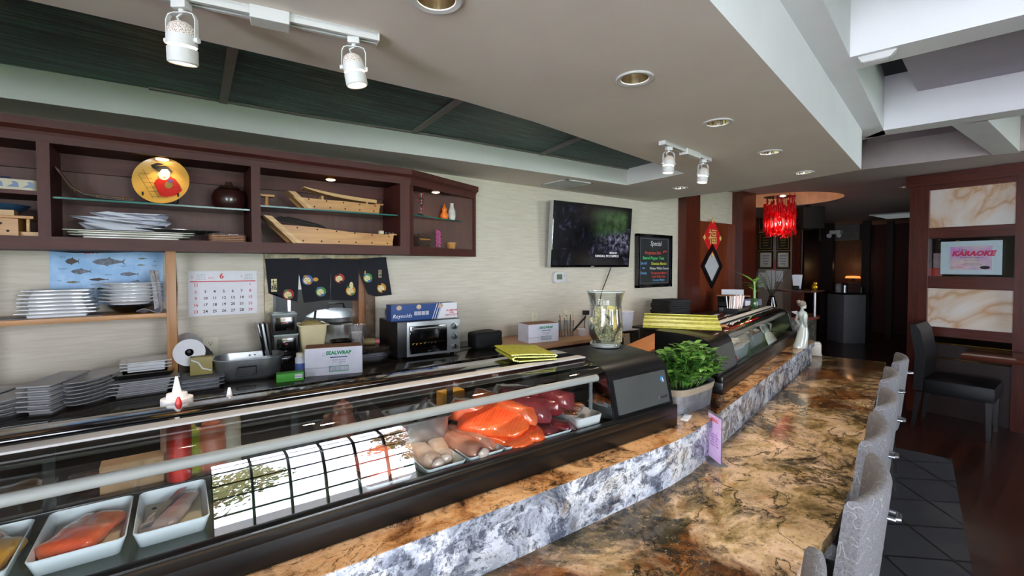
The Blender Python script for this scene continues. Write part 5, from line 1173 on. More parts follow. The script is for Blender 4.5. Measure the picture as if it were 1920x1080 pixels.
b = B(); b.box(.36, 1.20, 2.74, 2.998, 1.010, 1.0445, .006); b.box(HX0+.002, HX1-.002, 2.998, 3.12, 1.0452, 1.0458); o = obj('hatch_sill', b, GRAND, smooth=20); tag(o, 'dark granite shelf under the kitchen hatch', 'shelf')
t = thing('hatch_bracket', 'white tiled upstand under the hatch shelf, right of the large carton', 'panel', (1.0, 2.86, ZK0+.0003)); b = B(); b.box(-.16, .16, 0, .012, 0, .0395); b.box(-.16, .16, -.02, 0, 0, .006); obj('panel', b, mat('grey_tile', '8f8f96', .4), t, smooth=0)
NOR = mat('navy_black_cotton', '11121a', .9, var=.1, vs=20)
t = thing('noren_curtain', 'black split curtain with round lucky-god faces over the kitchen hatch', 'curtain', (0, 2.975, 0))
def hp(px, py): q = oy(px, py, 2.965); return q.x, q.z
PAN = [[(497, 485), (562, 484), (561, 513), (558, 566), (535, 561), (516, 551), (504, 550)], [(562, 487), (621, 484), (620, 562), (570, 568), (561, 513)], [(621, 485), (674, 486), (673, 513), (671, 564), (621, 563)], [(674, 485), (724, 482), (735, 553), (706, 556), (690, 551), (674, 511)]]
for poly in PAN:
    q = [hp(*v) for v in poly]; b = B(); n_ = len(q)
    b.faces([(x, -.006, z) for x, z in q]+[(x, -.003, z) for x, z in q], [tuple(range(n_)), tuple(range(2*n_-1, n_-1, -1))]+[(i, (i+1) % n_, n_+(i+1) % n_, n_+i) for i in range(n_)])
    bmesh.ops.triangulate(b.bm, faces=[f for f in b.bm.faces if len(f.verts) > 4]); obj('cloth_panel', b, NOR, t, smooth=0)
b = B(); x0, z0 = hp(495, 486); x1, z1 = hp(727, 483); b.tube([(x0, .004, z0-.004), (x1, .004, z1-.004)], .004, 8); obj('rod', b, PINE, t)
FACE = mat('print_face', 'd8cc9a', .8, var=.03)
def disc(px, py, rx, ry, m, k): x, z = hp(px, py); b = B(); b.faces([(x+rx*c, -.0068-.0005*k, z+ry*s) for c, s in [(math.cos(2*PI*i/20), math.sin(2*PI*i/20)) for i in range(20)]], [tuple(range(20))]); return obj('printed_face' if m is FACE else 'printed_mark', b, m, t, smooth=0)
PR, PG, PB, PO, PK = (mat('print_'+n, c, .8, var=.05) for n, c in (('red', '9c2a24'), ('green', '3a7a44'), ('blue', '4a62a0'), ('ochre', 'c08a30'), ('black', '17171a')))
for (px, py, bgc, acc) in ((541, 552, PR, PG), (577, 525, PB, PO), (602, 547, PG, PB), (637, 522, PR, PK), (658, 545, PO, PG), (690, 521, PG, PB), (716, 540, PO, PK)):
    disc(px, py, .031, .031, bgc, 0); disc(px-1, py+1, .021, .020, FACE, 1); disc(px+3, py+6, .012, .007, acc, 2); disc(px-4, py-7, .012, .006, acc, 1); disc(px-4, py-1, .0022, .0022, PK, 3); disc(px+2, py-1, .0022, .0022, PK, 3); disc(px-1, py+3, .005, .0015, PR, 3)
disc(592, 524, .016, .012, PO, 1); disc(659, 535, .012, .022, FACE, 2); disc(685, 511, .005, .012, PO, 2)
for (px, py, s, w_, h_) in ((514, 535, '七\n福', .030, .075), (713, 513, '招\n福', .022, .05)):
    x, z = hp(px, py); b = B(); b.box(x-w_/2, x+w_/2, -.0072, -.0066, z-h_/2, z+h_/2); obj('printed_label', b, FACE, t, smooth=0)
    lettering('label_characters', s, w_*1.05, PK, t, front(x, -.0075, z), bold=.0006)
# in the kitchen behind
b = B(); b.box(-.1, 2.3, 3.6, 4.2, 0, .95); o = obj('kitchen_counter', b, STEELD, smooth=0); tag(o, 'steel kitchen counter seen through the hatch', 'counter')
t = thing('rice_cooker', 'big steel rice cooker with a domed lid seen through the hatch at the right', 'cooker', (1.0, 3.42, .9))
b = B(); b.lathe([(0, .0), (.2, 0), (.21, .05), (.21, .24), (.195, .26), (0, .26)], 32); obj('body', b, STEEL, t)
b = B(); b.lathe([(.21, .262), (.2, .29), (.14, .325), (.05, .34), (0, .34)], 32); obj('lid', b, STEELD, t)
b = B(); b.tube([(-.06, 0, .335), (-.05, 0, .375), (.05, 0, .375), (.06, 0, .335)], .009, 8); obj('lid_handle', b, BLK, t)
b = B(); b.box(-.2, .2, -.16, .16, -.55, -.001); obj('trolley', b, STEELD, t, smooth=0)
b = B(); b.box(.62, .64, 3.13, 3.5, .9, 2.3, .003); o = obj('steel_door', b, STEEL, smooth=0); tag(o, 'pale steel partition edge seen through the hatch at its middle', 'panel')
t = thing('steel_hood', 'sloping steel hood seen through the upper right of the hatch', 'hood', (1.1, 3.9, 1.36)); b = B(); b.prism([(0, 0), (.5, 0), (.5, .6), (.25, .6)], -.5, .6, Matrix(((0, 0, 1, 0), (1, 0, 0, 0), (0, 1, 0, 0), (0, 0, 0, 1)))); obj('body', b, STEEL, t, smooth=0)
# on the hatch sill
ZH = 1.045
def disp(name, loc, lab, grp):
    t = thing(name, lab, 'dispenser', loc, R(-4), grp)
    b = B(); b.box(-.062, .062, -.05, .06, 0, .115, .006); obj('body', b, BLK, t)
    b = B(); b.box(-.064, .064, -.052, .062, .108, .118, .003); obj('top_cap', b, mat('grey_cap', '8fa09c', .4), t)
    b = B(); b.box(-.05, .05, -.0515, -.049, .02, .095, .002); obj('face_plate', b, BLKG, t); b = B(); b.box(-.008, .008, -.0525, -.0515, .06, .066); obj('red_mark', b, REDI, t, smooth=0)
    return t
px_ = oy(535, 655, 2.86).x
disp('napkin_dispenser', (px_, 2.86, ZH), 'black napkin dispenser on the hatch shelf, lower of the two', 'stacked napkin dispensers'); disp('napkin_dispenser', (px_-.006, 2.865, ZH+.1185), 'black napkin dispenser with a pale top, upper of the two', 'stacked napkin dispensers')
for k, px in enumerate((492, 499, 506)):
    q = oy(px, 655, 2.84); b = B(); b.cbox((0, 0, .095), (.012, .10, .18), .003, ry=-.17+.03*k); o = obj('dark_menu_board', b, (BLKG, STEELD, BLK)[k], smooth=20); o.location = (q.x-.01, 2.85, ZH+.004); tag(o, '%s leaning left of the napkin dispensers, %s' % (('glossy black board', 'steel-edged board', 'black board')[k], ('leftmost', 'middle', 'nearest the dispensers')[k]), 'board', 'boards leaning by the dispensers')
q = oy(582, 650, 2.86); t = thing('crumb_tub', 'square cream tub heaped with tan breadcrumbs on the hatch shelf', 'tub', (q.x+.004, 2.86, ZH))
b = B(); rg = lambda s, z: [(a, c, z) for a, c in rrect(s, s*.95, .012, 3)]
b.loft([rg(.115, 0), rg(.145, .12), rg(.15, .155), rg(.17, .157), rg(.17, .163), rg(.145, .162), rg(.12, .02)]); obj('body', b, CREAM, t)
b = B(); b.sph((0, 0, .148), .062, (1.08, 1, .62), 20, 12); b.jitter(.005, 70); obj('breadcrumbs', b, mat('panko', 'a8935c', .95, var=.2, vs=90), t)['kind'] = 'stuff'
b = B(); b.tube([(.025, .02, .18), (.035, .03, .235)], .007, 8); obj('scoop_handle', b, BLK, t)
q = oy(640, 645, 2.84); b = B(); b.lathe([(0, 0), (.05, 0), (.068, .05), (.07, .052), (.066, .052), (.048, .006), (0, .006)], 28); o = obj('black_bowl', b, BLKG, smooth=50); o.location = (q.x, 2.84, ZH+.0005); tag(o, 'shallow black bowl on the hatch shelf between tub and measuring cup', 'bowl')
q = oy(670, 637, 2.86); t = thing('measuring_cup', 'clear measuring cup of pale grains on the hatch shelf', 'cup', (q.x, 2.87, ZH+.0005))
b = B(); b.lathe([(.0, 0), (.042, 0), (.055, .13), (.058, .132)], 24, cap=False); obj('cup_wall', b, CLEARP, t); b = B(); b.lathe([(0, .002), (.041, .002), (.049, .085), (0, .088)], 24); obj('grains', b, mat('pale_grains', 'a89c90', .9, var=.2, vs=120), t)['kind'] = 'stuff'
q = oy(693, 632, 2.84); t = thing('small_bottle', 'small bottle with a pink cap lying on the hatch shelf', 'bottle', (q.x+.01, 2.85, ZH+.022), R(-25))
b = B(); b.lathe([(0, -.05), (.021, -.048), (.021, .02), (.014, .035)], 18, Matrix.Rotation(R(90), 4, 'Y')); obj('body', b, mat('amber_glass', '8a7a50', .2, coat=.4), t); b = B(); b.lathe([(0, .034), (.016, .034), (.016, .056), (0, .056)], 18, Matrix.Rotation(R(90), 4, 'Y')); obj('cap', b, mat('pink_cap', 'c0626a', .4), t)
# cartons, foil, toaster oven
def carton(name, lab, c, rz, L, D, H, open_top=True):
    t = thing(name, lab, 'carton', c, rz)
    b = B(); b.box(-L/2, L/2, -D/2, D/2, 0, H, .001); obj('body', b, CARD, t, smooth=0)
    b = B(); b.box(-L/2+.004, L/2-.004, -D/2+.004, D/2-.004, H, H+.0015); obj('brown_top', b, CARDB, t, smooth=0)
    y = -D/2-.0008
    lettering('brand_lettering', 'SEALWRAP', H*.175, mat('print_teal', '1c8a5a', .7, var=0), t, front(L*.08, y, H*.80), bold=.0012)
    b = B(); b.box(L*-.07, L*.23, y, y+.0004, H*.625, H*.66); obj('blue_rule', b, mat('print_navy', '24306a', .7, var=0), t, smooth=0)
    lettering('small_print', 'PREMIUM FILM\n18 in x 2000 ft\n1 roll', H*.075, GREYI, t, front(L*.08, y, H*.46))
    lettering('small_print', 'CUTTER BOX FOOD SERVICE FILM', H*.065, GREYI, t, front(-L*.30, y, H*.28), align='CENTER'); lettering('stamp', 'RG25\n60011', H*.08, mat('print_faint', 'a5a4b4', .7, var=0), t, front(-L*.16, y, H*.76))
    b = B()
    for q in ((-.09, .25, .12, .145), (-.09, .25, .3, .325), (-.09, -.08, .12, .325), (.24, .25, .12, .325)): b.box(L*q[0], L*q[1], y, y+.0004, H*q[2], H*q[3])
    obj('green_border', b, MATS['print_teal'], t, smooth=0)
    b = B(); random.seed(5); x = -.065
    while x < .22: w_ = random.choice((.004, .008, .012)); b.box(L*x, L*(x+w_), y, y+.0004, H*.155, H*.29); x += w_+random.choice((.006, .01))
    obj('bar_code', b, mat('print_pale', '9a9ab0', .7, var=0), t, smooth=0)
    return t
carton('film_carton', 'large white carton with green lettering under the hatch shelf', (.735, 2.555, ZK0+.0005), R(-16), .285, .13, .145)
carton('film_carton', 'smaller white carton with green lettering on the side counter, left of the tip jar', (2.305, 2.68, .9695), R(-9), .27, .16, .138)
q = zk(571, 706); t = thing('white_bottle', 'white plastic bottle with a blue label left of the large carton', 'bottle', (.575, 2.60, ZK0+.0005))
b = B(); b.lathe([(0, 0), (.026, 0), (.027, .004), (.027, .09), (.02, .1), (0, .1)], 22); obj('body', b, mat('milky_plastic', 'c9cad0', .4), t); b = B(); b.lathe([(.0275, .025), (.0275, .065)], 22, cap=False); obj('label_band', b, mat('label_blue', '4a5f9c', .5), t); b = B(); b.lathe([(0, .1), (.021, .1), (.021, .118), (0, .118)], 22); obj('cap', b, IVORY, t)
t = thing('glove_box', 'small flat green box with a white label in front of the white bottle', 'box', (.505, 2.51, ZK0+.0005), R(-9)); b = B(); b.box(-.062, .062, -.03, .03, 0, .04, .001); obj('body', b, GREEN, t); b = B(); b.box(.02, .055, -.0308, -.03, .012, .033); obj('label', b, PAPER, t, smooth=0); lettering('label_lettering', 'Gloves', .012, mat('print_violet2', '6a4a9a', .7, var=0), t, front(.037, -.0312, .022))
t = thing('toaster_oven', 'black and silver toaster oven with three knobs on the back counter', 'toaster oven', (1.345, 2.77, ZK0), R(-2))
W_, H_, D_ = .43, .235, .16
b = B(); b.box(-W_/2, W_/2, -D_, D_, .014, H_, .008); obj('body', b, BLK, t)
b = B(); b.box(-W_/2+.09, W_/2-.09, -D_-.003, -D_, .03, H_-.025, .001); b.bm.free()
b = B(); b.box(-W_/2+.06, W_/2, -D_-.006, -D_+.004, .016, H_-.004, .003); obj('front_frame', b, mat('silver_paint', 'a3a6a8', .35, metal=.5, var=.03), t)
b = B(); b.box(-W_/2+.075, W_/2-.10, -D_-.016, -D_-.0055, .032, H_-.03, .004); d_ = obj('oven_door', b, BLKG, t)
b = B(); b.tube([(-W_/2+.09, -D_-.026, H_-.045), (W_/2-.115, -D_-.026, H_-.045)], .006, 10); obj('door_handle', b, STEEL, d_)
b = B()
for k in range(9): b.tube([(-W_/2+.09+.026*k, -D_-.0168, .09), (-W_/2+.10+.026*k, -D_-.0168, .10)], .001, 4)
b.tube([(-W_/2+.085, -D_-.0168, .1), (W_/2-.11, -D_-.0168, .1)], .0015, 6); obj('rack_wire', b, BRASS, d_)
for k in range(3):
    b = B(); b.lathe([(0, 0), (.021, 0), (.019, .016), (.004, .018), (0, .018)], 20, T(W_/2-.045, -D_-.006, .055+.065*k) @ Matrix.Rotation(R(90), 4, 'X')); kk = obj('knob', b, STEEL, t)
    b = B(); b.box(W_/2-.048, W_/2-.042, -D_-.027, -D_-.023, .045+.065*k, .07+.065*k); obj('knob_grip', b, BLK, kk, smooth=0)
for sx in (-1, 1):
    for sy in (-1, 1): b = B(); b.lathe([(0, 0), (.013, 0), (.015, .0145), (0, .0145)], 12, T(sx*.18, sy*.12, 0)); obj('foot', b, BLK, t)
lettering('maker_lettering', 'oven', .012, GREYI, t, front(-.01, -D_-.0165, .045))
t = thing('foil_box', 'long blue and white foil box lying on the toaster oven', 'box', (1.335, 2.70, ZK0+H_+.0005), R(-3))
b = B(); b.box(-.225, .225, -.045, .045, 0, .10, .001); obj('body', b, BLUEB, t, smooth=0)
b = B(); b.faces([(x, -.0456, z) for x, z in ((.085, 0), (.2252, 0), (.2252, .1), (.12, .1))]+[(.2256, -.0456, 0), (.2256, .045, 0), (.2256, .045, .1), (.2256, -.0456, .1)], [(0, 1, 2, 3), (4, 5, 6, 7)]); obj('white_end', b, PAPER, t, smooth=0)
for k in range(3): b = B(); b.faces([(x+.016*k, -.0462, z) for x, z in ((.045, 0), (.05, 0), (.085, .1), (.08, .1))], [(0, 1, 2, 3)]); obj('white_stripe', b, WHI, t, smooth=0)
lettering('brand_lettering', 'Reynolds', .034, WHI, t, front(-.155, -.0462, .03), shear=.25); lettering('side_lettering', 'ALUMINUM\nFOIL\nHEAVY DUTY', .0155, REDI, t, front(.185, -.0464, .035), shear=.2, bold=.0004)
b = B()
for k in range(12): b.box(-.075+.0085*k, -.071+.0085*k, -.0462, -.0456, .03, .055)
obj('bar_code', b, WHI, t, smooth=0)
for x in (-.175, -.045, .105): b = B(); b.faces([(x+.017*math.cos(a), -.0464, .082+.015*math.sin(a)) for a in [2*PI*i/16 for i in range(16)]], [tuple(range(16))]); obj('food_print', b, mat('food_print_tan', 'c0a68c', .6, var=.2, vs=60), t, smooth=0)
t = thing('film_roll', 'roll of foil with a blue end at the left of the blue foil box', 'roll', (1.115, 2.83, ZK0+.255), R(8)); b = B(); b.lathe([(0, -.1), (.034, -.1), (.034, .13), (0, .13)], 22, Matrix.Rotation(R(90), 4, 'Y')); obj('roll', b, STEEL, t)
b = B(); b.lathe([(.0345, -.101), (.0345, -.045)], 22, Matrix.Rotation(R(90), 4, 'Y'), cap=False); obj('blue_band', b, BLUEB, t); t.location.z = ZK0+H_+.035; t.location.x = 1.26; t.location.y = 2.87
b = B(); b.tube([(1.57, 2.78, 1.05), (1.60, 2.76, 1.08), (1.585, 2.74, 1.03), (1.62, 2.75, 1.01), (1.60, 2.72, .985), (1.66, 2.74, .978), (1.72, 2.75, .978), (1.78, 2.82, .98), (1.84, 2.9, 1.0)], .004, 6); o = obj('power_cord', b, BLKM); tag(o, 'tangled black power cord of the toaster oven', 'cord')
b = B(); b.box(-.115, .115, -.07, .07, .008, .125, .035, None, 4); bmesh.ops.subdivide_edges(b.bm, edges=b.bm.edges, cuts=2, use_grid_fill=True); b.jitter(.012, 14); o = obj('black_bag', b, BLKM, smooth=60); o.location = (1.82, 2.70, ZK0-.008); tag(o, 'soft black pouch on the back counter beside the side counter', 'bag')
# on the side counter
ZSC = .9695
for k, (px, r_, h_) in enumerate(((1054, .032, .13), (1069, .034, .125))):
    q = oy(px, 640, 2.72); t = thing('utensil_cup', 'clear cup of small utensils, %s of the two beside the smaller carton' % ('left', 'right')[k], 'cup', (q.x, 2.72, ZSC), group='utensil cups on the side counter')
    b = B(); b.lathe([(r_*.8, 0), (r_, h_)], 20, cap=False); b.lathe([(0, .002), (r_*.8, .002)], 20, cap=False); obj('cup_wall', b, CLEARP, t)
    for j in range(4): b = B(); a = j*1.6+k; b.tube([(.01*math.cos(a), .01*math.sin(a), .006), (.03*math.cos(a), .02*math.sin(a), h_+.02+.015*j)], .003, 6); obj('utensil', b, PINEB if j % 2 else BLK, t)
for k, px in enumerate((1086, 1103)):
    q = oy(px, 630, 2.70); b = B(); b.lathe([(0, 0), (.045, 0), (.052, .05), (.054, .052), (.05, .052), (.042, .005), (0, .005)], 24); o = obj('plastic_tub', b, mat('cloudy_plastic', 'c9c2c0', .4, var=.03), smooth=50); o.location = (q.x, 2.66, ZSC+.0005); tag(o, 'low cloudy plastic tub %s on the side counter' % ('left of the tip jar', 'just behind the tip jar')[k], 'tub', 'cloudy tubs on the side counter')
t = thing('phone_charger', 'black plug and curled cord at the wall left of the tip jar', 'plug', (oy(1098, 590, 2.98).x, 2.98, oy(1098, 586, 2.98).z)); b = B(); b.box(-.025, .02, -.03, .018, -.02, .02, .003); obj('plug', b, BLK, t); b = B(); b.tube([(-.02, -.02, -.015), (-.07, -.06, -.04), (-.12, -.10, -.11), (-.13, -.14, -.17)], .004, 6); obj('cord', b, BLK, t)
b = B(); b.cbox((0, 0, 0), (.014, .012, .22), .003, ry=.95); o = obj('black_brush', b, BLK); o.location = (2.85, 2.78, 1.04); tag(o, 'black stick leaning over the cloudy tubs on the side counter', 'brush')
t = thing('shelf_stand', 'dark stand with a chrome edge holding the white tub, right of the tip jar', 'stand', (3.29, 2.68, 0))
b = B(); b.box(-.15, .12, -.12, .25, .955, .98, .003); obj('top', b, CHROME, t)
for sx in (-.14, .11):
    for sy in (-.11, .24): b = B(); b.box(sx-.01, sx+.01, sy-.01, sy+.01, 0, .955); obj('leg', b, STEELD, t, smooth=0)
t = thing('white_tub', 'square translucent white tub with a lid, behind the tip jar at the right', 'tub', (3.29, 2.68, .9805))
b = B(); b.loft([[(a, c, z) for a, c in rrect(s, s, .02, 3)] for s, z in ((.15, 0), (.17, .15))]); obj('body', b, mat('milky_tub', 'dcd8e6', .35, var=.03), t); b = B(); b.prism(rrect(.178, .178, .02), .15, .162, bev=.003); obj('lid', b, mat('milky_lid', 'd6d4de', .35), t)
random.seed(3)
t0_ = oz(1222, 598, 1.0)
t = thing('menu_table', 'low dark cabinet carrying the tall stack of black menus by the door post', 'cabinet', (4.12, 2.72, 0)); b = B(); b.box(-.3, .3, -.22, .25, 0, .9, .004); obj('body', b, DARKW, t); b = B(); b.box(-.31, .31, -.23, .25, .9, .93, .003); obj('top', b, BLK, t)
for k in range(13):
    b = B(); b.prism(rrect(.31, .26, .02), 0, .020, bev=.003); o = obj('black_menu', b, BLKM, smooth=30); o.location = (4.12+random.uniform(-.012, .012), 2.72+random.uniform(-.01, .01), .9305+.0212*k); o.rotation_euler = (0, 0, R(-8)+random.uniform(-.03, .03)); tag(o, 'black menu folder, %s' % ('lowest of the tall stack by the door post' if k == 0 else 'topmost of the tall stack by the door post' if k == 12 else 'number %d from the bottom of its tall stack' % (k+1)), 'menu', 'stack of black menus by the door post')
b = B(); b.box(-.18, .14, -.09, .09, 0, .012); o = obj('orange_board', b, mat('orange_wood_board', 'b5713a', .5, var=.06), smooth=0); q = oy(1215, 650, 1.9); o.location = (2.72, 1.96, .995); o.rotation_euler = (R(8), R(-14), R(-10)); tag(o, 'orange wooden board propped up behind the cases between jar and plant', 'board')
b = B(); b.box(-.3, .3, -.14, .14, 0, .93); o = obj('prep_cabinet', b, DARKW, smooth=0); o.location = (2.75, 2.07, 0); tag(o, 'dark prep cabinet behind the cases under the orange board', 'cabinet')
# ------------------------------------------------------------------ lights on the soffit
LAMP = mat('halogen_glow', 'fff0d8', .4, var=0, emis='ffe3bd', es=9)
REFL = mat('can_reflector', 'cfc7b4', .18, metal=1, var=0)
nm = ['nearest the camera, cut by the top of the picture', 'second from the camera', 'third from the camera', 'fourth from the camera', 'farthest of the row along the bar', 'single one beside the short track near the door']
def downlight(x, y, z, lab, r=.056, power=30):
    t = thing('recessed_light', lab, 'ceiling light', (x, y, z), group='recessed ceiling lights')
    b = B(); b.lathe([(r*.86, -.001), (r*1.18, -.001), (r*1.2, -.004), (r*1.12, -.007), (r*.88, -.005)], 32, cap=False); b.lathe([(r*.86, -.001), (r*.88, -.005)], 32, cap=False); obj('trim_ring', b, WHITE, t)
    b = B(); b.lathe([(r*.86, -.002), (r*.80, .03), (r*.62, .065), (r*.3, .085), (0.0, .088)], 32, cap=False); obj('reflector', b, REFL, t)
    b = B(); b.sph((0, 0, .06), .022, (1, 1, 1), 14, 8); obj('lamp_bulb', b, LAMP, t)
    spot('downlight_beam', (x, y, z+.02), (x, y, 0), power, (1, .84, .66), 95, .7, .03)
for (p, l) in zip(DL, nm): downlight(p[0], p[1], ZS, 'recessed ceiling light over the bar, '+l)
downlight(DLF[0], DLF[1], 2.5, 'round recessed light in the hall ceiling beside the onyx partition', .06, 6)
t = thing('air_vent', 'square louvred ceiling vent above the television', 'vent', (2.648, 2.72, ZS))
b = B()
for q in ((-.15, .15, -.15, -.12), (-.15, .15, .12, .15), (-.15, -.12, -.15, .15), (.12, .15, -.15, .15)): b.box(q[0], q[1], q[2], q[3], -.010, -.0005, .002)
obj('frame', b, WHITE, t)
for k in range(9): b = B(); b.cbox((0, -.108+.027*k, -.006), (.24, .017, .002), rx=R(-18)); obj('slat', b, WHITE, t, smooth=0)
b = B(); b.box(-.12, .12, -.12, .12, -.0015, -.0008); obj('dark_duct', b, BLKM, t, smooth=0)
def track(name, p0, p1, heads, box, label):
    p0, p1 = Vector((p0[0], p0[1])), Vector((p1[0], p1[1])); d = p1-p0; L = d.length; a = math.atan2(d.y, d.x)
    t = thing(name, label, 'track light', (p0.x, p0.y, ZS), a)
    b = B(); b.box(0, L, -.018, -.006, -.022, -.0005, .001); b.box(0, L, .006, .018, -.022, -.0005, .001); b.box(0, L, -.018, .018, -.008, -.0005); b.box(L, L+.006, -.019, .019, -.023, -.0005, .002); b.box(-.006, 0, -.019, .019, -.023, -.0005, .002); obj('rail', b, WHITE, t, smooth=0)
    b = B(); b.box(0, L, -.0055, .0055, -.016, -.0085); obj('dark_slot', b, BLKM, t, smooth=0)
    b = B(); b.box(box[0], box[1], -.026, .026, -.034, -.0005, .002); obj('feed_box', b, WHITE, t, smooth=0)
    return t, a, d.normalized(), p0
def head(x, y, label, group, rz=0, tilt=(0, 0), s=1.0, z=ZS-.022, power=14):
    t = thing('track_spotlight', label, 'spotlight', M=T(x, y, z, rz, s=s), group=group)
    b = B(); b.box(-.018, .018, -.014, .014, -.02, 0, .003); b.lathe([(0, -.028), (.007, -.028), (.007, -.02), (0, -.02)], 12); obj('adapter', b, WHITE, t)
    b = B()
    pts = [(-.036, -.095), (-.036, -.045), (-.030, -.032), (-.018, -.028), (.018, -.028), (.030, -.032), (.036, -.045), (.036, -.095)]
    for i in range(len(pts)-1):
        p, q = pts[i], pts[i+1]; dx, dz = q[0]-p[0], q[1]-p[1]; l = math.hypot(dx, dz); nx, nz = -dz/l*.0012, dx/l*.0012
        b.loft([[(p[0]+nx, yy, p[1]+nz), (p[0]-nx, yy, p[1]-nz), (q[0]-nx, yy, q[1]-nz), (q[0]+nx, yy, q[1]+nz)] for yy in (-.006, .006)])
    obj('yoke', b, WHITE, t, smooth=0)
    HM = T(0, 0, -.095, 0, R(tilt[0]), R(tilt[1]))
    b = B(); b.lathe([(.0325, .012), (.0325, -.012), (.031, -.012), (.031, .012)], 28, cap=False); b.lathe([(.0315, -.018), (.033, -.02), (.033, -.052), (.030, -.055), (.028, -.053), (.029, -.02)], 28, cap=False); hd = obj('lamp_housing', b, WHITE, t, M=HM)
    b = B(); b.lathe([(.0315, .012), (.030, .024), (.024, .036), (.014, .043), (0, .045)], 28); hb = obj('perforated_dome', b, PERF, t, M=HM)
    b = B(); b.lathe([(0, -.010), (.0295, -.011), (.0295, -.019), (.024, -.046), (0, -.048)], 24); obj('lamp_face', b, LAMP, t, M=HM)
    for sx in (-1, 1): b = B(); b.lathe([(0, -.005), (.007, -.005), (.007, .005), (0, .005)], 12, T(sx*.037, 0, -.095) @ Matrix.Rotation(R(90), 4, 'Y')); obj('side_knob', b, WHITE, t)
    b = B(); b.tube([(.004, 0, -.026), (-.014, .003, -.036), (-.008, .004, -.047), (.006, 0, -.056)], .0028, 6); obj('lead_wire', b, WHITE, t)
    mw = T(x, y, z, rz, s=s) @ HM; dr = (mw.to_3x3() @ Vector((0, 0, -1))).normalized(); o_ = mw @ Vector((0, 0, -.062))
    spot('track_beam', o_, o_+dr, power, (1, .88, .72), 60, .6, .02)
    return t
def perf():
    m = NT('perforated_white'); co_ = m.coord(); v = m.n('ShaderNodeTexVoronoi'); m.l(co_, v.inputs['Vector']); v.inputs['Scale'].default_value = 420
    m.base(m.ramp(v.outputs['Distance'], [(.3, '8a6a58'), (.5, 'e6ded6')])); return m.p(.5)
PERF = perf()
q0, q1 = oz(384, -1, ZS-.004), oz(706, 74, ZS-.012); q0 = q0-(q1-q0)*.55
tk = (q1-q0)
tb = [(oz(465, 3, ZS-.02)-q0).dot(tk)/tk.length, (oz(543, 28, ZS-.02)-q0).dot(tk)/tk.length]
track('track_rail', q0, q1, [], tb, 'long white ceiling track with a feed box at the top left')
h1 = oz(345, 66, ZS-.117); h2 = oz(668, 118, ZS-.117)
f1_ = lambda h: q0+tk*((h-q0).dot(tk)/tk.dot(tk))
h1 = f1_(oz(322, -44, ZS-.02)); h2 = f1_(oz(662, 80, ZS-.03))
head(h1.x, h1.y, 'white spotlight on the long track, nearer and larger one at the top left', 'spotlights on the long track', R(-38), (10, 6), 1.0)
head(h2.x, h2.y, 'white spotlight at the right end of the long track', 'spotlights on the long track', R(-25), (3, -10), .9)
r0, r1 = oz(1242, 268, ZS-.012), oz(1328, 300, ZS-.012); rt_ = (r1-r0).length
track('track_rail', r0, r1, [], (rt_*.42, rt_*.72), 'short white ceiling track beyond the green ceiling panels')
for k, (px, py, tl) in enumerate(((1260, 274, (0, 4)), (1318, 299, (0, 8)))):
    h = oz(px, py, ZS-.02); h = r0+(r1-r0)*((h-r0).dot(r1-r0)/(r1-r0).dot(r1-r0)); head(h.x, h.y, 'white spotlight on the short track, %s one' % ('left', 'right')[k], 'spotlights on the short track', R(-25), tl, .95)
p = oz(1645, 110, ZB-.02); t = thing('ceiling_sensor', 'small white wedge-shaped box under the nearest coffer beam', 'sensor', (p.x, p.y, ZB-.0005), R(-78)); b = B(); b.prism([(-.07, 0), (.07, 0), (.045, -.028), (-.055, -.028)], -.024, .024, FRONT, bev=.003); obj('housing', b, WHITE, t); b = B(); b.box(-.05, .04, -.02, .02, -.0295, -.028); obj('lens', b, PAPER, t, smooth=0)

# ------------------------------------------------------------------ chairs along the bar
LEGM = mat('black_leg_wood', '100d0c', .4)
def bar_chair(M, label):
    t = thing('bar_chair', label, 'chair', M=M, group='grey bar chairs')
    b = B(); n = 16; rings = []
    for j, z in enumerate((.40, .43, .55, .70, .83, .885, .90, .903)):
        lean = -.05*(z-.4)/.5; th = (.02, .024, .024, .023, .022, .021, .014, .004)[j]; ring = []
        for i in range(n+1):
            u = -1+2*i/n; x = .225*u*(1 if j < 6 else 1-.01*(j-5)); y = -.045*(1-u*u)+lean; ring.append((x, y-th, z))
        for i in range(n, -1, -1):
            u = -1+2*i/n; x = .225*u; y = -.045*(1-u*u)+lean; ring.append((x, y+th, z))
        rings.append(ring)
    b.loft(rings); obj('backrest', b, FABRIC, t, smooth=55)
    b = B(); b.prism([(-.21, .0), (-.14, -.02), (0, -.035), (.14, -.02), (.21, .0), (.225, .36), (.2, .385), (-.2, .385), (-.225, .36)], .40, .47, bev=.018); obj('seat', b, FABRIC, t, smooth=50)
    for sx in (-1, 1):
        for y0, y1 in ((.0, -.05), (.35, .36)): b = B(); b.loft([[(sx*.19+a, y1+c, 0) for a, c in ((-.014, -.014), (.014, -.014), (.014, .014), (-.014, .014))], [(sx*.185+a, y0+c, .41) for a, c in ((-.022, -.022), (.022, -.022), (.022, .022), (-.022, .022))]]); obj('leg', b, LEGM, t, smooth=0)
    b = B(); b.tube([(-.025, -.105, .80), (-.025, -.125, .80), (-.018, -.132, .80), (.018, -.132, .80), (.025, -.125, .80), (.025, -.105, .80)], .007, 10); k = obj('handle', b, STEELD, t); k['label'] = 'chrome pull handle'
    return t
ch = bar_chair(T(.955, .44, 0, R(2)), 'grey scroll-patterned bar chair nearest, only its top corner showing at the bottom')
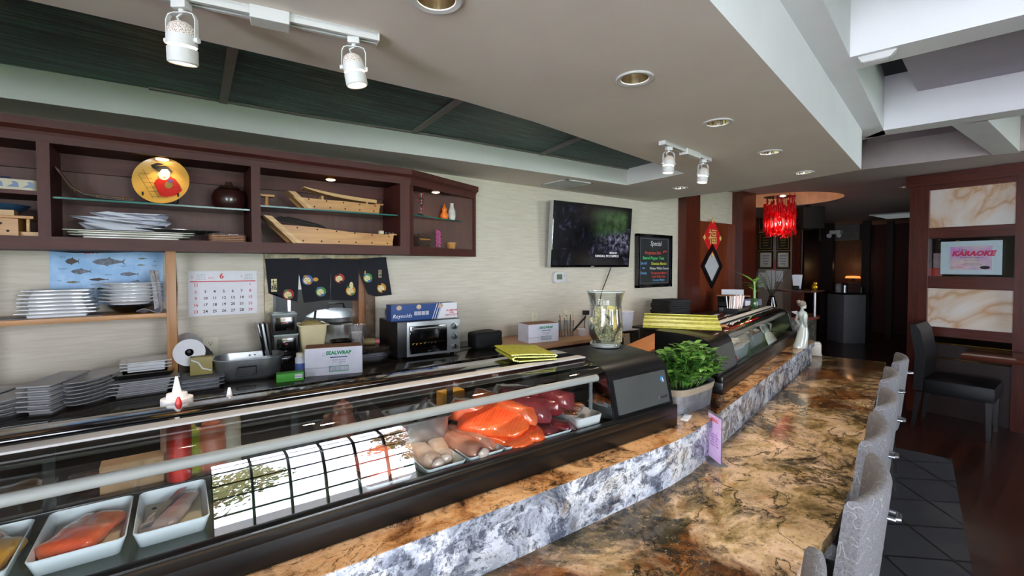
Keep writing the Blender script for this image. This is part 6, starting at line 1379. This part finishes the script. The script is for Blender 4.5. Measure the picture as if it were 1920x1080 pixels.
for x, y, a, l in ((1.70, .447, 9, 'grey scroll-patterned bar chair, first full one from the camera'), (2.255, .575, 11, 'grey scroll-patterned bar chair, second full one from the camera'), (2.815, .672, 11, 'grey scroll-patterned bar chair, third full one from the camera'),
                   (3.455, .808, 11, 'grey scroll-patterned bar chair, fourth full one from the camera'), (4.12, .905, 11, 'grey scroll-patterned bar chair, last along the side of the bar')):
    dup(ch, T(x+.01, y+.05, 0, R(a)), l)

# ------------------------------------------------------------------ partition with onyx panels, table and leather chair
PO_, PN_ = Vector((6.388, 1.324, 0)), Vector((-.055, -.823, 0)).normalized(); PNN = Vector((PN_.y, -PN_.x, 0))
def pu(px, py): q = opl(px, py, PO_, PNN); return (q-PO_).dot(PN_), q.z
PM = Matrix(((PN_.x, -PNN.x, 0, PO_.x), (PN_.y, -PNN.y, 0, PO_.y), (0, 0, 1, 0), (0, 0, 0, 1)))
if PM.determinant() < 0: PM = Matrix(((PN_.x, PNN.x, 0, PO_.x), (PN_.y, PNN.y, 0, PO_.y), (0, 0, 1, 0), (0, 0, 0, 1)))
sgn = 1 if (PM.to_3x3() @ Vector((0, 1, 0))).x > 0 else -1        # local y away from the camera
t = thing('wood_partition', 'tall red-brown wooden partition with onyx panels and a glass middle, behind the leather chair', 'partition', M=PM); PT = t
def pb(name, u0, u1, z0, z1, d0, d1, m, par=None, bev=0):
    b = B(); y0, y1 = sorted((sgn*d0, sgn*d1)); b.box(u0, u1, y0, y1, z0, z1, bev); return obj(name, b, m, par or PT, smooth=0)
uL = pu(1706, 500)[0]; u1 = pu(1742, 480)[0]; u2 = pu(1904, 480)[0]; u3 = u2+.16; U4 = u3+1.2
zz = [pu(1742, y)[1] for y in (358, 428, 448, 518, 540, 611, 628)]
pb('post', uL, u1, 0, 2.499, -.04, .10, REDWOOD); pb('post', u2, u3, 0, 2.499, -.04, .10, REDWOOD); pb('post', U4-.1, U4, 0, 2.499, -.04, .10, REDWOOD)
pb('top_rail', uL-.03, U4, zz[0]+.05, 2.498, -.06, -.041, REDWOODX); pb('rail', u1, U4, zz[0], 2.46, -.03, .09, REDWOODX); pb('rail', u1, U4, zz[2], zz[1], -.03, .09, REDWOODX); pb('rail', u1, U4, zz[4], zz[3], -.03, .09, REDWOODX); pb('rail', u1, U4, zz[6], zz[5], -.03, .09, REDWOODX)
ONYX = onyx()
for a, c in ((u1, u2), (u3, U4-.1)):
    pb('onyx_panel', a, c, zz[1], zz[0], .0, .012, ONYX); pb('onyx_panel', a, c, zz[5], zz[4], .0, .012, ONYX); pb('glass_pane', a, c, zz[3], zz[2], .02, .026, GLASS)
pb('lower_panel', u1, U4, .0, .75, .05, .07, DARKW)
for py in (641, 668): z = pu(1745, py)[1]; b = B(); b.tube([(u1, sgn*-.02, z), (u2, sgn*-.02, z)], .007, 8); obj('brass_rail', b, BRASS, PT)
a0, z0 = pu(1764, 514); a1, z1 = pu(1881, 450)
t = thing('karaoke_sign', 'framed pink and white karaoke sign standing in the glass middle of the partition', 'sign', M=PM @ T((a0+a1)/2, sgn*-.012, (z0+z1)/2))
KW, KH = abs(a1-a0), abs(z1-z0); FR = sgn*1
def kbx(name, x0, x1, za, zb, d0, d1, m): b = B(); y0, y1 = sorted((sgn*d0, sgn*d1)); b.box(x0, x1, y0, y1, za, zb); return obj(name, b, m, t, smooth=0)
kbx('backing', -KW/2, KW/2, -KH/2, KH/2, -.006, .006, mat('sign_pale_blue', 'b4c8cf', .25, var=.02, coat=.4))
m = NT('sign_pink_print'); co_ = m.coord(); m.base(m.ramp(m.noise(co_, 5, 3, .5), [(.35, 'c06ac8'), (.5, 'b9a3b8'), (.6, 'c9b9b2'), (.72, 'c98ac0')])); m.p(.3)
kbx('poster', -KW*.33, KW*.35, -KH*.36, KH*.34, -.009, -.0062, m.m)
SGM = front(0, 0, 0) if sgn > 0 else Matrix.Rotation(PI, 4, 'Z') @ FRONT
fl = 1 if sgn > 0 else -1
def kt(s, sz, m_, x, z, sh=0, bold=0): lettering('sign_lettering', s, sz, m_, t, T(fl*x, -.0095*sgn, z) @ SGM if sgn > 0 else T(-x, .0095, z) @ SGM, shear=sh, bold=bold)
kt('KARAOKE', KH*.20, mat('sign_red', 'b01848', .5, var=0), KW*.04, KH*.12, .25, .004); kt('Live', KH*.11, INK, -KW*.14, KH*.24, .5); kt('THURSDAY NIGHT', KH*.06, INK, KW*.02, 0); kt('9 PM TO CLOSE', KH*.05, INK, KW*.02, -KH*.08); kt('song list at the bar', KH*.045, INK, KW*.02, -KH*.16); kt('drink specials all evening', KH*.045, INK, KW*.02, -KH*.21); kt('NO COVER', KH*.05, mat('sign_red', 'b01848'), -KW*.22, -KH*.29)
b = B(); b.prism(el(KW*.24, -KH*.29, KW*.08, KH*.05), .0, .001, FRONT); o = obj('oval_mark', b, INK, t, M=T(0, -.0095*sgn, 0), smooth=0)
t = thing('small_framed_card', 'narrow red card behind the karaoke sign at its left', 'card', M=PM @ T(pu(1756, 480)[0], sgn*.05, zz[3])); b = B(); b.box(-.035, .035, -.004, .004, .0005, .24); obj('card', b, mat('card_pink', 'b08a94', .5, var=.15), t, smooth=0)
b = B(); b.box(-.05, .035, -.03, .03, .0005, .085, .002); o = obj('red_box', b, RED, smooth=0); o.matrix_world = PM @ T(pu(1746, 508)[0]+.03, sgn*.05, zz[3]); tag(o, 'small red box standing left of the karaoke sign', 'box')
t = thing('dining_table', 'dark wooden dining table at the right edge in front of the partition', 'table', (5.93, -.15, 0))
b = B(); b.box(-.25, .25, -.95, .95, .715, .755, .006); obj('top', b, wood('table_top', '4a1f12', '6b3020', 1, .15, coat=.6), t)
b = B(); b.box(-.05, .05, -.45, -.35, .03, .714, .004); obj('pedestal', b, DARKW, t); b = B(); b.box(-.22, .22, -.62, -.18, 0, .03, .006); obj('foot_plate', b, DARKW, t)
LEATH = mat('black_leather', '0e0e10', .5, spec=.3, var=.1, vs=8, bump=.15, bs=30)
t = thing('leather_chair', 'high-backed black leather dining chair in front of the partition', 'chair', (5.95, 1.02, 0), R(180))
b = B(); b.box(-.23, .23, -.04, .44, .34, .48, .03); obj('seat', b, LEATH, t)
b = B(); pr = [(-.04, .36), (-.02, .7), (-.065, .93), (-.10, .985), (-.135, .985), (-.14, .95), (-.10, .7), (-.11, .36)]
b.loft([[(x, y, z) for y, z in pr] for x in (-.23, -.2, .2, .23)]); obj('backrest', b, LEATH, t, smooth=50)
for sx in (-1, 1):
    for y in (-.07, .40): b = B(); b.loft([[(sx*.2+a, y+c-(.04 if y < 0 else 0), 0) for a, c in ((-.014, -.014), (.014, -.014), (.014, .014), (-.014, .014))], [(sx*.2+a, y+c, .345) for a, c in ((-.022, -.022), (.022, -.022), (.022, .022), (-.022, .022))]]); obj('leg', b, LEGM, t, smooth=0)

# ------------------------------------------------------------------ fortune sign and diamond window on the door
p = oy(1336, 446, 2.95); t = thing('fortune_sign', 'red and gold diamond good-fortune sign on the wooden door', 'sign', (p.x, 2.9535, p.z))
def dia(r, d): return [(0, d, r), (r*.88, d, 0), (0, d, -r), (-r*.88, d, 0)]
b = B(); b.loft([dia(.245, -.004), dia(.245, 0)]); obj('red_field', b, mat('fortune_red', 'd41c22', .4, var=.03), t, smooth=0)
for q in ((0, .207), (.182, 0), (0, -.207), (-.182, 0)): b = B(); b.loft([[(q[0]+x, y, q[1]+z) for x, y, z in dia(.034, d)] for d in (-.0055, -.004)]); obj('gold_corner', b, mat('fortune_gold', 'e0cc7c', .4, metal=.1, var=.04), t, smooth=0)
lettering('fortune_character', '福', .20, MATS['fortune_gold'], t, front(0, -.0055, 0), bold=.001)
p = oy(1334, 499, 2.95); t = thing('diamond_window', 'diamond-shaped window with a black frame in the wooden door', 'window', (p.x, 2.955, p.z))
b = B(); o_, i_ = dia(.27, 0), dia(.20, 0); o2, i2 = dia(.27, -.02), dia(.20, -.02)
for k in range(4): j = (k+1) % 4; b.faces([o_[k], o_[j], i_[j], i_[k], o2[k], o2[j], i2[j], i2[k]], [(4, 5, 6, 7), (0, 1, 5, 4), (3, 2, 6, 7)])
obj('frame', b, BLK, t, smooth=0); b = B(); b.faces(dia(.205, -.004), [(0, 1, 2, 3)]); obj('pane', b, mat('frosted_pane', 'c3c3c9', .35, var=.02), t, smooth=0)

# ------------------------------------------------------------------ red glass chandelier
def redglass():
    m = NT('red_glass'); tr = m.n('ShaderNodeBsdfTransparent'); tr.inputs[0].default_value = (.75, .02, .03, 1)
    m.base((.45, .006, .012)); m.b.inputs['Roughness'].default_value = .08; m.b.inputs['Coat Weight'].default_value = .8
    tl = m.n('ShaderNodeBsdfTranslucent'); tl.inputs[0].default_value = (.9, .03, .05, 1)
    x1 = m.n('ShaderNodeMixShader'); x1.inputs[0].default_value = .4; m.l(m.b.outputs[0], x1.inputs[1]); m.l(tl.outputs[0], x1.inputs[2])
    x2 = m.n('ShaderNodeMixShader'); x2.inputs[0].default_value = .35; m.l(x1.outputs[0], x2.inputs[1]); m.l(tr.outputs[0], x2.inputs[2]); m.l(x2.outputs[0], m.out.inputs[0]); return m.m
RG = redglass()
CX, CY = CHAN.x, CHAN.y
t = thing('chandelier', 'round chandelier of many red glass drops hanging in the ceiling recess', 'chandelier', (CX, CY, 2.5))
b = B(); b.lathe([(0, .02), (.2, .02), (.2, .03), (0, .03)], 32); b.tube([(0, 0, .03), (0, 0, .275)], .01, 8); b.lathe([(0, .262), (.07, .262), (.05, .279), (0, .279)], 20); obj('ceiling_plate', b, CHROME, t)
dm = B(); dm.lathe([(0, 0), (.009, .006), (.014, .02), (.011, .035), (.004, .055), (.007, .065), (.011, .08), (.006, .098), (0, .102)], 10); d0 = obj('glass_drop', dm, RG, t, M=T(0, 0, -.5), smooth=70)
rnd = random.Random(21); n = 0
for ring_, cnt in ((.19, 24), (.145, 16), (.09, 9)):
    for i in range(cnt):
        a = 2*PI*(i+.5*(ring_ == .18))/cnt; top = rnd.choice((-.04, -.08, -.12)); bot = -.56+(.19-ring_)*-.2+rnd.uniform(0, .05)
        ks = 2 if n < 98 else 0
        for z in ((bot+rnd.uniform(0, .1)), top-.24+rnd.uniform(-.06, .12)):
            if n >= 97: break
            c = d0.copy(); COL.objects.link(c); c.parent = t; c.matrix_local = T(ring_*math.cos(a), ring_*math.sin(a), z, a, s=1) @ Matrix.Diagonal((1.4, 1.4, 2.1, 1)); n += 1
b = B(); rnd = random.Random(5)
for i in range(40):
    a = rnd.random()*2*PI; q = .04+.14*rnd.random(); z = -.44-.12*rnd.random(); b.sph((q*math.cos(a), q*math.sin(a), z), .011, (1, 1, 1.5), 8, 6); b.tube([(q*math.cos(a), q*math.sin(a), z+.012), (q*math.cos(a), q*math.sin(a), .02)], .0015, 4)
k = obj('small_beads', b, RG, t); k['kind'] = 'stuff'
BUL = mat('bulb_glow_pink', 'ffd0c0', .4, var=0, emis='ffb0a0', es=40)
for i in range(6): a = i*PI/3; b = B(); b.sph((.12*math.cos(a), .12*math.sin(a), -.38), .017, (1, 1, 1.4), 10, 8); obj('bulb', b, BUL, t)
b = B(); b.sph((0, 0, -.36), .026, (1, 1, 1.4), 12, 8); obj('bulb', b, BUL, t)
bulb('chandelier_glow', (CX, CY, 2.5-.36), 11, (1, .5, .36), .1); bulb('chandelier_dome_glow', (CX+.1, CY, 2.58), 6, (1, .76, .55), .1)

# ------------------------------------------------------------------ far end: awards wall, host station, dark hall
XA = 9.5
def ax(px, py): return ox(px, py, XA)
yl, yr = ax(1380, 500).y, ax(1500, 500).y
b = B(); b.box(XA, XA+.1, yr, 6.1, 0, 2.5); struct('wall_awards', b, mat('taupe_wall', '9a8e80', .8, var=.03))
b = B(); b.box(XA+.1, XA+.15, yr, 6.1, 0, 2.5); b.box(XA+.1, 14.0, yr+.75, yr+.85, 0, 2.5); b.box(XA+.1, XA+.2, yr, yr+.8, 0, 2.5); struct('wall_hall_side', b, DARKW)
def apan(name, px0, px1, py0, py1, dx, m, label=None, cat=None):
    p, q = ax(px0, py0), ax(px1, py1); b = B(); b.box(XA-dx, XA-.0005, min(p.y, q.y), max(p.y, q.y), min(p.z, q.z), max(p.z, q.z)); o = obj(name, b, m, smooth=0)
    return tag(o, label, cat) if label else o
def spost(name, px0, px1, X, m, z1=2.499): y0, y1 = sorted((ox(px0, 500, X).y, ox(px1, 500, X).y)); b = B(); b.box(X-.1, X, y0, y1, 0, z1); return struct(name, b, m)
spost('trim_post', 1489, 1503, XA-.01, REDWOOD); spost('trim_post', 1413, 1422, XA-.01, REDWOOD)
o = apan('lit_screen', 1385, 1412, 426, 536, .03, mat('shoji_glow', 'd8b690', .6, var=.04, emis='c99a68', es=.35), 'softly lit tan screen panel left of the framed awards', 'screen')
apan('screen_header', 1385, 1424, 410, 424, .05, REDWOODX, 'red-brown header over the lit tan screen panel', 'header')
AW = mat('award_paper', 'cfcfc4', .4, var=.05); AWD = mat('award_dark', '2a2a26', .3, var=.1); GOLD = mat('award_gold', 'b79a55', .35, metal=.6, var=.05)
def award(px0, px1, py0, py1, light, lab):
    p, q = ax(px0, py0), ax(px1, py1); cy, cz, w_, h_ = (p.y+q.y)/2, (p.z+q.z)/2, abs(p.y-q.y), abs(p.z-q.z)
    t = thing('award_frame', lab, 'framed award', (XA-.0005, cy, cz), R(-90), 'framed awards on the far wall')
    b = B(); b.box(-w_/2, w_/2, -.025, 0, -h_/2, h_/2, .004); obj('frame', b, BLKG, t); b = B(); b.box(-w_*.42, w_*.42, -.027, -.0252, -h_*.43, h_*.43); obj('gold_mat', b, GOLD, t, smooth=0)
    b = B(); b.box(-w_*.37, w_*.37, -.0285, -.0272, -h_*.39, h_*.39); obj('certificate', b, AW if light else AWD, t, smooth=0)
    for k in range(4): b = B(); b.box(-w_*(.26-.03*k), w_*(.26-.03*k), -.0292, -.0286, h_*(.2-.15*k), h_*(.25-.15*k)); obj('text_line', b, GREYI if light else GOLD, t, smooth=0)
award(1424, 1450, 437, 469, False, 'framed dark certificate, upper left of the four awards'); award(1457, 1482, 437, 469, False, 'framed dark certificate, upper right of the four awards'); award(1424, 1450, 471, 504, True, 'framed white certificate, lower left of the four awards'); award(1457, 1482, 471, 504, True, 'framed white certificate, lower right of the four awards'); award(1423, 1449, 402, 433, False, 'framed dark picture above the four awards, partly hidden by the chandelier')
for k, (a, c, d, e) in enumerate(((1422, 1435, 511, 539), (1436, 1453, 507, 543), (1455, 1468, 508, 528))): apan('posted_paper', a, c, d, e, .004, PAPER, 'white sheet of paper posted below the awards, %s of three' % ('left', 'middle', 'right')[k], 'paper')
b = B(); q = ax(1453, 497); b.tube([(q.x-.01, q.y, q.z+.1), (q.x-.01, q.y, q.z-.09)], .012, 6); o = obj('red_charm', b, RED); tag(o, 'red hanging charm between the lower two awards', 'charm')
# cashier desk behind the far case
pd = oz(1450, 588, 1.02)
t = thing('cashier_desk', 'dark desk with a pale front behind the far fish case', 'desk', (4.98, 2.56, 0), R(0)); b = B(); b.box(-.5, .36, -.2, .2, 0, 1.0, .004); obj('body', b, DARKW, t); b = B(); b.box(-.52, .38, -.22, .22, 1.0, 1.03, .004); obj('top', b, BLK, t)
def dk(px, py, z=1.0305): q = oz(px, py, z); return q
q = dk(1394, 584); t = thing('cash_register', 'black point-of-sale terminal behind the wrapped chopsticks', 'register', (5.06, 2.55, 1.0305), R(-60))
b = B(); b.box(-.15, .15, -.12, .14, 0, .06, .006); obj('base', b, BLK, t); b = B(); b.box(-.16, .16, -.012, .02, .0, .13, .006, T(0, .03, .062, 0, R(-25))); obj('screen_unit', b, BLK, t); b = B(); b.box(-.17, .17, -.06, .07, .178, .19, .003); obj('brown_top', b, CARDB, t)
q = oz(1421, 575, 1.03); b = B(); b.box(-.12, .12, -.004, .004, 0, .24, .001); o = obj('white_placard', b, PAPER, smooth=0); o.location = (5.30, 2.68, 1.0305); o.rotation_euler = (0, 0, R(-52)); tag(o, 'white placard standing on the desk behind the bamboo stalk', 'placard')
t = thing('desk_clutter_box', 'blue-grey box file on the desk behind the bamboo leaves', 'box', (5.20, 2.46, 1.0305), R(-40)); b = B(); b.box(-.13, .13, -.06, .06, 0, .15, .003); obj('body', b, mat('slate_box', '3a3f58', .5), t); b = B(); b.box(-.05, .05, -.062, -.06, .05, .13); obj('label', b, PAPER, t, smooth=0)
# lucky bamboo in a vase on the far case
mb = M2 @ Vector((1.80, .26, .2868)); t = thing('lucky_bamboo', 'lucky bamboo stalks with long leaves at the far end of the far case', 'plant', mb)
b = B(); b.lathe([(0, 0), (.026, 0), (.03, .02), (.026, .07), (.022, .075), (.02, .07), (0, .06)], 18); obj('vase', b, mat('green_vase', '33502c', .2, coat=.5), t)
BAM = mat('bamboo_stalk', '6f9a3a', .4, var=.1); b = B(); b.tube([(0, 0, .05), (.004, 0, .14), (-.004, .004, .23)], .008, 8); b.tube([(.01, .01, .05), (.03, .02, .17)], .006, 8); obj('stalk', b, BAM, t)
b = B()
for k in range(16): a = k*2.39; zz_ = .12+.12*(k/16); leaf(b, Vector((.004, .002, zz_)), Vector((math.cos(a), math.sin(a), .35+.5*(k % 3)/3)), .13+.03*(k % 3), .024, .2)
b2 = obj('long_leaf', b, mat('bamboo_leaf', '4f7f2a', .4, coat=.2, var=.15), t, smooth=60); b2['kind'] = 'stuff'
# host station beyond the bar
hs = oz(1507, 588, 1.05); t = thing('host_station', 'round host station faced with dark mosaic, beyond the figurine', 'host station', (5.80, 2.36, 0))
m = NT('mosaic_tile'); co_ = m.coord((1, 1, 1)); v = m.n('ShaderNodeTexBrick'); m.l(co_, v.inputs['Vector']); v.inputs['Scale'].default_value = 14
nn_ = m.noise(co_, 22, 4, .6); m.base(m.ramp(nn_, [(.35, '26241f'), (.55, '57544c'), (.7, '8a867a')])); m.p(.3)
b = B(); b.lathe([(0, 0), (.36, 0), (.36, .95), (0, .95)], 40); obj('mosaic_drum', b, m.m, t); b = B(); b.lathe([(0, .951), (.39, .951), (.39, .98), (0, .98)], 40); obj('counter_top', b, mat('host_top', '6a3a30', .15, coat=.5), t)
b = B(); b.tube([(.08, -.33, .98), (.08, -.33, 1.25)], .014, 10); obj('steel_post', b, STEEL, t); b = B(); b.box(-.05, .03, -.24, -.14, .98, 1.25); obj('wood_post', b, REDWOOD, t, smooth=0); b = B(); b.box(-.16, .22, -.38, .0, 1.251, 1.272, .004); obj('upper_shelf', b, mat('shelf_brown', '4a2a22', .2, coat=.4), t)
b = B(); b.sph((0, 0, .035), .036, (1, .9, 1), 14, 10); b.sph((.012, 0, .075), .022); b.jitter(.006, 60); o = obj('gold_figurine', b, mat('gold_leaf', 'c99a1c', .25, metal=.7, var=.1), smooth=60); o.location = (5.90, 2.04, 1.272); tag(o, 'small gold figurine on the upper shelf of the host station', 'figurine')
t = thing('leaflet_holder', 'white leaflets standing in a holder on the host station shelf', 'leaflets', (5.74, 2.16, 1.2725)); b = B(); b.box(-.05, .05, -.03, .03, 0, .05, .002); obj('holder', b, BLK, t)
for k in range(3): b = B(); b.cbox((-.03+.028*k, 0, .095), (.004, .07, .16), rx=0, ry=(-.25, .05, .3)[k]); obj('leaflet', b, PAPER, t, smooth=0)
t = thing('branch_vase', 'dark vase with thin bare branches beside the host station', 'vase', (5.95, 2.52, .9805)); b = B(); b.lathe([(0, 0), (.05, 0), (.06, .08), (.03, .18), (.035, .2), (0, .19)], 18); obj('vase', b, BLKG, t)
b = B(); rnd = random.Random(4)
for k in range(9): a = k*.7; b.tube([(0, 0, .18), (.1*math.cos(a), .1*math.sin(a), .38), (.22*math.cos(a), .22*math.sin(a), .5+.1*rnd.random())], [.004, .003, .001], 5)
obj('branches', b, mat('bare_branch', '3a3a24', .8), t)
b = B(); b.cbox((0, 0, 0), (.13, .10, .008), 0, 0, R(30)); o = obj('price_card', b, PAPER, smooth=0); o.location = (5.62, 2.10, 1.012); tag(o, 'tilted white card on the round host station top', 'card')
# hall beyond
XH = 13.2
b = B(); b.box(XH, XH+.1, -2.6, 6.1, 0, 2.5); struct('wall_hall_end', b, DARKW)
def hpan(name, px0, px1, py0, py1, dx, m, X=XH):
    p, q = ox(px0, py0, X), ox(px1, py1, X); b = B(); b.box(X-dx, X-.001, min(p.y, q.y), max(p.y, q.y), max(0, min(p.z, q.z)), min(2.499, max(p.z, q.z))); return struct(name, b, m)
hpan('wall_amber_niche', 1568, 1617, 425, 660, .02, wood('amber_panel', '4e2c13', '64401c', 2, .5)); hpan('wall_red_panel', 1641, 1702, 415, 660, .02, mat('deep_red_wall', '3a0c0e', .7, var=.04))
spost('trim_hall_post', 1541, 1564, 12.0, DARKW); spost('trim_hall_post', 1618, 1633, 12.0, DARKW); spost('trim_hall_post', 1664, 1676, 12.4, DARKW)
b = B(); q0, q1 = ox(1505, 400, 12.9), ox(1620, 430, 12.9); b.box(12.6, 12.9, q1.y, q0.y, 2.14, 2.499); struct('trim_hall_header', b, mat('grey_header', '6a6660', .8))
q = ox(1593, 522, 12.9); t = thing('wall_lamp', 'small amber wall lamp glowing in the niche of the dark hall', 'lamp', (13.12, q.y, q.z)); b = B(); b.lathe([(.0, 0), (.16, 0), (.14, .05), (0, .06)], 20, sx=.35); obj('shade', b, mat('amber_glow', 'e0a060', .5, var=0, emis='ff9a4a', es=1.2), t); b = B(); b.box(.03, .058, -.03, .03, -.05, .06); obj('bracket', b, BLK, t, smooth=0); bulb('hall_lamp_glow', (12.8, q.y, q.z+.3), 1.6, (1, .55, .25), .05)
pc0 = oz(1598, 640, 0); t = thing('hall_cabinet', 'grey-fronted service cabinet with a dark top in the dark hall', 'cabinet', (10.9, 3.12, 0), R(-37+0)); b = B(); b.box(-.16, .28, -.02, .45, 0, .97, .003); obj('body', b, mat('service_grey', '77787c', .45, var=.04), t); b = B(); b.box(-.22, .40, -.06, .5, .971, 1.01, .004); obj('top', b, BLKG, t)
for k, (dx, h_, m_, l) in enumerate(((-.15, .16, CLEARP, 'clear jar at the left on the hall cabinet'), (-.03, .14, STEEL, 'steel canister on the hall cabinet'), (.31, .1, BLK, 'black box-like canister at the right on the hall cabinet'))): b = B(); b.lathe([(0, 0), (.05, 0), (.052, h_), (.03, h_+.02), (0, h_+.02)], 18); o = obj('canister', b, m_); o.matrix_world = T(10.9, 3.12, 1.0105, R(-37)) @ T(dx, .15, 0); tag(o, l, 'canister')
b = B(); b.box(-.13, .13, -.08, .08, 0, .19, .004); o = obj('brown_bin', b, mat('brown_bin', '4a302c', .5), smooth=0); o.matrix_world = T(10.9, 3.12, 1.0105, R(-37)) @ T(.16, .2, 0); tag(o, 'brown bin in the middle of the hall cabinet', 'bin')
p = ox(1566, 436, 11.7); t = thing('emergency_light', 'white emergency light with two heads on the hall post', 'emergency light', (11.7, p.y, p.z)); b = B(); b.box(-.03, .199, -.1, .1, -.03, .05, .006); obj('housing', b, WHITE, t)
for s in (-1, 1): b = B(); b.lathe([(0, -.03), (.05, -.03), (.035, .03), (0, .03)], 14, T(-.05, s*.09, -.06, 0, 0, R(70))); obj('lamp_head', b, WHITE, t)
p = oz(1506, 391, 2.47); t = thing('loudspeaker', 'black wedge loudspeaker under the hall ceiling beside the chandelier', 'loudspeaker', (p.x-.1, p.y-.1, 2.4995), R(-30)); b = B(); b.prism([(-.16, -.11), (.16, -.16), (.16, .16), (-.16, .11)], -.37, -.03, bev=.01); obj('cabinet', b, mat('speaker_black', '050505', .8), t); b = B(); b.box(-.03, .03, -.03, .03, -.03, 0); obj('mount', b, BLK, t, smooth=0)
p = oz(1425, 395, 2.48); t = thing('ceiling_camera', 'small white dome camera under the hall ceiling left of the chandelier', 'camera', (8.9, 4.15, 2.4995)); b = B(); b.lathe([(0, 0), (.07, 0), (.07, -.03), (0, -.03)], 20); obj('base', b, WHITE, t); b = B(); b.sph((0, 0, -.03), .05); obj('dome', b, PAPER, t)
t = thing('hall_ceiling_light', 'pale square light panel in the ceiling of the dark hall', 'ceiling light', (11.0, 2.45, 2.4995)); b = B(); b.box(-.5, .5, -.3, .3, -.02, 0); obj('frame', b, WHITE, t, smooth=0); b = B(); b.box(-.46, .46, -.26, .26, -.022, -.0202); obj('diffuser', b, mat('dim_diffuser', 'a8b0b0', .5, var=0, emis='c0c8c8', es=.25), t, smooth=0)
